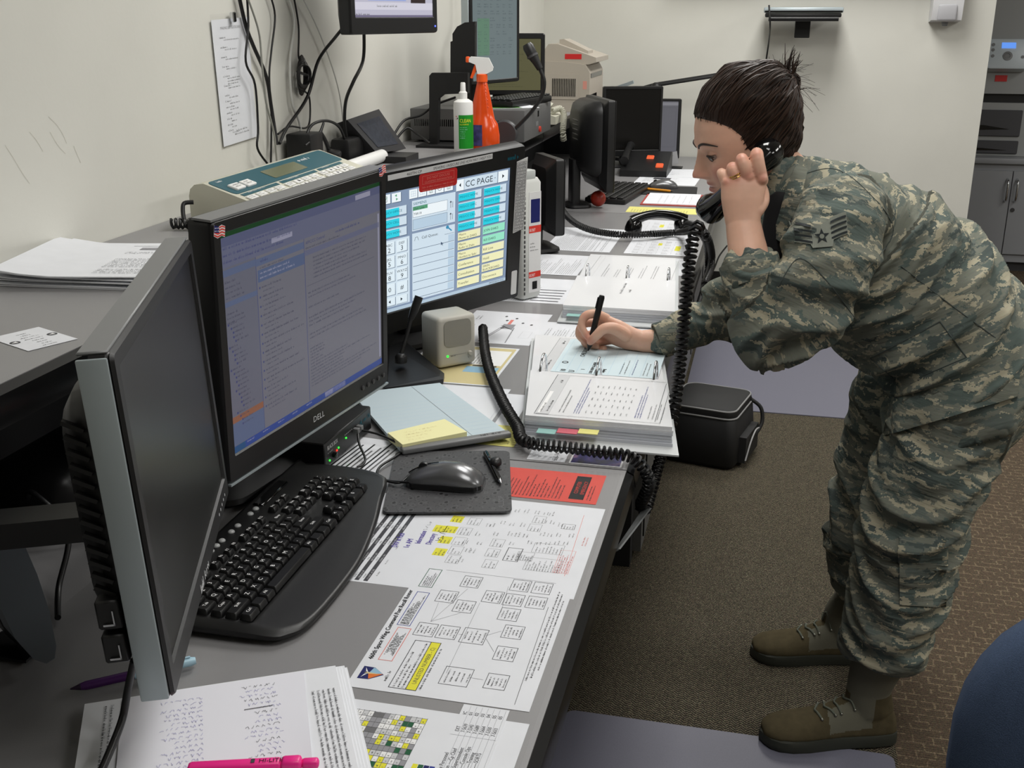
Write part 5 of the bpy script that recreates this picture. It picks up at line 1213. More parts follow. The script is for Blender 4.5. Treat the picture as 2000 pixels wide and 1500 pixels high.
v = [(p0.x + (R0 + .0009 + l) * math.cos(ca_ + x / R0), p0.y + (R0 + .0009 + l) * math.sin(ca_ + x / R0), p0.z + y) for x, y, l in I.v]
me = bpy.data.meshes.new('label_print'); me.from_pydata(v, [], I.f); [me.materials.append(ink_mat(k)) for k in I.keys]; me.polygons.foreach_set('material_index', I.mi); part('label_print', me, None, lb)
ORC = mat('orange_clear_plastic', (216, 74, 22), rough=.18, spec=.5); ORP = mat('orange_plastic', (240, 92, 30), rough=.35)
p1_ = at(938, 297, z=S); p1_.y += .03
t = thing('spray_bottle', 'orange trigger spray bottle with a white spray head behind the white cleaner', 'bottle', p1_)
b = MB(); b.lathe([(.052, 0), (.056, .006), (.056, .05), (.050, .085), (.040, .10), (.036, .12), (.027, .165), (.018, .205), (.0145, .216)], p1_ + V((0, 0, .0005)), 26, sy=.72); part('bottle', b, ORC, t, smooth=50)
b = MB(); b.lathe([(.0175, .214), (.0175, .236), (.014, .238)], p1_, 20); part('collar', b, ORP, t, smooth=40)
hd = p1_ + V((0, 0, .238)); lv = V((-.97, -.2, 0))
Mh = page_m(hd, -lv, (0, 0, 1))
b = MB(Mh); b.prism([(-.014, 0), (.014, 0), (.034, .010), (.036, .020), (.022, .048), (-.034, .052), (-.040, .046), (-.040, .036), (-.020, .028)], -.011, .011); part('spray_head', b, WHT, t, smooth=30)
b = MB(Mh); b.rbox((-.044, .043, 0), (.012, .018, .020), .003, 2); part('nozzle', b, ORP, t, smooth=40)
b = MB(Mh); b.prism([(-.022, .030), (-.014, .026), (-.020, .005), (-.030, -.014), (-.037, -.012), (-.029, .010)], -.006, .006); part('trigger', b, ORP, t, smooth=30)
b = MB(); arc_quad(b, p1_, .0565, -2.6, -1.4, .02, .085, 8)
for i, v in enumerate(b.v): b.v[i] = (v[0], p1_.y + (v[1] - p1_.y) * .74, v[2])
part('label', b, mat('label_blue_orange', (60, 60, 110), rough=.4, noise_amt=.6, noise_scale=60), t)
for k in range(7):
    b = MB(); b.sphere(p1_ + V((.016 - k * .0005 + k * .0022, -.022 - k * .001, .205 - k * .011)), .0024, 8, 5); part('grip_bump', b, ORC, t, smooth=60)
# ---- bracket, amplifier and what stands on it
t = thing('display_bracket', 'black upright bracket behind the white cleaner bottle', 'bracket', (-1.06, 3.52, S))
q = lambda u, v: (lambda p: (p.x, p.z))(at(u, v, y=3.5))
b = MB(); b.prism([q(840, 284), q(840, 148), q(845, 142), q(915, 142), q(915, 182), q(868, 184), q(858, 192), q(856, 284)], 3.49, 3.515, axes='xzy'); part('arched_plate', b, mat('matt_black_metal', (14, 14, 15), rough=.5), t)
b = MB(); b.prism([q(877, 142), q(877, 82), q(881, 80), q(881, 66), q(890, 52), q(905, 44), q(925, 42), q(925, 142)], 3.516, 3.54, axes='xzy'); part('round_plate', b, mat('matt_black_metal', (14, 14, 15)), t)
b = MB(); b.bx((-1.13, 3.44, S + .0005), (-.99, 3.56, S + .008)); part('foot', b, mat('matt_black_metal', (14, 14, 15)), t)
t = thing('amplifier', 'grey metal radio amplifier box with slotted sides on the shelf', 'amplifier', (-1.0, 3.8, S))
GAMP = mat('amp_grey_metal', (92, 92, 92), rough=.5)
AX0, AX1, AY0, AY1, AH_ = -1.20, -.80, 3.60, 4.05, .105
b = MB(); b.rbox(((AX0 + AX1) / 2, (AY0 + AY1) / 2, S + .008 + AH_ / 2), (AX1 - AX0, AY1 - AY0, AH_), .004, 2); part('case', b, GAMP, t, smooth=40)
for k in range(46):
    b = MB(); x = AX0 + .015 + k * .0075
    b.bx((x, AY0 - .0008, S + .055), (x + .0035, AY0 + .001, S + .078)); part('vent_slot', b, BLKG, t)
for x in (AX0 + .03, AX1 - .03):
    for y in (AY0 + .03, AY1 - .03):
        b = MB(); b.lathe([(.012, 0), (.010, .008)], (x, y, S + .0003), 12); part('foot', b, BLK, t)
b = MB(); b.bx((AX1 - .001, 3.78, S + .045), (AX1 + .0008, 3.82, S + .060)); part('front_label', b, MGR, t); b = MB(); b.lathe([(.010, 0), (.010, .006)], (AX1, 3.84, S + .030), 14, rot=(0, math.pi / 2, 0)); part('power_button', b, mat('red_button', (190, 60, 44), rough=.4), t, label='red button')
b = MB(); b.bx((AX1 - .001, 3.81, S + .075), (AX1 + .0008, 3.83, S + .095)); part('jack_socket', b, BLKG, t)
AZ = S + .008 + AH_
# round puck + gooseneck
cpk = at(985, 262, y=3.50)
t = thing('gooseneck_microphone', 'black gooseneck microphone rising from a round grey puck before the amplifier', 'microphone', (cpk.x, 3.5, S))
b = MB(); b.lathe([(.042, 0), (.045, .006), (.045, .022), (.040, .028)], (cpk.x, 3.52, cpk.z), 28, rot=(math.pi / 2, 0, 0)); part('puck', b, DGR, t, smooth=40)
b = MB(); b.bx((cpk.x - .02, 3.495, S + .0004), (cpk.x + .02, 3.55, cpk.z - .03)); part('foot', b, BLK, t)
P = [at(1008, 250, y=3.5), at(1035, 222, y=3.5), at(1057, 190, y=3.5), at(1063, 160, y=3.5), at(1054, 133, y=3.5)]
b = MB(); b.tube(P, .0062, 8, smooth_path=6); part('gooseneck', b, BLK, t, smooth=60)
b = MB(); b.tube([at(1055, 135, y=3.5), at(1047, 120, y=3.5), at(1040, 108, y=3.5), at(1032, 92, y=3.5), at(1029, 86, y=3.5)], [.010, .013, .017, .018, .014], 14); part('microphone_head', b, BLK, t, smooth=50)
b = MB(); b.tube([at(1041, 111, y=3.5), at(1039, 107, y=3.5)], .0185, 14); part('chrome_band', b, DGR, t, smooth=40)
# keyboard and leaflet on the amplifier
t = thing('leaflet', 'green and white leaflet under the keyboard on the amplifier', 'leaflet', (-.88, 3.7, AZ))
b = MB(Matrix.Translation((-.90, 3.78, AZ + .0003)) @ Matrix.Rotation(.5, 4, 'Z')); b.prism([(-.10, -.12), (.08, -.12), (.08, .12), (-.10, .12)], 0, .0006); part('paper', b, PAPER(), t)
I = Ink(Matrix.Translation((-.90, 3.78, AZ + .0003)) @ Matrix.Rotation(.5, 4, 'Z'), z=.0008); I.rect(-.095, -.115, .02, .05, 'leaf'); INKS['leaf'] = (70, 120, 52); I.part('printed_cover', t)
def plain_keyboard(name, label, M, w=.44, d=.16, zt=.022, rows=5, cols=15, group=None):
    t = thing(name, label, 'keyboard', M.translation)
    b = MB(M); b.rbox((0, 0, zt / 2), (w, d, zt), .005, 2); part('body', b, KBT, t, smooth=40)
    me = MB(); me.rbox((0, 0, .003), (w / cols * .86, d / (rows + 1) * .86, .007), .0015, 1); mesh_ = me.mesh('key', KEY, 40)
    for r in range(rows):
        for c in range(cols):
            o = bpy.data.objects.new('key', mesh_); COL.objects.link(o); o.parent = t; o.matrix_parent_inverse = parent_world(t).inverted()
            o.matrix_basis = M @ Matrix.Translation((-w / 2 + w * (c + .5) / cols, -d / 2 + d * (r + .75) / (rows + .5), zt))
    return t
plain_keyboard('keyboard', 'black keyboard resting on top of the amplifier', Matrix.Translation((-.885, 3.85, AZ + .0012)) @ Matrix.Rotation(1.35, 4, 'Z'), w=.33, d=.13)
# tall monitor D and yellow monitor E
MD = frame_m((-.945, 3.78, AZ + .075), -.35, 0, 0) ; 
t = thing('computer_monitor', 'tall grey monitor of data columns rising behind the orange spray bottle', 'monitor', (-1.0, 3.8, AZ))
sm, sw, sh, scr = panel_monitor(t, MD, .30, .36, .014, .014, .014, .014, .05, BLK, glow('grey_data', (104, 116, 118)))
b = MB(MD); b.rbox((-.1505, .018, .18), (.004, .030, .35), .0015, 1); part('side_strip', b, SIL, t, smooth=40)
stand(t, MD, .36, .08, z0=AZ + .0005, bw=.16, bd=.12)
I = Ink(sm, z=.0003)
for c_ in range(6):
    for r in range(11):
        if random.random() < .8: I.gib(.03 + c_ * .038, sh - .015 - r * .022, .03, 2, .005, 'dcol', lead=1.6, fill=1)
I.rect(.03, .08, .10, .2, 'dgreen')
I.part('screen_content', scr, matf=screen_ink(dict(dcol=(74, 84, 88), dgreen=(92, 124, 104))))
ME = frame_m((-1.0, 4.16, AZ + .010), -1.35)
t = thing('computer_monitor', 'squat monitor with a dim olive screen behind the gooseneck microphone', 'monitor', (-1.0, 4.2, AZ))
sm, sw, sh, scr = panel_monitor(t, ME, .30, .225, .016, .016, .02, .018, .05, BLK, glow('olive', (86, 84, 58)))
I = Ink(sm, z=.0003); I.gib(.01, sh - .01, sw - .02, 24, .0045, 'ol', lead=1.75, para=.2); I.part('screen_content', scr, matf=screen_ink(dict(ol=(62, 62, 44))))
b = MB(ME); b.box((0, .05, -.056), (.10, .07, .130)); part('base', b, BLK, t)
# ---- beige printer
t = thing('laser_printer', 'beige laser printer with a slotted side and red sticker on the far shelf', 'printer', (-.95, 5.1, S))
PBE = mat('printer_beige', (178, 170, 158), rough=.5)
PX0, PX1, PY0, PY1 = -1.16, -.80, 4.93, 5.32
b = MB(); b.prism([(PX0, S + .0005), (PX1, S + .0005), (PX1, S + .17), (PX1 - .02, S + .205), (PX1 - .10, S + .215), (PX0, S + .225)], PY0, PY1, axes='xzy'); part('body', b, PBE, t, smooth=25)
b = MB(); b.prism([(PX1 - .22, S + .218), (PX1 - .01, S + .205), (PX1 + .025, S + .215), (PX1 + .025, S + .235), (PX1 - .15, S + .292), (PX1 - .19, S + .292), (PX1 - .22, S + .25)], PY0 + .01, PY1 - .01, axes='xzy'); part('top_cover', b, PBE, t, smooth=25)
b = MB(); b.prism([(PX1 - .15, S + .288), (PX1 - .02, S + .247), (PX1 - .02, S + .262), (PX1 - .13, S + .312), (PX1 - .15, S + .31)], PY0 + .06, PY0 + .2, axes='xzy'); part('control_panel', b, PBE, t, smooth=25)
b = MB(); b.bx((PX1 - .20, PY0 - .004, S + .055), (PX1 - .05, PY0, S + .165)); vp = part('side_door', b, PBE, t)
for k in range(14):
    b = MB(); x = PX1 - .168 + k * .0078; b.bx((x, PY0 - .006, S + .068), (x + .0036, PY0 - .0038, S + .145)); part('vent_slot', b, BLKG, t)
b = MB(); b.bx((PX1 - .001, PY0 + .03, S + .148), (PX1 + .002, PY1 - .04, S + .166)); part('paper_slot', b, BLKG, t); b = MB(); b.bx((PX1 - .001, PY0 + .03, S + .055), (PX1 + .002, PY0 + .2, S + .075)); part('tray_slot', b, BLKG, t)
b = MB(); b.bx((PX1 - .115, PY0 + .0085, S + .228), (PX1 - .040, PY0 + .0105, S + .250)); part('red_sticker', b, mat('sticker_red', (206, 40, 40)), t, label='red sticker')
b = MB(); b.bx((PX1 - .03, PY0 - .0006, S + .10), (PX1 - .012, PY0 + .001, S + .135)); part('pink_tag', b, mat('pink_tag', (216, 150, 136)), t)
# ---- beige telephone with curly cord
t = thing('telephone', 'cream telephone between the amplifier and the beige printer', 'telephone', (-.93, 4.4, S))
b = MB(); b.prism([(-1.06, S + .0005), (-.835, S + .0005), (-.835, S + .03), (-1.0, S + .085), (-1.06, S + .09)], 4.32, 4.55, axes='xzy'); part('body', b, CREAM, t, smooth=25)
b = MB(); b.tube([(-1.03, 4.345, S + .105), (-.98, 4.345, S + .115), (-.90, 4.345, S + .085), (-.86, 4.345, S + .062)], [.022, .017, .017, .022], 10, smooth_path=4); part('handset', b, CREAM, t, smooth=60)
for r in range(4):
    for c_ in range(3):
        b = MB(); b.rbox((-.87 - r * .022, 4.42 + c_ * .022, S + .046 + r * .0073), (.014, .014, .006), .002, 1); part('key', b, DGR, t)
b = MB(); b.tube(coil_path([(-.855, 4.345, S + .05), (-.835, 4.42, S + .055), (-.815, 4.40, S + .03), (-.80, 4.30, S - .02), (-.80, 4.32, S - .06)], .010, .011, 10, 8), .0035, 5); part('curly_cord', b, CREAM, t, smooth=60)
# ---- notice on the wall
C_ = [at(u, v, x=XW + .004) for u, v in ((405, 40), (467, 30), (503, 266), (437, 287))]
M = page_m(C_[3], C_[2] - C_[3], C_[0] - C_[3]); w_ = (C_[2] - C_[3]).length; h_ = (M.inverted() @ C_[0]).y
t = thing('wall_notice', 'printed notice in a clear sleeve clipped to the left wall', 'notice', C_[3])
b = MB(M); b.prism([(0, 0), (w_, 0), (w_, h_), (0, h_)], 0, .0005); part('paper', b, PAPER(), t)
b = MB(M); b.prism([(-.008, -.006), (w_ + .008, -.006), (w_ + .008, h_ + .012), (-.008, h_ + .012)], .0028, .0032); part('clear_sleeve', b, clear_mat('clear_sleeve', gloss=.06), t)
b = MB(M); b.rbox((w_ * .52, h_ + .003, .008), (.016, .022, .010), .002, 1); part('clip', b, CHR, t)
I = Ink(M); I.text('MAILING LIST GUIDELINES', w_ * .5, h_ - .022, .0085, 'dark', align='c'); y = h_ - .034; n = 0
while y > .035:
    I.gib(.03, y, .05, 1, .0048, 'dark'); y -= .0066
    if n < 6: I.gib(.05, y, w_ - .08, random.choice((1, 2, 3)), .0042, 'grey', lead=1.45, fill=.95); y -= .0145
    else: I.gib(.05, y, .06, 1, .0042, 'dark'); y -= .0066
    n += 1
I.gib(.05, .034, w_ - .08, 2, .0048, 'dark', center=True); I.part('printed_text', t)
# ---- monitor hung on the wall
MT = frame_m((-.985, 2.86, 1.415), -.24)
t = thing('wall_monitor', 'black monitor hung on the left wall showing a web page', 'monitor', (-1.05, 2.86, 1.415))
sm, sw, sh, scr = panel_monitor(t, MT, .42, .35, .022, .022, .022, .042, .055, BLK, glow('wall_page', (186, 184, 200)))
b = MB(MT); b.box((0, .11, .18), (.12, .10, .12)); part('wall_mount', b, BLK, t)
I = Ink(sm, z=.0003); I.rect(0, .05, sw, sh, 'wp1'); I.lay = 1; I.rect(sw * .7, .035, sw * .9, sh, 'wp2'); I.poly([(.06, .04), (.10, .13), (.14, .04)], 'wp3'); I.poly([(.14, .04), (.19, .15), (.24, .04)], 'wp3'); I.rect(0, .018, sw, .036, 'wp4'); I.lay = 2; I.gib(.1, .034, .2, 1, .006, 'grey'); I.gib(.004, .014, .07, 1, .006, 'dark', fill=1); I.rect(0, 0, sw, .005, 'wp5')
I.part('screen_content', scr, matf=screen_ink(dict(wp1=(96, 112, 176), wp2=(46, 34, 34), wp3=(150, 164, 214), wp4=(206, 204, 216), wp5=(110, 104, 130))))
b = MB(MT); b.sphere((.195, -.004, .018), .0028, 8, 6); part('status_light', b, LBL, t, smooth=60)
# ---- cables on the left wall
def wall_cable(label, pix, r, m, x=XW + .012, dx=()):
    pts = [at(u, v, x=x + (dx[i] if i < len(dx) else 0)) for i, (u, v) in enumerate(pix)]
    return cable('wall_cable', label, pts, r, m, k=6, group='cables on the left wall')
WCB = mat('white_cable', (206, 206, 202), rough=.4)
wall_cable('thickest black cable down the left wall to the upright power adapter', [(463, -25), (480, 50), (495, 90), (520, 150), (530, 210), (541, 283)], .0048, CAB, dx=(0, 0, 0, 0, 0, .012))
wall_cable('thin black cable crossing over the notice paper', [(481, -25), (485, 50), (480, 120), (498, 165), (504, 250), (503, 290), (524, 322)], .0028, CAB, x=XW + .022)
wall_cable('thin black wavy cable just right of the notice paper', [(524, -20), (537, 30), (530, 100), (526, 150), (530, 225), (529, 320)], .0026, CAB)
wall_cable('white cable hanging down the left wall behind the coiled lead', [(557, -20), (575, 40), (566, 120), (570, 200), (585, 240), (592, 300)], .0036, WCB)
wall_cable('grey-white cable over the right part of the notice', [(478, -20), (505, 60), (512, 130), (520, 200), (535, 260), (541, 320)], .0026, mat('grey_cable', (150, 150, 142), rough=.4), x=XW + .03)
wall_cable('thin white cable slanting from the wall monitor to the adapters', [(588, -10), (620, 55), (650, 135), (665, 195), (672, 262)], .0020, WCB)
wall_cable('thin black cable from the wall monitor bracket to its coiled bundle', [(572, -15), (583, 50), (583, 108), (588, 118)], .0026, CAB)
wall_cable('thin black cable from the coiled bundle to the power adapter', [(590, 175), (604, 190), (605, 235), (596, 250), (565, 247), (543, 262)], .0026, CAB)
t = thing('coiled_lead', 'bundle of coiled black lead hanging on the left wall', 'cable', at(590, 145, x=XW + .015))
for k in range(6):
    P = [at(590 + (7 + k * 1.1) * math.sin(a) * (1 if k % 2 else .8) + k - 1, 147 - (38 - k * 3.5) * math.cos(a), x=XW + .012 + .004 * k) for a in np.linspace(0, 2 * math.pi, 17)]
    b = MB(); b.tube(P, .0034, 6, smooth_path=3); part('loop', b, CAB, t, smooth=60)
b = MB(); b.tube([at(581, 140, x=XW + .03), at(600, 147, x=XW + .03)], .004, 6); part('cable_tie', b, CAB, t)
cable('wall_cable', 'black cable from the left end of the wall monitor down to the adapter', [V((-1.07, 2.735, 1.445)), V((-1.095, 2.71, 1.41)), at(622, 118, x=XW + .06), at(600, 190, x=XW + .03), at(560, 250, x=XW + .02), at(546, 280, x=XW + .03)], .0042, CAB)
cable('wall_cable', 'black cable from the middle of the wall monitor down behind the tilted display', [at(711, 62, y=2.95), at(709, 118, y=2.95), at(690, 160, x=-1.12), at(676, 195, x=-1.16), at(673, 235, x=-1.18), at(678, 275, x=-1.18)], .0048, CAB)
cable('adapter_cable', 'black cable arching over the black adapters', [at(601, 292, x=-1.17), at(600, 262, x=-1.17), at(612, 242, x=-1.17), at(640, 236, x=-1.17), at(664, 250, x=-1.17), at(677, 285, x=-1.17)], .0040, CAB)
cable('adapter_cable', 'thin black cable looping low beside the adapters', [at(596, 284, x=-1.15), at(622, 262, x=-1.15), at(632, 240, x=-1.15), at(625, 265, x=-1.15), at(618, 288, x=-1.15)], .0030, CAB)
cable('monitor_cable', 'black cable entering at the top behind the tall grey monitor', [at(903, -30, x=-1.19), at(912, 30, x=-1.17), at(915, 60, x=-1.13)], .0040, CAB)
cable('amplifier_cable', 'black cables bunched between the tilted display and the amplifier', [at(770, 262, y=3.45), at(790, 235, y=3.5), at(822, 225, y=3.55), at(850, 205, y=3.57), at(890, 190, y=3.575)], .0040, CAB)
cable('amplifier_cable', 'lower black cable trailing from the left side of the amplifier', [at(775, 270, y=3.45), at(795, 250, y=3.5), at(815, 262, y=3.5), at(840, 280, y=3.45)], .0042, CAB)
# ---- laptop on a wall bracket, dispenser
t = thing('laptop_shelf', 'closed silver laptop on a black bracket on the back wall', 'laptop', (.11, 5.9, 1.47))
b = MB(); b.rbox((.112, 5.83, 1.487), (.375, .25, .026), .006, 2); part('laptop', b, SIL, t, smooth=40)
b = MB(); b.bx((-.07, 5.703, 1.476), (.295, 5.7045, 1.484)); part('drive_slot', b, BLKG, t)
b = MB(); b.rbox((.112, 5.83, 1.463), (.36, .24, .02), .006, 2); part('tray', b, BLK, t, smooth=40)
b = MB(); b.tube([(-.05, 5.72, 1.447), (.28, 5.72, 1.447)], .012, 10); part('front_rail', b, BLK, t, smooth=40)
b = MB(); b.rbox((.118, 5.90, 1.41), (.075, .03, .11), .003, 1); b.bx((.09, 5.91, 1.40), (.146, 5.999, 1.45)); part('wall_post', b, BLK, t)
cable('laptop_cable', 'black cable hanging from the closed laptop on the back wall', [at(1502, 10, y=5.69), at(1504, 50, y=5.69), at(1501, 85, y=5.9), at(1494, 140, y=5.985), at(1492, 210, y=5.985)], .0042, CAB)
t = thing('soap_dispenser', 'white wall dispenser near the end of the back wall', 'dispenser', (.79, 5.95, 1.42))
b = MB(); b.prism([(5.999, 1.43), (5.999, 1.70), (5.93, 1.70), (5.90, 1.62), (5.885, 1.52), (5.90, 1.44)], .725, .865, axes='yzx'); part('housing', b, mat('dispenser_white', (206, 206, 208), rough=.4), t, smooth=30)
b = MB(); b.rbox((.795, 5.90, 1.475), (.09, .04, .08), .012, 3); part('push_bar', b, mat('dispenser_grey', (178, 178, 182), rough=.35), t, smooth=50)
b = MB(); b.lathe([(.012, 0), (.016, .02)], (.795, 5.935, 1.412), 12); part('spout', b, MGR, t, smooth=50)
# ---- far desk
MF1 = frame_m((-.640, 4.30, .815), .42)
t = thing('computer_monitor', 'black monitor turned away with a ribbed rear bulge at the far desk', 'monitor', (-.68, 4.3, D))
sm, sw, sh, scr = panel_monitor(t, MF1, .34, .345, .016, .016, .016, .02, .05, BLK, DRK)
b = MB(MF1); b.loft([[(p[0], y, p[1]) for p in rrect(-.155 + i, .05 + i * .7, .155 - i, .34 - i * .5, .05, 4)] for y, i in ((.045, 0), (.07, .004), (.10, .03), (.115, .07))]); bk = part('rear_bulge', b, BLK, t, smooth=50)
for k in range(5):
    b = MB(MF1); z = .19 + k * .018; b.tube([(-.13, .074, z), (-.10, .100, z), (-.04, .113, z), (.03, .113, z)], .0045, 6, smooth_path=4); part('vent_rib', b, DGR, bk)
stand(t, MF1, .25, .10, z0=D + .0008, bw=.13, bd=.10)
MF2 = frame_m((-.665, 5.44, .80), -1.2)
t = thing('computer_monitor', 'dark switched-off monitor facing the room at the far desk', 'monitor', (-.68, 5.5, D))
sm, sw, sh, scr = panel_monitor(t, MF2, .30, .335, .014, .014, .014, .03, .05, BLK, DRK); stand(t, MF2, .33, .09, z0=D + .0008, bw=.2, bd=.14)
MF3 = frame_m((-.56, 5.70, .76), -1.5)
t = thing('computer_monitor', 'monitor with a dim grey page nearest the back wall', 'monitor', (-.56, 5.75, D))
sm, sw, sh, scr = panel_monitor(t, MF3, .22, .30, .012, .016, .012, .03, .05, BLK, glow('dim_page', (92, 92, 98)))
I = Ink(sm, z=.0003); I.rect(0, sh - .02, sw, sh - .005, 'lt'); I.frame(.06, .03, sw - .01, sh - .03, .0015, 'dk'); I.part('screen_content', scr, matf=screen_ink(dict(lt=(120, 120, 126), dk=(80, 80, 86)))); stand(t, MF3, .3, .08, z0=D + .0008, bw=.16, bd=.12)
plain_keyboard('keyboard', 'black keyboard lying on the far desk by the red ball', Matrix.Translation((-.605, 4.56, D + .0006)) @ Matrix.Rotation(1.45, 4, 'Z'), w=.44, d=.17)
t = thing('desk_phone', 'black desk phone with two lit orange keys at the far desk', 'telephone', (-.55, 5.28, D))
b = MB(); b.prism([(5.14, D + .0008), (5.42, D + .0008), (5.42, D + .09), (5.38, D + .095), (5.14, D + .03)], -.68, -.46, axes='yzx'); part('body', b, BLK, t, smooth=25)
b = MB(); b.tube([(-.665, 5.17, D + .07), (-.665, 5.25, D + .095), (-.665, 5.36, D + .115), (-.665, 5.40, D + .115)], [.022, .016, .016, .022], 10, smooth_path=4); part('handset', b, BLK, t, smooth=60)
OKM = mat('orange_key', (150, 50, 20), emit=(255, 110, 60), emit_s=.6)
for (x, y, z) in ((-.555, 5.30, .072), (-.50, 5.20, .048)):
    b = MB(); b.rbox((x, y, D + z), (.035, .04, .012), .003, 1, rot=(.25, 0, 0)); part('lit_key', b, OKM, t, label='lit orange key')
for r in range(4):
    for c_ in range(4):
        b = MB(); b.rbox((-.60 + c_ * .03, 5.33 - r * .035 + .05, D + .082 - r * .009), (.018, .02, .01), .003, 1); part('key', b, DGR, t)
Q = [at(u, v, y=5.50) for u, v in ((1298, 328), (1325, 322), (1322, 298), (1296, 304))]
t = thing('table_sign', 'small grey card sign standing by the back wall', 'sign', (Q[0] + Q[1]) / 2); zlow = min(q.z for q in Q); dz = D + .006 - zlow
Q = [q + V((0, 0, dz)) for q in Q]
b = MB(); slab_quad(b, Q, (0, 1, 0), .004); part('card', b, mat('sign_grey', (168, 168, 170), rough=.5), t)
Mq = page_m(Q[0], Q[1] - Q[0], Q[3] - Q[0]); I = Ink(Mq, z=.001); I.gib(.006, (Q[3] - Q[0]).length * .85, .055, 4, .006, 'grey', lead=1.8, fill=1); I.part('sign_print', t)
b = MB(); b.bx((min(q.x for q in Q) - .005, 5.47, D + .0005), (max(q.x for q in Q) + .02, 5.535, D + .006)); part('foot', b, BLK, t)
for k, (lab, u0, v0, u1, v1, rot) in enumerate((('printed papers spread at the far end by the table sign', 1258, 345, 1345, 332, .12), ('lower white paper at the far end near the mouse', 1262, 352, 1345, 340, -.03))):
    a = at((u0 + u1) / 2, (v0 + v1) / 2, z=D)
    M = Matrix.Translation((a.x, a.y - k * .12, D + .0006 + .0008 * (1 - k))) @ Matrix.Rotation(rot, 4, 'Z')
    t = thing('loose_paper', lab, 'paper', M.translation); b = MB(M); b.prism([(-.13, -.14), (.15, -.14), (.15, .14), (-.13, .14)], 0, .0006); part('paper', b, PAPER(), t)
    I = Ink(M, z=.0009); I.gib(-.1, .12, .2, 12, .007, 'grey', lead=2.2, para=.3); I.rect(-.06, .03, .02, .08, 'dark'); I.part('printed_text', t)
M = Matrix.Translation((-.40, 4.74, D + .0005)); t = thing('mouse_pad', 'black mouse pad under the far mouse and pencil', 'mouse pad', M.translation); b = MB(M @ Matrix.Rotation(.05, 4, 'Z')); b.prism(rrect(-.13, -.12, .11, .12, .012, 3), 0, .003); part('pad', b, mat('black_cloth', (30, 30, 31), rough=.8), t)
MM2 = Matrix.Translation((-.44, 4.80, D + .0038)) @ Matrix.Rotation(.15, 4, 'Z')
t = thing('computer_mouse', 'grey mouse at the far desk', 'mouse', MM2.translation); b = MB(MM2); b.loft(secs[::-1]); part('shell', b, MOU, t, smooth=60); b = MB(MM2); b.lathe([(.0085, -.004), (.009, -.003), (.009, .003), (.0085, .004)], (-.036, 0, .0275), 14, rot=(math.pi / 2, 0, 0)); part('scroll_wheel', b, BLK, t, smooth=40)
pen('pencil', 'orange pencil lying in front of the far mouse', V((-.385, 4.675, D + .0092)), V((-.535, 4.735, D + .0092)), .0055, mat('pencil_orange', (226, 150, 40), rough=.45), mat('pencil_tip', (60, 50, 40)), 'pencil', clip=False, cap_m=mat('pencil_end', (190, 120, 40)), capf=.08)
M = page_m(V((-.265, 4.36, D + .0005)), RY, UX)
t = thing('folder', 'red-edged folder with a white page on the far desk', 'folder', M.translation)
b = MB(M); b.prism([(-.012, -.01), (.28, -.01), (.28, .225), (-.012, .225)], 0, .003); part('cover', b, mat('red_card', (176, 66, 58), rough=.6), t); b = MB(M); b.prism([(0, 0), (.275, 0), (.275, .215), (0, .215)], .0031, .006); part('page', b, PAPER(), t)
I = Ink(M, z=.0063); [I.hand(.02, .03 + k * .025, .2, .006, 'pale', wd=.0008) for k in range(6)]; I.part('handwriting', t)
M = page_m(V((-.235, 4.17, D + .0005)), RY, UX); t = sheet('yellow_strip_sheet', 'yellow sheet at the seam of the far desk behind the handset', 'paper', M, .13, .29, m=mat('yellow_paper', (226, 220, 130))); I = Ink(M); I.gib(.01, .28, .1, 20, .004, 'grey', lead=2.8); I.part('printed_text', t)
b = MB(); b.sphere((-.645, 4.25, DZ + .031), .031, 18, 12); solo('red_ball', b, mat('dark_red_rubber', (150, 40, 24), rough=.35, noise_amt=.25, noise_scale=40), 'dull red ball beside the far keyboard', 'ball', smooth=60)
# desk lamp with a swing arm
LMP = mat('matt_black_metal', (14, 14, 15))
t = thing('swing_arm_lamp', 'black swing-arm lamp reaching along the back wall above the monitors', 'lamp', (-.66, 5.8, D))
e0, e1, e2 = at(1278, 166, y=5.75), at(1432, 142, y=5.75), at(1500, 150, y=5.75)
b = MB(); b.lathe([(.07, 0), (.07, .015), (.02, .03)], (-.74, 5.78, D + .0006), 20); part('base', b, LMP, t, smooth=40)
b = MB(); b.tube([(-.74, 5.78, D + .03), (-.74, 5.78, e0.z - .06), (-.70, 5.77, e0.z - .03), e0], .011, 8); part('lower_arm', b, LMP, t, smooth=30)
b = MB(); b.tube([e0, e1], .014, 8, flat=.6); part('upper_arm', b, LMP, t, smooth=40)
b = MB(); b.sphere(e0 + V((.01, -.01, -.012)), .027, 14, 10); part('joint', b, LMP, t, smooth=60)
b = MB(); b.tube([e1 + V((-.03, 0, .0)), e1 + V((.02, 0, .018)), e1 + V((.07, 0, .024)), e1 + V((.13, 0, .010)), e1 + V((.19, 0, -.02))], [.018, .026, .032, .036, .030], 12, smooth_path=3, flat=.7); part('lamp_head', b, LMP, t, smooth=60)
b = MB(); slab_quad(b, [at(1165, 182, y=5.5), at(1172, 190, y=5.5), at(1238, 163, y=5.5), at(1236, 157, y=5.5)], (0, 1, 0), .03); 
t = thing('copy_holder', 'slim silver copy holder slanting above the far monitors', 'holder', (-.8, 5.5, D)); part('arm', b, SIL, t); b = MB(); b.tube([(-.83, 5.52, D + .001), (-.83, 5.52, at(1175, 185, y=5.52).z)], .008, 8); part('post', b, BLK, t)
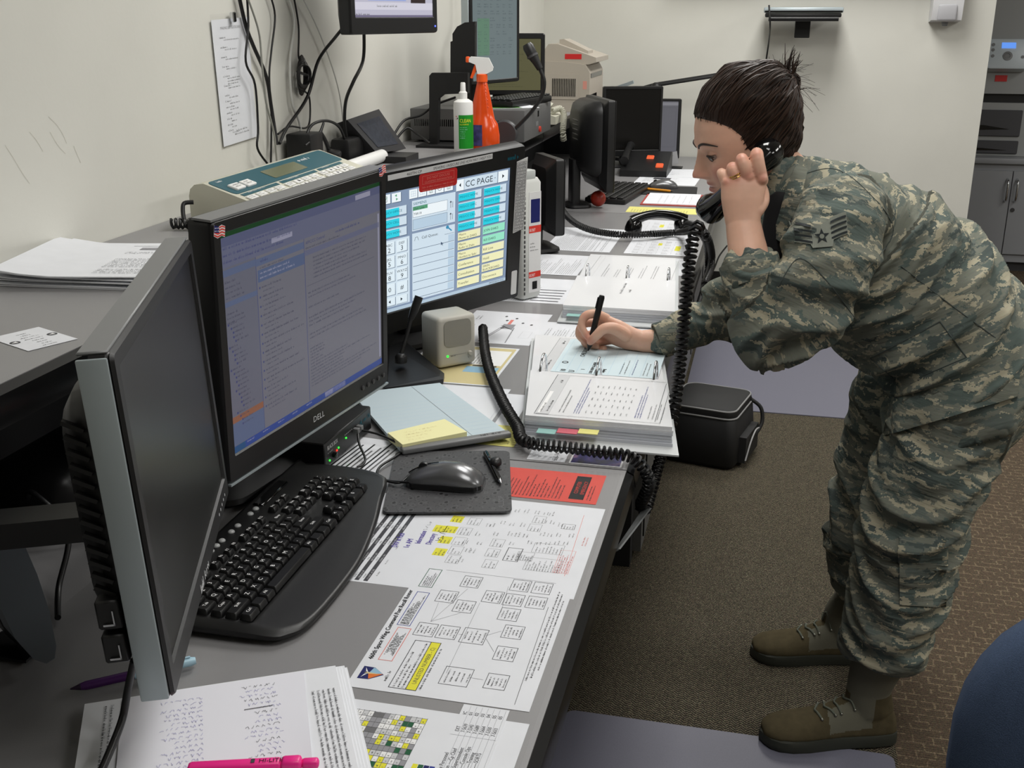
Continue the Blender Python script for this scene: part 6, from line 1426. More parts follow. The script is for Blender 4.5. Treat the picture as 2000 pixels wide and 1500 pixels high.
# ---- handsets and curly cords
def handset(label, M, L=.205):
    """handset along local x, cups towards local -z"""
    t = thing('telephone_handset', label, 'telephone', M.translation)
    b = MB(M); P = [V((-L * .5 + L * q, 0, .038 * math.sin(math.pi * q) ** .6 + .012)) for q in np.linspace(.06, .94, 15)]
    b.tube(P, [.020, .0165, .0150, .0145, .0145, .0145, .0150, .0165, .020], 14, flat=1.25); part('handle', b, BLKG, t, smooth=60)
    for sg in (-1, 1):
        b = MB(M); b.lathe([(.010, .034), (.021, .030), (.0275, .016), (.0295, -.002), (.0275, -.014), (.020, -.017), (.004, -.0165)][::-1], (sg * L * .42, 0, .002), 22, rot=(0, -sg * .28, 0)); part('ear_cup' if sg > 0 else 'mouth_cup', b, BLKG, t, smooth=50)
    return t
pL, pR = at(1250, 447, z=DZ + .018), at(1320, 445, z=DZ + .018)
Mh = page_m((pL + pR) / 2, pR - pL, V((-(pR - pL).y, (pR - pL).x, 0))); handset('glossy black handset lying on the desk beyond the far binder', Mh, L=.21)
def curly(label, pts, R_=.0092, r=.0028, pitch=.0098, ends=None):
    t = thing('curly_cable', label, 'cable', pts[0])
    b = MB(); b.tube(coil_path(pts, R_, pitch, 12, 8), r, 5); part('coil', b, CAB, t, smooth=60); return t
HX = V((-.100, 2.065, 1.095))
pts = [at(943, 640, z=DZ + .02), at(948, 690, z=DZ + .014), at(960, 735, z=DZ + .013), at(985, 790, z=DZ + .013), at(1010, 832, z=DZ + .013), V((-.375, 1.705, DZ + .015)), V((-.30, 1.69, DZ + .017)), V((-.235, 1.685, DZ + .016)), V((-.185, 1.69, DZ + .008)), V((-.158, 1.70, DZ - .035)), at(1252, 985, y=1.74) + V((0, 0, 0)), at(1262, 992, y=1.76), at(1280, 930, y=1.83), at(1300, 860, y=1.90)]
curly('long curly cord from the touch screen drooping over the desk edge', pts)
pts = [at(1298, 868, y=1.89), at(1318, 790, y=1.93), at(1330, 690, y=1.96), at(1338, 600, y=1.98), at(1347, 510, y=2.0), at(1356, 455, y=2.02), at(1366, 440, y=2.04)]
curly('thick curly cord hanging from the handset at her mouth', pts, R_=.0098, r=.0040, pitch=.0112)
pts = [at(1065, 335, y=3.95), at(1085, 385, y=3.9), at(1110, 425, y=3.75), at(1150, 448, z=DZ + .02), at(1210, 458, z=DZ + .018), at(1270, 457, z=DZ + .018), at(1330, 453, z=DZ + .02), at(1358, 450, x=-.19), at(1379, 470, x=-.158), at(1384, 510, x=-.158), at(1381, 545, x=-.158), at(1373, 575, x=-.158), at(1364, 605, x=-.158)]
curly('thin curly cord crossing the middle desk to the desk edge', pts, R_=.0085, r=.0036, pitch=.0088)
pts = [at(1333, 446, z=DZ + .03), at(1345, 437, y=3.55), at(1362, 444, x=-.18), at(1380, 462, x=-.135), at(1390, 500, x=-.135), at(1386, 530, x=-.135), at(1376, 560, x=-.135), at(1384, 600, x=-.135)]
curly('twisted curly cord of the desk handset hanging at the desk edge', pts, R_=.008, r=.0034, pitch=.0085)
cable('wall_cable', 'thin black cable behind her forearm on the back wall side', [at(1420, 480, y=5.9), at(1405, 500, y=5.8), at(1396, 522, y=5.7), at(1384, 545, y=5.6), at(1378, 560, y=5.5)], .0045, CAB)
# clear plastic flap at the corner of the near desk
Q = [at(1252, 998, y=1.74), at(1270, 992, y=1.74), at(1208, 1072, y=1.45), at(1198, 1078, y=1.45)]
b = MB(); slab_quad(b, Q, (1, 0, 0), .003); b2_ = solo('plastic_flap', b, mat('milky_plastic', (120, 122, 122), rough=.25, spec=.6), 'loose strip of clear plastic hanging off the desk edge', 'plastic strip')
# ---- bag on the floor
t = thing('equipment_bag', 'black soft equipment bag with grey piping on the carpet', 'bag', (-.17, 3.6, 0))
FAB = mat('black_nylon', (17, 17, 18), rough=.6, bump=.3, bump_scale=1200); PIP = mat('grey_piping', (150, 150, 150), rough=.5)
Bc = V((-.135, 3.60, 0)); Rb = Matrix.Translation(Bc) @ Matrix.Rotation(-.22, 4, 'Z')
def ring(hx, hy, z, r, dx=0): return [(p[0] + dx, p[1], z) for p in rrect(-hx, -hy, hx, hy, r, 5)]
b = MB(Rb); b.loft([ring(.118, .128, .001, .03), ring(.13, .14, .02, .035), ring(.132, .142, .09, .035), ring(.125, .135, .17, .035), ring(.112, .122, .19, .035)]); part('bag_body', b, FAB, t, smooth=60)
b = MB(Rb); b.loft([ring(.119, .129, .182, .04), ring(.122, .132, .192, .04), ring(.119, .129, .206, .04), ring(.105, .115, .212, .04)]); part('lid', b, FAB, t, smooth=50)
for z, k in ((.207, .118), (.183, .123)):
    b = MB(Rb); R_ = [(V(p)) for p in ring(k, k + .010, z, .04)]; b.tube(R_ + [R_[0], R_[1]], .0028, 6); part('piping', b, PIP, t, smooth=60, label='grey piping')
b = MB(Rb); b.loft([[(x, y, z) for y, z in ((-.09, .02), (.09, .02), (.085, .11), (-.085, .11))] for x in (.128, .155)]); part('side_pocket', b, FAB, t)
b = MB(Rb); b.tube([(.157, -.09, .03), (.162, -.05, .085), (.164, .0, .11), (.162, .06, .10)], .0028, 6, smooth_path=5); part('piping', b, PIP, t, smooth=60)
b = MB(Rb); b.tube([(.12, .09, .19), (.155, .10, .16), (.165, .09, .11), (.15, .06, .07)], .007, 8, smooth_path=5); part('strap', b, FAB, t, smooth=60)
# ---- blue office chair
BLU = mat('blue_upholstery', (68, 82, 106), rough=.95, spec=.15, noise_amt=.18, noise_scale=700, bump=.4, bump_scale=900)
t = thing('office_chair', 'blue upholstered office chair at the bottom right corner', 'chair', (.52, .95, 0))
cc = V((.452, 1.12, .668)); Rc = Matrix.Translation(cc) @ Matrix.Rotation(.22, 4, 'Z') @ Matrix.Rotation(-.12, 4, 'X')
b = MB(Rc)
def sup(hx, hz, y, e=2.6, n=32): return [(hx * abs(math.cos(a)) ** (2 / e) * (1 if math.cos(a) > 0 else -1), y, hz * abs(math.sin(a)) ** (2 / e) * (1 if math.sin(a) > 0 else -1)) for a in [2 * math.pi * k / n for k in range(n)]]
b.loft([sup(.17, .165, .045), sup(.205, .20, .030), sup(.215, .21, .0), sup(.21, .205, -.03), sup(.18, .175, -.046)]); part('backrest', b, BLU, t, smooth=60)
b = MB(); b.loft([[(p[0] + .56, p[1] + .82, z) for p in rrect(-.24 + i, -.23 + i, .24 - i, .23 - i, .08, 5)] for z, i in ((.40, .04), (.42, 0), (.45, 0), (.47, .03))]); part('seat', b, BLU, t, smooth=60)
b = MB(); b.tube([(.56, .85, .40), (.53, 1.0, .38), (.485, 1.14, .42), (.478, 1.13, .56)], .02, 8, smooth_path=5); part('back_bar', b, BLK, t, smooth=60)
b = MB(); b.lathe([(.03, .06), (.03, .22), (.018, .23), (.018, .40)], (.56, .82, 0), 14); part('column', b, BLK, t, smooth=40)
for k in range(5):
    a = 2 * math.pi * k / 5 + .3; b = MB(); b.tube([(.56, .82, .09), (.56 + .26 * math.cos(a), .82 + .26 * math.sin(a), .07)], [.026, .016], 8); part('leg', b, BLK, t, smooth=60)
    b = MB(); b.sphere((.56 + .265 * math.cos(a), .82 + .265 * math.sin(a), .031), .027, 12, 8); part('caster', b, BLK, t, smooth=60)
# ---- dark things under the near shelf
t = thing('desktop_speaker', 'dark curved speaker with a blue-grey face at the left edge of the desk', 'speaker', (-.82, .90, DZ))
Q = [(45, 1170), (70, 1205), (95, 1262), (118, 1330), (131, 1395), (128, 1418), (112, 1428), (88, 1420), (52, 1380), (18, 1310), (-8, 1240), (-4, 1215)]
F_ = [at(u, v, y=.92) for u, v in Q]; zm = min(p.z for p in F_); F_ = [p + V((0, 0, max(0, DZ + .012 - zm) * 1)) for p in F_]
b = MB(); b._add([*F_, *[p + V((-.03, .02, 0)) for p in F_]], [tuple(range(len(F_))), tuple(range(2 * len(F_) - 1, len(F_) - 1, -1))] + [(i, (i + 1) % len(F_), len(F_) + (i + 1) % len(F_), len(F_) + i) for i in range(len(F_))]); part('face', b, mat('blue_grey_plastic', (128, 136, 146), rough=.5), t, label='blue-grey curved face')
c_ = sum(F_, V()) / len(F_); G = [c_ + (p - c_) * 1.06 + V((-.032, .022, 0)) for p in F_]
for p in G: p.z = max(p.z, DZ + .003)
b = MB(); b._add([*G, *[p + V((-.035, .02, 0)) for p in G]], [tuple(range(len(G))), tuple(range(2 * len(G) - 1, len(G) - 1, -1))] + [(i, (i + 1) % len(G), len(G) + (i + 1) % len(G), len(G) + i) for i in range(len(G))]); part('cabinet', b, BLK, t)
b = MB(); b.bx((-.87, .93, DZ + .0005), (-.80, .98, DZ + .004)); part('foot', b, BLK, t)
t = thing('power_box', 'black rounded power box under the near shelf', 'device', (-1.02, 1.35, DZ)); b = MB(); b.rbox((-1.02, 1.36, DZ + .046), (.16, .26, .090), .03, 4); part('case', b, BLK, t, smooth=50)
cable('power_cable', 'black cable dangling in the dark gap left of the silver monitor', [V((-1.0, 1.22, DZ + .06)), V((-.94, 1.16, DZ + .10)), V((-.88, 1.14, DZ + .06)), V((-.86, 1.08, DZ + .01)), V((-.82, 1.02, DZ + .006))], .004, CAB)
cable('power_cable', 'thin blue-black cable along the power box under the near shelf', [V((-1.12, 1.15, DZ + .02)), V((-1.0, 1.19, DZ + .025)), V((-.93, 1.22, DZ + .02)), V((-.88, 1.3, DZ + .008))], .004, mat('blue_black_cable', (24, 34, 52), rough=.35))
# ---- alcove: cabinet and office printer
CAB_M = mat('grey_cabinet', (146, 148, 152), rough=.5); TRAYD = mat('dark_grey_tray', (70, 70, 74), rough=.5)
t = thing('storage_cabinet', 'grey two-door cabinet under the office printer', 'cabinet', (1.4, 7.1, 0)); CY = 6.9
b = MB(); b.bx((1.02, CY, .06), (2.0, CY + .5, .64)); part('carcass', b, CAB_M, t); b = MB(); b.bx((1.03, CY + .03, .0), (1.99, CY + .47, .06)); part('plinth', b, DGR, t)
b = MB(); b.rbox((1.51, CY + .24, .657), (1.02, .54, .034), .006, 2); part('counter', b, CAB_M, t, smooth=40)
b = MB(); b.bx((1.02, CY - .004, .06), (2.0, CY - .0005, .105)); part('bottom_rail', b, CAB_M, t)
for x0, x1, hx in ((1.025, 1.398, 1.375), (1.404, 1.78, 1.428)):
    b = MB(); b.bx((x0, CY - .02, .11), (x1, CY - .0005, .60)); d_ = part('door', b, CAB_M, t)
    b = MB(); b.tube([(hx, CY - .021, .555), (hx, CY - .05, .54), (hx, CY - .055, .49), (hx, CY - .05, .44), (hx, CY - .021, .425)], .007, 8, smooth_path=4); part('handle', b, CHR, d_, smooth=60)
b = MB(); b.lathe([(.012, 0), (.012, .006)], (1.425, CY - .02, .375), 12, rot=(math.pi / 2, 0, 0)); part('lock', b, DGR, t)
t = thing('office_printer', 'tall grey office printer with a lit control panel standing on the cabinet', 'printer', (1.4, 7.15, .675)); OP = mat('office_printer_grey', (158, 160, 160), rough=.5)
PY = 6.97
b = MB(); b.bx((1.05, PY, .676), (1.9, PY + .45, .98)); part('tray_unit', b, OP, t)
for z0, z1 in ((.79, .94), (.69, .765)):
    b = MB(); b.rbox((1.24, PY - .006, (z0 + z1) / 2), (.36, .014, z1 - z0), .004, 1); tr = part('paper_tray', b, TRAYD, t)
    b = MB(); b.prism([(1.10, z0 + (z1 - z0) * .42), (1.22, z0 + (z1 - z0) * .42), (1.36, z0 + (z1 - z0) * .28), (1.22, z0 + (z1 - z0) * .24), (1.10, z0 + (z1 - z0) * .24)], PY - .0145, PY - .0135, axes='xzy'); part('tray_grip', b, BLKG, tr)
b = MB(); b.bx((1.05, PY + .03, .981), (1.9, PY + .45, 1.03)); part('exit_gap', b, BLK, t)
b = MB(); b.bx((1.05, PY, 1.031), (1.9, PY + .45, 1.62)); part('upper_body', b, OP, t)
Mp = Matrix.Translation((1.285, PY - .05, 1.255)) @ Matrix.Rotation(-.35, 4, 'X')
b = MB(Mp); b.loft([[(p[0], y, p[1]) for p in rrect(-.125 + i, -.085 + i, .125 - i, .085 - i, .04, 5)] for y, i in ((.06, 0), (.0, 0), (-.006, .008))][::-1]); pn = part('control_panel', b, mat('panel_white', (206, 216, 222), rough=.4), t, smooth=40)
b = MB(Mp); b.bx((-.035, -.009, .03), (.04, -.006, .062)); part('display', b, glow('blue_lcd', (96, 150, 240), 1.0), pn)
b = MB(Mp); b.lathe([(.026, 0), (.026, .004), (.014, .005), (.013, .002)], (.0, -.006, -.015), 20, rot=(math.pi / 2, 0, 0)); part('dial_button', b, MGR, pn, smooth=40)
for x, z in ((-.08, .05), (-.08, .02), (-.08, -.015), (.08, -.02)):
    b = MB(Mp); b.lathe([(.009, 0), (.009, .003)], (x, -.006, z), 12, rot=(math.pi / 2, 0, 0)); part('panel_button', b, MGR, pn)
b = MB(); b.bx((1.245, PY - .003, 1.10), (1.31, PY - .0005, 1.135)); part('red_sticker', b, mat('sticker_red', (206, 40, 40)), t)

t = thing('shade_casting_display', 'large unseen black display added above the closed laptop to shade the back wall', 'display', (.15, 5.93, 1.66))  # out of view; added so its shadow darkens the top of the back wall
b = MB(); b.rbox((.15, 5.93, 1.98), (1.30, .10, .64), .01, 2); part('housing', b, BLK, t, smooth=40)
b = MB(); b.bx((-.48, 5.879, 1.69), (.78, 5.8795, 2.27)); part('screen', b, DRK, t)

MG = frame_m((-.665, 3.42, .80), .55)
t = thing('computer_monitor', 'black monitor seen edge-on behind the perforated case', 'monitor', (-.67, 3.42, DZ))
sm, sw, sh, scr = panel_monitor(t, MG, .20, .24, .014, .014, .014, .02, .05, BLK, DRK); stand(t, MG, .2, .05, z0=DZ, bw=.16, bd=.11)
b = MB(MG); b.rbox((.03, .058, .10), (.08, .012, .12), .004, 2); part('rear_cover', b, MGR, t, smooth=40, label='grey rear cover')
# ================================================================== the person
SKIN_B = (222, 176, 152)
def vnoise(P):
    """value noise on an (n,3) array, 0..1"""
    P = np.asarray(P, float); i = np.floor(P).astype(np.int64); f = P - i; f = f * f * (3 - 2 * f)
    def h(a, b, c):
        n = (a * 374761393 + b * 668265263 + c * 2147483647 * 7 + 1442695) & 0x7fffffff
        n = ((n ^ (n >> 13)) * 1274126177) & 0x7fffffff; n = n ^ (n >> 16)
        return (n & 0xffff) / 65535.0
    o = 0
    for dx in (0, 1):
        for dy in (0, 1):
            for dz in (0, 1):
                w = (f[:, 0] if dx else 1 - f[:, 0]) * (f[:, 1] if dy else 1 - f[:, 1]) * (f[:, 2] if dz else 1 - f[:, 2])
                o = o + w * h(i[:, 0] + dx, i[:, 1] + dy, i[:, 2] + dz)
    return o
def remeshed(mb, voxel, smooth_it=4, name='body'):
    me = mb.mesh('tmp', []); bm = bmesh.new(); bm.from_mesh(me); bmesh.ops.recalc_face_normals(bm, faces=bm.faces[:]); bm.to_mesh(me); bm.free()
    o = bpy.data.objects.new('tmp', me); COL.objects.link(o)
    r = o.modifiers.new('r', 'REMESH'); r.mode = 'VOXEL'; r.voxel_size = voxel; r.adaptivity = 0
    s = o.modifiers.new('s', 'SMOOTH'); s.factor = .5; s.iterations = smooth_it
    dg = bpy.context.evaluated_depsgraph_get(); dg.update()
    out = bpy.data.meshes.new_from_object(o.evaluated_get(dg)); out.name = name
    bpy.data.objects.remove(o); bpy.data.meshes.remove(me)
    return out
def co_of(me): a = np.empty(len(me.vertices) * 3, 'f'); me.vertices.foreach_get('co', a); return a.reshape(-1, 3).astype(float)
def no_of(me): a = np.empty(len(me.vertices) * 3, 'f'); me.vertex_normals.foreach_get('vector', a); return a.reshape(-1, 3).astype(float)
def set_co(me, c): me.vertices.foreach_set('co', np.asarray(c, 'f').ravel()); me.update()
def smooth_all(me): me.polygons.foreach_set('use_smooth', [True] * len(me.polygons)); me.update()
def ell_tube(mb, path, ra, rb, ref, n=24, k=4, round_ends=True):
    """tube with elliptical sections; ra along ref, rb across"""
    P = spline([V(p) for p in path], k); m = len(P); T = np.linspace(0, 1, m); S0 = np.linspace(0, 1, len(path))
    A = np.interp(T, S0, ra); B = np.interp(T, S0, rb); ref = V(ref); rings = []
    for i, p in enumerate(P):
        t = (P[min(i + 1, m - 1)] - P[max(i - 1, 0)]).normalized(); a = (ref - t * ref.dot(t)).normalized(); b = t.cross(a)
        rings.append([p + a * (A[i] * math.cos(q)) + b * (B[i] * math.sin(q)) for q in [2 * math.pi * j / n for j in range(n)]])
    if round_ends:
        for end in (0, 1):
            i = 0 if end == 0 else m - 1; t = (P[1] - P[0]).normalized() * -1 if end == 0 else (P[-1] - P[-2]).normalized(); c = P[i]; base = rings[0] if end == 0 else rings[-1]; add = []
            for s in (.5, .85): add.append([c + (q - c) * math.sqrt(1 - s * s) + t * (min(A[i], B[i]) * s * .9) for q in base])
            if end == 0: rings = add[::-1] + rings
            else: rings = rings + add
    mb.loft(rings); return mb
def bones_coords(C, bones):
    """nearest bone for each point: rest coordinates (across, across, along), radius vector and position along"""
    best = np.full(len(C), 1e9); rest = np.zeros((len(C), 3)); tt = np.zeros(len(C)); bi = np.zeros(len(C), int)
    for k, (a, b, ref, r) in enumerate(bones):
        a = np.array(a); b = np.array(b); d = b - a; L = np.linalg.norm(d); d = d / L
        rf = np.array(ref, float); rf = rf - d * rf.dot(d); rf /= np.linalg.norm(rf); w = np.cross(d, rf)
        q = C - a; s = q @ d; sc = np.clip(s, 0, L); rad = np.linalg.norm(q - sc[:, None] * d, axis=1) / r; m = rad < best
        best = np.where(m, rad, best); R_ = np.stack([q @ rf, q @ w, s + k * 3.1], 1); rest[m] = R_[m]; tt[m] = (s / L)[m]; bi[m] = k
    return rest, tt, bi
def set_rest(me, rest):
    at_ = me.attributes.new('rest', 'FLOAT_VECTOR', 'POINT'); at_.data.foreach_set('vector', np.asarray(rest, 'f').ravel())
def camo_mat(name='camouflage_cloth'):
    m = bpy.data.materials.new(name); m.use_nodes = True; nt = m.node_tree; b = nt.nodes['Principled BSDF']; b.inputs['Roughness'].default_value = .9; b.inputs['Specular IOR Level'].default_value = .15
    L = nt.links.new; at_ = nd(nt, 'ShaderNodeAttribute', attribute_name='rest')
    sn = nd(nt, 'ShaderNodeVectorMath', operation='SNAP'); sn.inputs[1].default_value = (.0022, .0022, .0022); L(at_.outputs['Vector'], sn.inputs[0])
    wn = nd(nt, 'ShaderNodeTexNoise', i_Scale=38.0, i_Detail=3.0); L(sn.outputs[0], wn.inputs['Vector'])
    sub = nd(nt, 'ShaderNodeVectorMath', operation='SUBTRACT'); sub.inputs[1].default_value = (.5, .5, .5); L(wn.outputs['Color'], sub.inputs[0])
    sc = nd(nt, 'ShaderNodeVectorMath', operation='SCALE'); sc.inputs['Scale'].default_value = .035; L(sub.outputs[0], sc.inputs[0])
    ad = nd(nt, 'ShaderNodeVectorMath', operation='ADD'); L(sn.outputs[0], ad.inputs[0]); L(sc.outputs[0], ad.inputs[1])
    def layer(scale, off):
        mp = nd(nt, 'ShaderNodeMapping'); mp.inputs['Scale'].default_value = scale; mp.inputs['Location'].default_value = off; mp.inputs['Rotation'].default_value = (0.25, .2, 0); L(ad.outputs[0], mp.inputs[0])
        n = nd(nt, 'ShaderNodeTexNoise', i_Scale=1.0, i_Detail=2.5, i_Roughness=.6); L(mp.outputs[0], n.inputs['Vector']); return n.outputs['Fac']
    A = layer((11, 11, 34), (0, 0, 0)); B = layer((19, 17, 80), (5.2, 3.1, 7.7)); C = layer((13, 13, 50), (11, 9, 2))
    ra = nd(nt, 'ShaderNodeValToRGB'); ra.color_ramp.interpolation = 'CONSTANT'; e = ra.color_ramp.elements
    e[0].position = 0; e[0].color = lin((96, 107, 102)); e[1].position = .46; e[1].color = lin((124, 127, 116)); x = e.new(.60); x.color = lin((106, 114, 108)); L(A, ra.inputs[0])
    def mask(f, thr, col, prev):
        g = nd(nt, 'ShaderNodeMath', operation='GREATER_THAN'); g.inputs[1].default_value = thr; L(f, g.inputs[0])
        mx = nd(nt, 'ShaderNodeMix', data_type='RGBA'); L(g.outputs[0], mx.inputs[0]); L(prev, mx.inputs[6]); mx.inputs[7].default_value = lin(col); return mx.outputs[2]
    c = mask(B, .566, (176, 170, 148), ra.outputs[0]); c = mask(C, .62, (84, 93, 90), c); 
    fn = nd(nt, 'ShaderNodeTexNoise', i_Scale=900.0, i_Detail=1.0); L(at_.outputs['Vector'], fn.inputs['Vector'])
    mx = nd(nt, 'ShaderNodeMix', data_type='RGBA', blend_type='MULTIPLY'); mx.inputs[0].default_value = .25; L(c, mx.inputs[6]); L(fn.outputs['Color'], mx.inputs[7]); L(mx.outputs[2], b.inputs['Base Color'])
    mp = nd(nt, 'ShaderNodeMapping'); mp.inputs['Scale'].default_value = (9, 9, 42); mp.inputs['Rotation'].default_value = (.5, .3, 0); L(at_.outputs['Vector'], mp.inputs[0])
    wr = nd(nt, 'ShaderNodeTexNoise', i_Scale=1.0, i_Detail=3.0); L(mp.outputs[0], wr.inputs['Vector'])
    bp = nd(nt, 'ShaderNodeBump', i_Strength=.75, i_Distance=.012); L(wr.outputs['Fac'], bp.inputs['Height']); L(bp.outputs['Normal'], b.inputs['Normal'])
    return m
CAMO = camo_mat()
P2 = lambda u, v, y: at(u, v, y=y)
YM = 2.20
# ---- landmarks
elbow_n = P2(1508, 668, 1.945); sho_n = P2(1640, 408, 2.045); wrist_n = P2(1452, 440, 2.025)
sho_f = P2(1570, 420, 2.365); elbow_f = P2(1452, 602, 2.355); wrist_f = P2(1252, 666, 2.275)
knee_n = P2(1780, 1030, 2.065); hip_n = P2(1878, 740, 2.10); ank_n = P2(1712, 1300, 2.065)
knee_f = P2(1702, 1000, 2.33); hip_f = P2(1800, 740, 2.31); ank_f = P2(1706, 1170, 2.36)
who = thing('person', 'person in grey-green camouflage uniform bending over the desk, phone at the ear and writing', 'person', (.2, 2.2, 0))
# ---- head
pit, yaw_ = math.radians(17), math.radians(16)
Fh = V((-math.cos(pit) * math.cos(yaw_), -math.cos(pit) * math.sin(yaw_), -math.sin(pit))); Lh_ = V((math.sin(yaw_), -math.cos(yaw_), 0)); Uh = Lh_.cross(Fh) * -1 if Lh_.cross(Fh).z < 0 else Lh_.cross(Fh)
nose = P2(1347, 346, 2.175); HO = nose - Fh * .117 + Uh * .034
MH = Matrix.Identity(4)
for i in range(3): MH[i][0] = Fh[i]; MH[i][1] = Lh_[i]; MH[i][2] = Uh[i]; MH[i][3] = HO[i]
TU = np.array([-.122, -.115, -.10, -.08, -.06, -.04, -.01, .02, .05, .08, .10, .112, .118])
TF = np.array([.045, .060, .073, .077, .080, .082, .083, .088, .086, .074, .055, .035, -.01])
TB = np.array([.035, .00, -.030, -.052, -.070, -.083, -.092, -.097, -.098, -.092, -.078, -.055, -.012])
TW = np.array([.004, .026, .043, .054, .062, .068, .073, .0755, .074, .067, .055, .040, .004])
def ga(x, c, s): return np.exp(-((x - c) / s) ** 2)
def head_pts(nu=90, nphi=96, grow=0.0):
    uu = -.122 + .240 * (1 - np.cos(np.linspace(0, math.pi, nu))) / 2
    def sm(T): 
        x = np.linspace(-.122, .118, 400); y = np.interp(x, TU, T); k = np.ones(21) / 21; yp = np.pad(y, 10, mode='edge'); return np.interp(uu, x, np.convolve(yp, k, 'valid'))
    ff, fb, w = sm(TF), sm(TB), sm(TW); w[0] = w[-1] = .002
    ph = np.linspace(0, 2 * math.pi, nphi, endpoint=False); c, s = np.cos(ph), np.sin(ph)
    fc = (ff * .45 + fb * .55)[:, None]; rf = np.where(c[None, :] > 0, (ff[:, None] - fc), (fc - fb[:, None]))
    e = 2 / 2.25
    f = fc + rf * np.sign(c) * np.abs(c) ** e; l = w[:, None] * np.sign(s) * np.abs(s) ** e; u = np.repeat(uu[:, None], nphi, 1)
    fr = np.clip(c, 0, 1)[None, :] ** .3
    if grow == 0:
        N = np.interp(u, [-.052, -.045, -.037, -.030, -.012, .004, .016], [0, .012, .031, .030, .018, .008, .0]); sg = np.interp(u, [-.045, -.03, .01], [.0120, .0105, .0080])
        d = N * np.exp(-(l / sg) ** 2)
        al = np.abs(l)
        d += .009 * ga(al, .0125, .006) * ga(u, -.0405, .007)
        d -= .010 * ga(al, .031, .017) * ga(u, .000, .013)
        d += .0045 * ga(u, .024, .010) * ga(al, .025, .025)
        d += .005 * ga(al, .045, .018) * ga(u, -.032, .018)
        lw = np.exp(-(l / .021) ** 4)
        d += lw * (.0065 * ga(u, -.0575, .0055) + .0075 * ga(u, -.0715, .006) - .0035 * ga(u, -.0645, .0022))
        d += .0075 * ga(u, -.102, .013) * ga(l, 0, .020) - .002 * ga(u, -.085, .006) * ga(l, 0, .02)
        f = f + d * fr
    return f, l, u
b = MB(MH); f_, l_h, u_ = head_pts(); rings = [[(f_[j, i], l_h[j, i], u_[j, i]) for i in range(f_.shape[1])] for j in range(f_.shape[0])]
b.loft(rings)
for sg in (-1, 1):
    # eyelids: upper cap and lower rim
    ec = V((.0655, sg * .031, -.001))
    R_ = .0142; cap = []
    for j in range(8):
        th = math.radians(90 - j * 12); cap.append([ec + V((R_ * math.cos(th) * math.cos(q), R_ * 1.15 * math.cos(th) * math.sin(q), R_ * .92 * math.sin(th) + .0008)) for q in [2 * math.pi * k / 20 for k in range(20)]] if j else [ec + V((.0004 * math.cos(q), .0004 * math.sin(q), R_ * .92)) for q in [2 * math.pi * k / 20 for k in range(20)]])
    b.loft(cap[::-1])
    low = []
    for j in range(5):
        th = math.radians(-38 - j * 12); low.append([ec + V((R_ * math.cos(th) * math.cos(q), R_ * 1.1 * math.cos(th) * math.sin(q), R_ * .92 * math.sin(th))) for q in [2 * math.pi * k / 20 for k in range(20)]])
    b.loft(low[::-1])
    # ear
    E_ = V((-.018, sg * .072, -.022)); pts = [E_ + V((.010 * math.cos(q) * .9 - .006, sg * (.004 + .006 * (math.cos(q) < 0)), .026 * math.sin(q))) for q in np.linspace(.6, 2 * math.pi - .6, 14)]
    b.tube(pts, .0045, 8)
    b.sphere(E_ + V((-.004, sg * .002, 0)), .014, 12, 8, sc=(.9, .35, 1.4))
# ---- neck, slim torso and arms under the clothes
nb = P2(1560, 372, YM); up_n = MH @ V((-.028, 0, -.045))
bw = MB()
bw.v, bw.f, bw.mi = b.v, b.f, b.mi
ell_tube(bw, [up_n, (up_n + nb) / 2, nb, P2(1640, 430, YM)], [.052, .052, .058, .07], [.056, .055, .058, .06], (0, 1, 0))
ell_tube(bw, [P2(1620, 420, YM), P2(1720, 500, YM), P2(1850, 640, YM), P2(1900, 740, YM)], [.11, .10, .09, .10], [.07, .07, .07, .07], (0, 1, 0))
ell_tube(bw, [P2(1640, 430, YM), P2(1640, 420, 2.10), sho_n, (sho_n + elbow_n) / 2, elbow_n], [.05, .045, .042, .038, .034], [.05, .045, .042, .038, .034], (1, 0, 0.3))
cuff_n = P2(1466, 520, 1.985)
ell_tube(bw, [elbow_n, P2(1478, 580, 1.965), cuff_n, P2(1457, 470, 2.01), wrist_n], [.036, .040, .0385, .0345, .0325], [.034, .034, .030, .025, .0215], (1, .15, 0))
ell_tube(bw, [P2(1640, 430, YM), P2(1620, 425, 2.30), sho_f, (sho_f + elbow_f) / 2, elbow_f], [.05, .045, .042, .038, .034], [.05, .045, .042, .038, .034], (1, 0, 0.3))
ell_tube(bw, [elbow_f, P2(1350, 640, 2.31), P2(1290, 664, 2.285), wrist_f], [.036, .032, .0275, .024], [.034, .030, .025, .021], (0, 0, 1))
def finger(pts, r):
    P = [P2(*p) for p in pts]; bw.tube(P, r, 12, smooth_path=4)
    bw.sphere(P[-1], r[-1] * 1.0, 10, 8); bw.sphere(P[0], r[0], 10, 8)
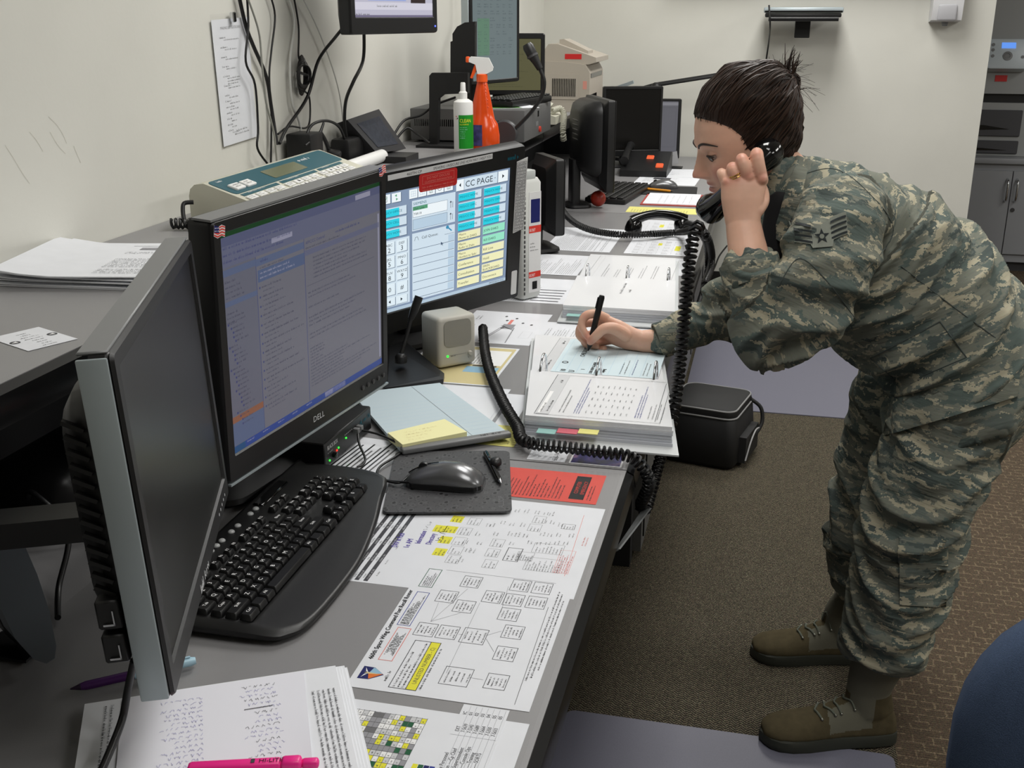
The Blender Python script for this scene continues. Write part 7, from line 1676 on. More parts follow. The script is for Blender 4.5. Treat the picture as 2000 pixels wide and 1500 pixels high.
# left hand round the handset
ell_tube(bw, [wrist_n, P2(1450, 418, 2.03), P2(1450, 390, 2.035), P2(1452, 362, 2.042), P2(1454, 348, 2.048)], [.0315, .034, .039, .0415, .040], [.0205, .0195, .018, .0155, .013], (1, .1, 0), k=3)
for p, r in (([(1487, 352, 2.048), (1482, 326, 2.042), (1478, 302, 2.050), (1481, 304, 2.085), (1486, 322, 2.108)], [.0132, .0125, .0124, .0105, .0088]),
             ([(1462, 350, 2.046), (1456, 330, 2.038), (1449, 312, 2.046), (1452, 314, 2.082), (1458, 333, 2.110)], [.0128, .0116, .0118, .0102, .0086]),
             ([(1440, 354, 2.046), (1434, 340, 2.040), (1430, 328, 2.048), (1434, 330, 2.085), (1442, 345, 2.112)], [.0118, .0108, .0110, .0096, .0082]),
             ([(1419, 360, 2.050), (1413, 347, 2.047), (1409, 338, 2.058), (1414, 342, 2.088), (1425, 358, 2.110)], [.0106, .0094, .0094, .0084, .0072]),
             ([(1478, 412, 2.035), (1490, 392, 2.055), (1489, 370, 2.088), (1478, 352, 2.112)], [.0135, .0125, .0105, .0088])): finger(p, r)
for u, v in ((1489, 349), (1463, 345), (1439, 349), (1419, 357)): bw.sphere(P2(u, v, 2.038), .0098, 10, 8)
# right hand round the pen
ell_tube(bw, [wrist_f, P2(1228, 660, 2.278), P2(1205, 650, 2.282), P2(1186, 640, 2.288)], [.0235, .029, .033, .031], [.020, .019, .018, .015], (-.1, -.25, 1), k=3)
for p, r in (([(1183, 622, 2.282), (1162, 613, 2.270), (1143, 618, 2.262), (1136, 637, 2.252), (1147, 657, 2.246)], [.0118, .0105, .0102, .0088, .0076]),
             ([(1181, 636, 2.292), (1158, 630, 2.290), (1138, 634, 2.282), (1131, 654, 2.270), (1146, 669, 2.258)], [.0118, .0105, .0102, .0088, .0078]),
             ([(1186, 652, 2.298), (1162, 652, 2.300), (1143, 658, 2.292), (1144, 672, 2.280), (1164, 676, 2.268)], [.0112, .0100, .0098, .0086, .0076]),
             ([(1196, 664, 2.296), (1176, 668, 2.298), (1158, 674, 2.290), (1164, 682, 2.280), (1180, 681, 2.272)], [.0102, .0090, .0088, .0078, .0070]),
             ([(1222, 655, 2.262), (1200, 642, 2.248), (1180, 642, 2.238), (1166, 654, 2.234), (1153, 667, 2.238)], [.0150, .0138, .0118, .0106, .0088])): finger(p, r)
body = remeshed(bw, .0021, 3, 'body')
C = co_of(body); Hinv = np.array(MH.inverted()); Hc = C @ Hinv[:3, :3].T + Hinv[:3, 3]
f, l, u = Hc[:, 0], Hc[:, 1], Hc[:, 2]; onhead = (np.abs(l) < .09) & (np.abs(u) < .14) & (np.abs(f) < .14)
base = np.array(lin(SKIN_B)[:3]); col = np.repeat(base[None, :], len(C), 0)
def tint(mask, c, k):
    global col
    t_ = np.array(lin(c)[:3]); m = (mask * k)[:, None]; col = col * (1 - m) + t_ * m
front = (onhead & (f > .04)).astype(float)
tint(front * ga(np.abs(l), .043, .020) * ga(u, -.038, .020), (206, 118, 106), .55)
tint(front * ga(l, 0, .016) * ga(u, -.036, .012), (204, 122, 108), .45)
lipm = front * np.exp(-(l / .023) ** 4) * (ga(u, -.0575, .0052) + ga(u, -.0712, .0058)).clip(0, 1); tint(lipm, (164, 88, 84), .85)
tint(front * np.exp(-(l / .022) ** 4) * ga(u, -.0645, .0018), (96, 44, 44), .8)
tint(front * ga(np.abs(l), .031, .013) * ga(u, .004, .008), (160, 112, 98), .55)
for q in ((1489, 347, 2.03), (1463, 343, 2.03), (1439, 347, 2.03), (1419, 355, 2.03), (1477, 299, 2.04), (1448, 309, 2.04), (1428, 321, 2.04), (1143, 618, 2.26), (1147, 657, 2.24), (1153, 667, 2.23), (1146, 669, 2.25)):
    d = np.linalg.norm(C - np.array(P2(*q)), axis=1); tint(np.exp(-(d / .011) ** 2), (204, 120, 104), .5)
mott = vnoise(C * 60) * .6 + vnoise(C * 160) * .4; col = col * (0.94 + .12 * mott)[:, None]
ca = body.color_attributes.new('skin', 'FLOAT_COLOR', 'POINT'); ca.data.foreach_set('color', np.concatenate([col, np.ones((len(C), 1))], 1).astype('f').ravel())
smooth_all(body)
sk = bpy.data.materials.new('skin'); sk.use_nodes = True; nt = sk.node_tree; bs = nt.nodes['Principled BSDF']; bs.inputs['Roughness'].default_value = .48; bs.inputs['Specular IOR Level'].default_value = .4
bs.inputs['Subsurface Weight'].default_value = .12; bs.inputs['Subsurface Radius'].default_value = (.012, .004, .002); bs.inputs['Subsurface Scale'].default_value = 1.0
an = nd(nt, 'ShaderNodeAttribute', attribute_name='skin'); nt.links.new(an.outputs['Color'], bs.inputs['Base Color'])
body.materials.clear(); body.materials.append(sk)
part('body', body, None, who)
# ---- eyes, brows, lashes
EYE = mat('eye_white', (150, 132, 124), rough=.15, spec=.6); IRIS = mat('iris_brown', (44, 30, 22), rough=.1, spec=.7); HAIRD = mat('dark_brow_hair', (44, 30, 24), rough=.6)
for sg in (-1, 1):
    b = MB(MH); b.sphere((.0650, sg * .031, -.001), .0130, 18, 12); ey = part('eye', b, EYE, who, smooth=60)
    d_ = V((.86, .26, -.34)).normalized(); b = MB(MH); c_ = V((.0650, sg * .031, -.001)) + d_ * .0118
    q = d_.to_track_quat('Z', 'Y').to_matrix().to_4x4(); b.M = MH @ Matrix.Translation(c_) @ q; b.lathe([(.0080, -.002), (.0078, .0004), (.0030, .0018), (.0004, .0021)], n=16); part('iris', b, IRIS, ey, smooth=60)
    b = MB(MH); P = [V((.0655 + .0143 * math.cos(a) * .98, sg * .031 + .0165 * math.sin(a), .0010 - .0035 * abs(math.sin(a)) ** 1.5)) for a in np.linspace(-1.25, 1.25, 12)]; b.tube(P, [.0009, .0018, .0021, .0019, .0010], 6); part('eyelashes', b, HAIRD, who)
    b = MB(MH); P = [V((.0900 - .0006, sg * .012, .0165)), V((.0900, sg * .024, .0235)), V((.0840, sg * .038, .0265)), V((.0700, sg * .052, .0210)), V((.0620, sg * .057, .017))]; P = [p + V((-.0012, 0, 0)) for p in P]; b.tube(P, [.0014, .0025, .0024, .0015, .0008], 8, smooth_path=5, flat=1); part('eyebrow', b, HAIRD, who, smooth=60)
# ---- hair: cap, swept strands, bun
HAIRM = bpy.data.materials.new('dark_brown_hair'); HAIRM.use_nodes = True; nt = HAIRM.node_tree; bs = nt.nodes['Principled BSDF']; bs.inputs['Roughness'].default_value = .5; bs.inputs['Specular IOR Level'].default_value = .28
tc = nd(nt, 'ShaderNodeObjectInfo'); gi = nd(nt, 'ShaderNodeNewGeometry'); rp = nd(nt, 'ShaderNodeValToRGB'); rp.color_ramp.elements[0].color = lin((20, 14, 11)); rp.color_ramp.elements[1].color = lin((60, 43, 34)); nt.links.new(gi.outputs['Random Per Island'], rp.inputs[0]); nt.links.new(rp.outputs[0], bs.inputs['Base Color'])
fg, lg, ug = head_pts(130, 170, grow=1)
cx = -.005
def hairline(F, Lq, U):
    """>0 where hair grows: behind a line from the forehead over the temple to the nape"""
    al = np.abs(Lq); top = U - (.068 + .010 * (al / .05) ** 2) + np.maximum(0, (.085 - F)) * 1.25 * 0
    line_f = np.interp(U, [-.10, -.05, -.02, 0, .025, .045, .062, .075, .09, .105, .118], [-.06, -.045, -.004, .010, .016, .030, .052, .078, .072, .066, .066])
    return line_f - F
N0 = np.stack([fg - cx, lg, ug], -1); nr = np.linalg.norm(N0, axis=-1, keepdims=True); nrm_ = N0 / nr
hl = hairline(fg, lg, ug)
thick = .0022 + np.clip(hl / .075, 0, 1) ** .9 * (.012 + .012 * ga(ug, .10, .06) + .005 * (fg < -.05) * np.clip(ug / .05, -.8, 1))
low = np.clip((ug + .085) / .03, 0, 1); thick = np.where(hl > 0, (thick - .0022 + np.clip(hl * .5, 0, .0022)) * low + (-.006) * (1 - low), np.clip(hl * .8, -.007, 0))
clump = (vnoise((nrm_.reshape(-1, 3) * np.array([5, 11, 11])) + 4).reshape(fg.shape) - .5) * .009 * np.clip(hl / .05, 0, 1) * low
HP = np.stack([fg, lg, ug], -1) + nrm_ * (thick + clump)[..., None]
b = MB(MH); b.loft([[tuple(HP[j, i]) for i in range(HP.shape[1])] for j in range(HP.shape[0])])
hair = part('hair', b, HAIRM, who, smooth=80)
BUN = V((-.080, 0, .062))
rs = np.random.default_rng(5); sb = MB(MH); HR = np.linalg.norm(HP.reshape(-1, 3) - np.array([cx, 0, 0]), axis=1); NR = nr.reshape(-1)
def head_r(d):
    """distance from the head centre to the hair surface along direction d (nearest sample)"""
    k = np.argmax(nrm_.reshape(-1, 3) @ np.array(d)); return max(HR[k], NR[k] + .0006)
cand = [(j, i) for j in range(HP.shape[0]) for i in range(HP.shape[1]) if -.0055 < hl[j, i] < .010 and ug[j, i] > -.075]
bd = np.array(BUN - V((cx, 0, 0))); bd = bd / np.linalg.norm(bd)
for s in range(700):
    j, i = cand[rs.integers(len(cand))]
    d0 = nrm_[j, i] + rs.normal(0, .025, 3); d0 /= np.linalg.norm(d0); d1 = bd + rs.normal(0, .10, 3); d1 /= np.linalg.norm(d1)
    lift_ = rs.random() ** 2 * .005; om = math.acos(np.clip(d0 @ d1, -1, 1)); pts = []; t0 = 0 if rs.random() < .6 else rs.uniform(0, .4)
    for t in np.linspace(t0, .98, 13):
        d = (math.sin((1 - t) * om) * d0 + math.sin(t * om) * d1) / max(1e-6, math.sin(om)); d /= np.linalg.norm(d)
        sag = -.10 * math.sin(math.pi * t) * (1 if abs(d0[1]) > .35 else 0) * (d0[2] < .5); d[2] += sag; d /= np.linalg.norm(d)
        pts.append(V(d * (head_r(d) + .0006 + lift_ * math.sin(math.pi * t))) + V((cx, 0, 0)))
    w = rs.uniform(.0012, .0026); sb.tube(pts, [w * .25, w * .8, w, w, w * .7], 5, smooth_path=2)
part('hair_strand', sb, HAIRM, hair, smooth=70, stuff=True)
bb = MB(MH); bb.sphere(BUN + V((-.017, 0, .020)), .031, 20, 14, sc=(.9, 1.05, .95))
for s in range(90):
    a0 = rs.uniform(0, 6.28); ax = V(rs.normal(0, 1, 3)).normalized(); pts = []
    q0 = ax.orthogonal().normalized(); q1 = ax.cross(q0); rr = rs.uniform(.028, .034)
    for t in np.linspace(0, rs.uniform(2.5, 5), 14): pts.append(BUN + V((-.017, 0, .020)) + (q0 * math.cos(a0 + t) + q1 * math.sin(a0 + t)) * (.0305 if rr < .031 else rr) + ax * rs.uniform(-.001, .001))
    bb.tube(pts, rs.uniform(.0012, .003), 5, smooth_path=2)
part('hair_bun', bb, HAIRM, hair, smooth=70)
fl = MB(MH)
for s in range(70):
    a = rs.uniform(-1.0, 1.9) if s > 22 else rs.uniform(-.2, .9)
    d = V((-math.cos(a) * .8, rs.normal(0, .5), math.sin(a))).normalized(); Lf = rs.uniform(.02, .06) if s > 22 else rs.uniform(.028, .055); p = BUN + V((-.017, 0, .024)) + d * .022; up_ = V((.25, 0, 1)).normalized() if s <= 22 else d
    dr = (d * .5 + up_ * .8).normalized() if s <= 22 else d
    pts = [p, p + dr * Lf * .5 + V(rs.normal(0, .002, 3)), p + dr * Lf + V((-.006, 0, -.012 if s > 22 else .0)) + V(rs.normal(0, .005, 3))]
    fl.tube(pts, [.0019 if s <= 22 else .0005, .0014 if s <= 22 else .0004, .0003], 4, smooth_path=5)
for (dx, dz) in ((-.055, -.005), (-.045, -.045), (-.062, -.02)):
    p = BUN + V((-.028, .01, 0)); fl.tube([p, p + V((dx * .5, 0, .004)), p + V((dx, .004, dz))], [.0008, .0006, .0003], 4, smooth_path=6)
part('loose_hair', fl, HAIRM, hair, smooth=70, stuff=True)
# ---- rings
GOLD = mat('gold', (214, 176, 96), rough=.2, metal=1.0)
rp0, rp1 = P2(1438, 347, 2.042), P2(1433, 336, 2.0405); rd = (rp1 - rp0).normalized()
rm = MB(Matrix.Translation((rp0 + rp1) / 2) @ rd.to_track_quat('Z', 'Y').to_matrix().to_4x4())
for z in (-.0035, .0010): rm.tube([(.0120 * math.cos(a), .0120 * math.sin(a), z) for a in np.linspace(0, 2 * math.pi, 25)], .0014, 6)
part('ring', rm, GOLD, who, smooth=60, label='gold rings')
# ---- jacket
st = [((2035, 715), (1722, 864), .206), ((2020, 655), (1748, 765), .195), ((1992, 585), (1705, 712), .172), ((1935, 497), (1625, 662), .160), ((1862, 424), (1580, 612), .160), ((1765, 364), (1552, 545), .158), ((1662, 326), (1530, 470), .140), ((1590, 312), (1515, 418), .085), ((1556, 305), (1497, 392), .066)]
jb = MB(); rings = []
ctrs = []
for (B_, F_, a) in st:
    Bp, Fp = P2(*B_, YM), P2(*F_, YM); c_ = (Bp + Fp) / 2; d = (Fp - Bp) / 2; ctrs.append(c_)
    rings.append((c_, d, a))
K = 4; R2 = []
cs = spline([r[0] for r in rings], K); ds = spline([r[1] for r in rings], K); as_ = np.interp(np.linspace(0, 1, len(cs)), np.linspace(0, 1, len(rings)), [r[2] for r in rings])
for c_, d, a in zip(cs, ds, as_):
    rr = []
    for q in [2 * math.pi * k / 40 for k in range(40)]:
        e = 2 / 2.3; cq, sq = math.cos(q), math.sin(q); rr.append(c_ + V((0, 1, 0)) * (a * math.copysign(abs(cq) ** e, cq)) + d * math.copysign(abs(sq) ** e, sq))
    R2.append(rr)
jb.loft(R2)
ell_tube(jb, [P2(1672, 436, 2.11), sho_n + V((0, -.012, -.012)), P2(1622, 500, 1.968), P2(1570, 600, 1.938), elbow_n + V((.004, 0, -.004))], [.072, .080, .084, .070, .044], [.070, .074, .072, .062, .044], (1, 0, .4))
ell_tube(jb, [elbow_n + V((.0, 0, -.004)), P2(1492, 612, 1.955), P2(1474, 548, 1.975), P2(1467, 522, 1.984)], [.044, .053, .054, .050], [.044, .050, .046, .043], (1, .15, .2))
ell_tube(jb, [P2(1660, 440, 2.28), sho_f, P2(1505, 520, 2.37), elbow_f], [.085, .085, .070, .056], [.08, .075, .066, .056], (1, 0, .4))
ell_tube(jb, [elbow_f, P2(1375, 632, 2.325), P2(1320, 655, 2.298), P2(1293, 665, 2.286)], [.056, .047, .039, .036], [.054, .045, .038, .035], (0, 0, 1))
ell_tube(jb, [P2(1440, 560, 2.34), P2(1405, 575, 2.335), P2(1388, 600, 2.33)], [.03, .034, .026], [.025, .03, .025], (0, 0, 1))
# skirt of the jacket flares a little at the front
jacket = remeshed(jb, .0050, 3, 'jacket')
bonesJ = [(P2(1580, 350, YM), P2(1760, 480, YM), (0, 1, 0), .17), (P2(1760, 480, YM), P2(1885, 760, YM), (0, 1, 0), .175), (sho_n, elbow_n, (1, 0, .4), .085), (elbow_n, cuff_n, (1, 0, 0), .055), (sho_f, elbow_f, (1, 0, .4), .075), (elbow_f, P2(1293, 665, 2.286), (0, 0, 1), .05)]
def fold(me, bones, spec, voxel=.0055):
    C = co_of(me); Nn = no_of(me); rest, tt, bi = bones_coords(C, bones); d = np.zeros(len(C))
    wob = (vnoise(C * 9) - .5)
    for k, (amp, fa, fr, j0, j1) in enumerate(spec):
        m = bi == k; s = rest[:, 2] - k * 3.1; ang = np.arctan2(rest[:, 1], rest[:, 0])
        q = np.stack([np.cos(ang) * fr + 10 * k, np.sin(ang) * fr, (s + .06 * np.sin(ang + k) + .05 * wob) * fa], 1)
        n1 = vnoise(q + 3.3); ridge = (1 - np.abs(2 * n1 - 1)) ** 2; n2 = vnoise(q * 2.1 + 9.1); w = j0 + (1 - j0) * 0 + np.zeros(len(C)); w = j0 * (1 - tt.clip(0, 1)) + j1 * tt.clip(0, 1)
        d = np.where(m, amp * w * ((ridge - .35) + .45 * (n2 - .5)), d)
    # soften the seams between bones
    me2 = me; set_co(me2, C + Nn * d[:, None]); return rest, C
rest, _ = fold(jacket, bonesJ, [(.019, 19, .9, .7, 1), (.032, 19, .75, .9, 1.0), (.022, 20, .8, .3, 1.5), (.017, 30, .8, 1.3, .8), (.019, 20, .8, .7, 1.2), (.014, 28, .8, 1.2, .7)])
def relax(me, it=1):
    bm = bmesh.new(); bm.from_mesh(me)
    for _ in range(it): bmesh.ops.smooth_vert(bm, verts=bm.verts[:], factor=.5, use_axis_x=True, use_axis_y=True, use_axis_z=True)
    bm.to_mesh(me); bm.free()
relax(jacket, 1); set_rest(jacket, rest); smooth_all(jacket); jacket.materials.clear(); jacket.materials.append(CAMO)
jo = part('jacket', jacket, None, who)
# ---- trousers
tb = MB()
ell_tube(tb, [P2(1880, 640, YM), P2(1885, 700, YM), P2(1882, 780, YM), P2(1865, 830, YM)], [.155, .165, .165, .12], [.120, .124, .124, .10], (0, 1, 0))
ell_tube(tb, [P2(1885, 740, 2.11), P2(1842, 860, 2.09), P2(1806, 950, 2.075), P2(1778, 1040, 2.065), P2(1750, 1170, 2.065), P2(1718, 1283, 2.065)], [.125, .108, .101, .097, .089, .078], [.092, .098, .096, .094, .086, .078], (1, 0, .2), round_ends=False)
ell_tube(tb, [P2(1790, 740, 2.30), P2(1752, 850, 2.32), P2(1725, 940, 2.33), P2(1702, 1030, 2.335), P2(1702, 1090, 2.34), P2(1706, 1143, 2.345)], [.120, .105, .100, .097, .091, .080], [.090, .096, .096, .094, .09, .08], (1, 0, .2), round_ends=False)
trousers = remeshed(tb, .0058, 6, 'trousers')
bonesT = [(P2(1880, 640, YM), P2(1882, 790, YM), (0, 1, 0), .16), (hip_n + V((0, 0, -.08)), knee_n, (0, 1, 0), .10), (knee_n, ank_n, (0, 1, 0), .09), (hip_f + V((0, 0, -.08)), knee_f, (0, 1, 0), .10), (knee_f, ank_f, (0, 1, 0), .09)]
rest, _ = fold(trousers, bonesT, [(.010, 14, .8, .6, 1), (.020, 17, .8, .8, 1.3), (.020, 21, .8, 1.3, .9), (.020, 17, .8, .8, 1.3), (.020, 21, .8, 1.3, .9)])
relax(trousers, 1); set_rest(trousers, rest); smooth_all(trousers); trousers.materials.clear(); trousers.materials.append(CAMO)
to = part('trousers', trousers, None, who)
# ---- sewn-on pieces that follow the cloth surface
from mathutils.bvhtree import BVHTree
def bvh(me): return BVHTree.FromPolygons([v.co for v in me.vertices], [p.vertices for p in me.polygons])
BJ, BT = bvh(jacket), bvh(trousers); EYEP = V((0, 0, CAM_H))
def stick(bv, side, w, h, nx, ny, lift, thick):
    """patch grid pressed onto the cloth; side = (origin, right, up, inward) in world space"""
    o, r, u_, n = side; vs = []
    for j in range(ny + 1):
        for i in range(nx + 1):
            p = o + r * (w * (i / nx - .5)) + u_ * (h * (j / ny - .5)); hit = bv.ray_cast(p - n * .25, n, .6)
            q = (hit[0] - n * lift) if hit[0] else p; vs.append(q)
    return vs
def patch(name, bv, side, w, h, nx, ny, m, parent, lift=.0015, th=.0025, restk=None):
    vs = stick(bv, side, w, h, nx, ny, lift + th, th); n = side[3]; N = len(vs); fs = []
    for j in range(ny):
        for i in range(nx): a = j * (nx + 1) + i; fs.append((a, a + 1, a + nx + 2, a + nx + 1))
    rim = [i for i in range(nx + 1)] + [j * (nx + 1) + nx for j in range(1, ny + 1)] + [ny * (nx + 1) + i for i in range(nx - 1, -1, -1)] + [j * (nx + 1) for j in range(ny - 1, 0, -1)]
    low = {k: N + q for q, k in enumerate(rim)}; vs2 = vs + [vs[k] + n * (th + lift * 1.5) for k in rim]
    fs += [(rim[q], low[rim[q]], low[rim[(q + 1) % len(rim)]], rim[(q + 1) % len(rim)]) for q in range(len(rim))]
    b = MB(); b._add(vs2, fs); me = b.mesh(name, m, 50)
    if restk is not None: set_rest(me, np.array([tuple(v) for v in vs2]) + restk)
    return part(name, me, None, parent)
view = lambda p: (p - EYEP).normalized()
pc = P2(1600, 450, 1.95); n = V((-.05, 1, -.10)).normalized(); r = V((1, .05, .13)).normalized(); r = (r - n * r.dot(n)).normalized(); u_ = n.cross(r); u_ = u_ if u_.z > 0 else -u_
side = (pc, r, u_, n)
PATM = mat('patch_sage_cloth', (130, 134, 124), rough=.9); PATD = mat('patch_dark_thread', (36, 42, 44), rough=.9)
def on_patch(pts, lift):
    out = []
    for x, y in pts:
        p = pc + r * x + u_ * y; hit = BJ.ray_cast(p - n * .25, n, .6); out.append((hit[0] - n * lift) if hit[0] else p)
    return out
def strip(name, lower, upper, m, parent, lift):
    A = on_patch(lower, lift); B_ = on_patch(upper, lift); k = len(A); b = MB(); b._add(A + B_, [(i, i + 1, k + i + 1, k + i) for i in range(k - 1)]); return part(name, b, m, parent)
chev = lambda x, o: .010 * (abs(x) / .046) ** 1.0 * 1.0 + o - .004 * math.cos(x / .046 * math.pi)
X = np.linspace(-.044, .044, 33)
yl = lambda x, o: (.016 * math.sin(min(1, abs(x) / .047) * 1.35) if x > 0 else .008 * math.sin(min(1, abs(x) / .047) * 1.35)) + o
pt = strip('rank_patch', [(x, yl(x, -.022) if abs(x) > .017 else -.024) for x in X], [(x, yl(x, .013) + (.002 if abs(x) > .014 else 0)) for x in X], PATM, jo, .0042)
pt['label'] = 'dark-striped rank patch with a star'
for k in range(4):
    for sg in (-1, 1):
        xs = np.linspace(sg * .016, sg * .043, 12)
        strip('stripe', [(x, yl(x, -.020 + k * .0088)) for x in xs], [(x, yl(x, -.0165 + k * .0088)) for x in xs], PATD, pt, .0056)
star = []
for k in range(10): R_ = .0135 if k % 2 == 0 else .0056; star.append((R_ * math.sin(k * math.pi / 5), R_ * math.cos(k * math.pi / 5) - .006))
S_ = on_patch(star, .0060); b = MB(); cc_ = on_patch([(0, -.006)], .0062)[0]; b._add([cc_] + S_, [(0, 1 + (k + 1) % 10, 1 + k) for k in range(10)]); part('star', b, PATD, pt)
S_ = on_patch([(.0042 * math.sin(k * .785), .0042 * math.cos(k * .785) - .006) for k in range(8)], .0068); b = MB(); b._add(S_, [tuple(range(7, -1, -1))]); part('star_centre', b, PATM, pt)
def seam(name, bv, pix, y, parent, w=.0009, m=None, k=8, straight=False):
    P = []
    for p in (spline([P2(a, c, y) for a, c in pix], k) if not straight else [P2(*pix[i], y).lerp(P2(*pix[i + 1], y), q / k) for i in range(len(pix) - 1) for q in range(k + (i == len(pix) - 2))]):
        d = view(p); hit = bv.ray_cast(EYEP, d, 5.0)
        if hit[0]: P.append(hit[0] - d * .0006)
    b = MB(); b.tube(P, w, 5); return part(name, b, m or SEAM, parent)
SEAM = mat('camouflage_seam', (74, 82, 80), rough=.95)
seam('armhole_seam', BJ, [(1568, 340), (1630, 330), (1690, 370), (1745, 450), (1690, 530)], 2.0, jo)
seam('side_seam', BJ, [(1760, 520), (1850, 590), (1945, 660)], 2.03, jo, .0009)
seam('pocket_edge', BJ, [(1836, 628), (1888, 698), (1760, 752), (1700, 700), (1836, 628)], 2.03, jo, .0011, k=14, straight=True)
seam('sleeve_pocket_edge', BJ, [(1520, 560), (1560, 505), (1612, 545), (1672, 625)], 1.95, jo, .0010)
def cpatch(name, bv, u0, v0, w, h, parent, rot=0.0, k=0.0):
    c_ = P2(u0, v0, 2.0); n = view(c_); r = V((1, 0, 0)); r = (r - n * r.dot(n)).normalized(); uu = r.cross(n) * -1; uu = uu if uu.z > 0 else -uu
    r2 = r * math.cos(rot) + uu * math.sin(rot); u2 = uu * math.cos(rot) - r * math.sin(rot)
    return patch(name, bv, (c_, r2, u2, n), w, h, 10, 8, CAMO, parent, lift=.0005, th=.004, restk=k)
cpatch('calf_pocket', BT, 1803, 1118, .085, .13, to, rot=.05, k=4.3); cpatch('calf_pocket_flap', BT, 1803, 1085, .090, .035, to, rot=.05, k=9.1)
# ---- hanging front edge of the jacket
def cast2(u, v):
    d = V(ray(u, v)).normalized(); hs = [h for h in (BJ.ray_cast(EYEP, d, 5), BT.ray_cast(EYEP, d, 5)) if h[0]]
    return (min(hs, key=lambda h: h[3])[0], d) if hs else (None, d)
hem = [(1728, 850), (1760, 842), (1800, 830), (1850, 816), (1900, 800), (1950, 786), (1988, 774)]
hem = [(np.interp(t, range(7), [h[0] for h in hem]), np.interp(t, range(7), [h[1] for h in hem])) for t in np.linspace(0, 6, 25)]
L0, U0, K0 = [], [], []
for u, v in hem:
    a, d = cast2(u, v); c, d2 = cast2(u + 6, v - 62)
    if a is None or c is None: continue
    L0.append(a - d * (.012 + .003 * math.sin(u * .09))); U0.append(c - d2 * .0006); K0.append(a + d * .004)
k = len(L0); M0 = [(l + q) / 2 - d * .004 for l, q in zip(L0, U0)]
b = MB(); b._add(U0 + M0 + L0 + K0, [(r_ * k + i, r_ * k + i + 1, (r_ + 1) * k + i + 1, (r_ + 1) * k + i) for r_ in range(3) for i in range(k - 1)])
me = b.mesh('jacket_skirt', CAMO, 40); set_rest(me, co_of(me) * np.array([1, 1, 1]) + 31); part('jacket_skirt', me, None, jo)
# ---- collar, cuffs
cb = MB(); cr = []
cU = (P2(1548, 300, YM) + P2(1503, 385, YM)) / 2
for k, (sc_, dz) in enumerate(((1.02, -.030), (1.0, 0), (.95, .030), (.90, .032), (.92, .0), (.94, -.03))):
    Bp, Fp = P2(1560, 305, YM), P2(1495, 402, YM); ax = ((P2(1500, 340, YM)) - P2(1600, 400, YM)).normalized(); c_ = (Bp + Fp) / 2 + ax * dz; d = (Fp - Bp) / 2 * sc_
    cr.append([c_ + V((0, 1, 0)) * (.066 * sc_ * math.cos(q)) + d * math.sin(q) * 1.02 for q in [2 * math.pi * i / 32 for i in range(32)]])
cb.loft(cr + [cr[0]], cap=False); me = cb.mesh('collar', CAMO, 60); C = co_of(me); set_rest(me, C * 1.0 + 17); part('collar', me, None, jo)
def cuff(name, a, b_, ra, rb, ref, k):
    cb = MB(); a = V(a); b_ = V(b_); ax = (b_ - a).normalized(); rf = V(ref); rf = (rf - ax * rf.dot(ax)).normalized(); w = ax.cross(rf); rings = []
    for t, s in ((0, 1.02), (.3, 1.06), (.95, 1.06), (1.0, 1.04), (1.0, .94), (.5, .90), (0, .90)):
        c_ = a.lerp(b_, t); rings.append([c_ + rf * (ra * s * (1 + .03 * math.sin(3 * q + k)) * math.cos(q)) + w * (rb * s * math.sin(q)) for q in [2 * math.pi * i / 32 for i in range(32)]])
    cb.loft(rings + [rings[0]], cap=False); me = cb.mesh(name, CAMO, 60); set_rest(me, co_of(me) + k); return part(name, me, None, jo)
cuff('sleeve_cuff', P2(1475, 552, 1.975), P2(1463, 508, 1.989), .052, .046, (1, .15, .2), 5.0)
cuff('sleeve_cuff', P2(1318, 656, 2.297), P2(1283, 667, 2.283), .038, .036, (0, 0, 1), 8.0)
b = MB(); b.lathe([(.007, 0), (.007, .003), (.005, .0035)], P2(1437, 556, 1.938), 14, rot=(math.pi / 2, 0, .4)); part('cuff_button', b, mat('green_button', (64, 72, 66), rough=.4), jo)
# dark shirt and the open collar edge
b = MB(); ell_tube(b, [P2(1528, 400, 2.11), P2(1518, 460, 2.10), P2(1516, 520, 2.10), P2(1530, 575, 2.11)], [.030, .030, .028, .02], [.03, .03, .03, .02], (1, 0, 0)); part('undershirt', b, mat('black_cotton', (18, 18, 20), rough=.95), who, smooth=60)
fl_ = MB(); A_ = spline([P2(1556, 318, 2.118), P2(1538, 362, 2.085), P2(1524, 410, 2.072), P2(1508, 462, 2.078)], 6); B_ = spline([P2(1578, 330, 2.105), P2(1568, 372, 2.058), P2(1558, 420, 2.045), P2(1530, 476, 2.055)], 6); k = len(A_)
o_ = V((0, .006, 0)); fl_._add(A_ + B_ + [p + o_ for p in A_] + [p + o_ for p in B_], [(i, i + 1, k + i + 1, k + i) for i in range(k - 1)] + [(2 * k + i, 3 * k + i, 3 * k + i + 1, 2 * k + i + 1) for i in range(k - 1)] + [(i, 2 * k + i, 2 * k + i + 1, i + 1) for i in range(k - 1)] + [(k + i, k + i + 1, 3 * k + i + 1, 3 * k + i) for i in range(k - 1)])
me = fl_.mesh('collar_flap', CAMO, 60); set_rest(me, co_of(me) + 23); part('collar_flap', me, None, jo)
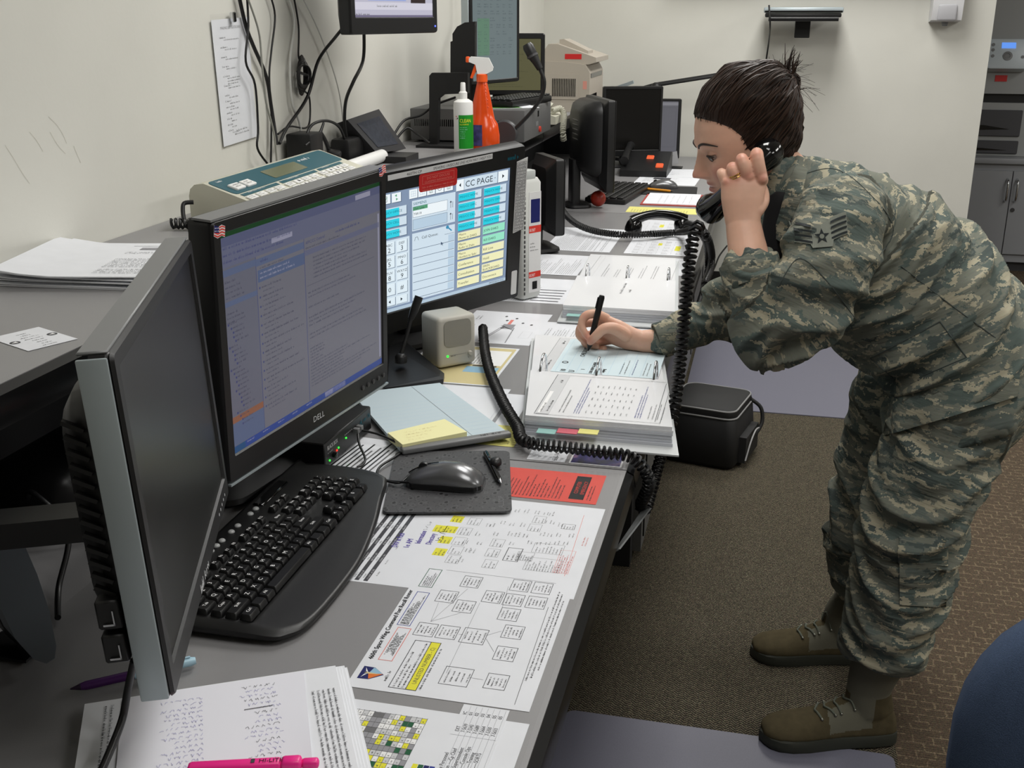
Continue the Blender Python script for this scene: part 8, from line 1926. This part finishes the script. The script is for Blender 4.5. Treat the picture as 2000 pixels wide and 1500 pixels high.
# ---- boots
BOOT = mat('olive_suede', (84, 76, 57), rough=.95, spec=.1, noise_amt=.12, noise_scale=60, bump=.2, bump_scale=700); BOOTF = mat('sage_boot_cloth', (104, 102, 88), rough=.9, bump=.2, bump_scale=900); SOLE = mat('dark_olive_rubber', (50, 52, 44), rough=.7); LACE = mat('sage_lace', (96, 100, 88), rough=.9); EYEL = mat('boot_eyelet', (150, 150, 140), rough=.3, metal=.9)
def boot(heel, toe, top, rt):
    heel = V(heel); toe = V(toe); ax = (toe - heel); L = ax.length; ax.normalize(); ay = V((-ax.y, ax.x, 0)); M = Matrix.Identity(4)
    for i in range(3): M[i][0] = ax[i]; M[i][1] = ay[i]; M[i][2] = (0, 0, 1)[i]; M[i][3] = heel[i]
    k = L / .285
    t_ = thing_part = bpy.data.objects.new('boot', None)
    b = MB(M); secs = [(.0, .026, .060), (.012, .034, .085), (.05, .038, .105), (.09, .038, .105), (.125, .039, .090), (.16, .043, .072), (.195, .047, .062), (.23, .047, .056), (.255, .041, .050), (.272, .030, .042), (.281, .015, .034)]
    rings = []
    for x, w, h in secs: rings.append([(x * k, w * math.cos(q) * (1 if math.sin(q) > 0 else 1.02), max(.012, .030 + (h - .030) * math.sin(q)) if math.sin(q) >= 0 else .012 + .018 * (1 + math.sin(q))) for q in [2 * math.pi * i / 24 for i in range(24)]])
    b.loft(rings[::-1]); tp = M.inverted() @ V(top)
    ell_tube(b, [(.055 * k, 0, .07), (.06 * k, 0, .12), V((.06 * k, 0, .12)).lerp(tp, .6), tp], [.052, .046, rt, rt * 1.02], [.038, .038, rt * .95, rt], (1, 0, 0))
    me = remeshed(b, .0032, 5, 'boot'); C = co_of(me); iv = np.array(M.inverted()); lc = C @ iv[:3, :3].T + iv[:3, 3]; smooth_all(me); me.materials.clear(); me.materials.append(BOOT); me.materials.append(BOOTF)
    mi = []
    for p in me.polygons:
        c_ = lc[list(p.vertices)].mean(0); mi.append(1 if (c_[2] > .115 or (.06 * k < c_[0] < .165 * k and c_[2] > .042 - (c_[0] - .1) * .1 and abs(c_[1]) > .012 and c_[0] < .15 * k)) else 0)
    me.polygons.foreach_set('material_index', mi)
    bo = part('boot', me, None, who)
    b = MB(M); o = []
    for x, w, h in secs: o.append((x * k, w * 1.06 + .002))
    pl_ = [(x, w) for x, w in o] + [(.287 * k, 0)] + [(x, -w) for x, w in o[::-1]] + [(-.004, 0)]
    b.loft([[(x * s, y * s, z) for x, y in pl_] for z, s in ((.0005, .985), (.004, 1), (.014, 1), (.024, .992), (.027, .96))]); part('sole', b, SOLE, bo, smooth=40)
    b = MB(M)
    bv = bvh(me)
    for q in range(6):
        x = (.172 - q * .020) * k; P = []
        for t in np.linspace(-1, 1, 7):
            p = M @ V((x - .012 * k * abs(t) + (.004 * (-1) ** q) * t, .026 * t, .2)); hit = bv.ray_cast(p, V((0, 0, -1)), .5)
            if hit[0] and (M.inverted() @ hit[0]).z < .13: P.append(hit[0] + V((0, 0, .0018)))
        if len(P) > 3: bb_ = MB(); bb_.tube(P, .0024, 6, smooth_path=3); part('lace', bb_, LACE, bo, smooth=60)
        for sg in (-1, 1):
            if P and len(P) > 3: e_ = MB(); e_.sphere(P[0] if sg < 0 else P[-1], .0036, 8, 6); part('eyelet', e_, EYEL, bo, smooth=60)
    return bo
boot((.345, 2.080, .0042), (.072, 1.998, .0042), P2(1706, 1290, 2.065) + V((.012, 0, .02)), .052)
boot((.310, 2.385, 0), (.045, 2.330, 0), P2(1710, 1150, 2.345) + V((.005, 0, .02)), .052)
# ---- what she holds
pen('marker_pen', 'black felt pen held upright in the writing hand', P2(1149, 685, 2.244), P2(1176, 577, 2.262), .0066, BLK, BLK, clip=True, capf=.42)
eA, eB = P2(1500, 300, 2.098), P2(1388, 408, 2.112)
xh = (eA - eB).normalized(); zh = V((-.05, -1, .02)); zh = (zh - xh * zh.dot(xh)).normalized(); yh = zh.cross(xh)
Mh = Matrix.Identity(4)
for i in range(3): Mh[i][0] = xh[i]; Mh[i][1] = yh[i]; Mh[i][2] = zh[i]; Mh[i][3] = ((eA + eB) / 2)[i]
handset('glossy black handset held to the ear of the person', Mh, L=(eA - eB).length * 1.16)
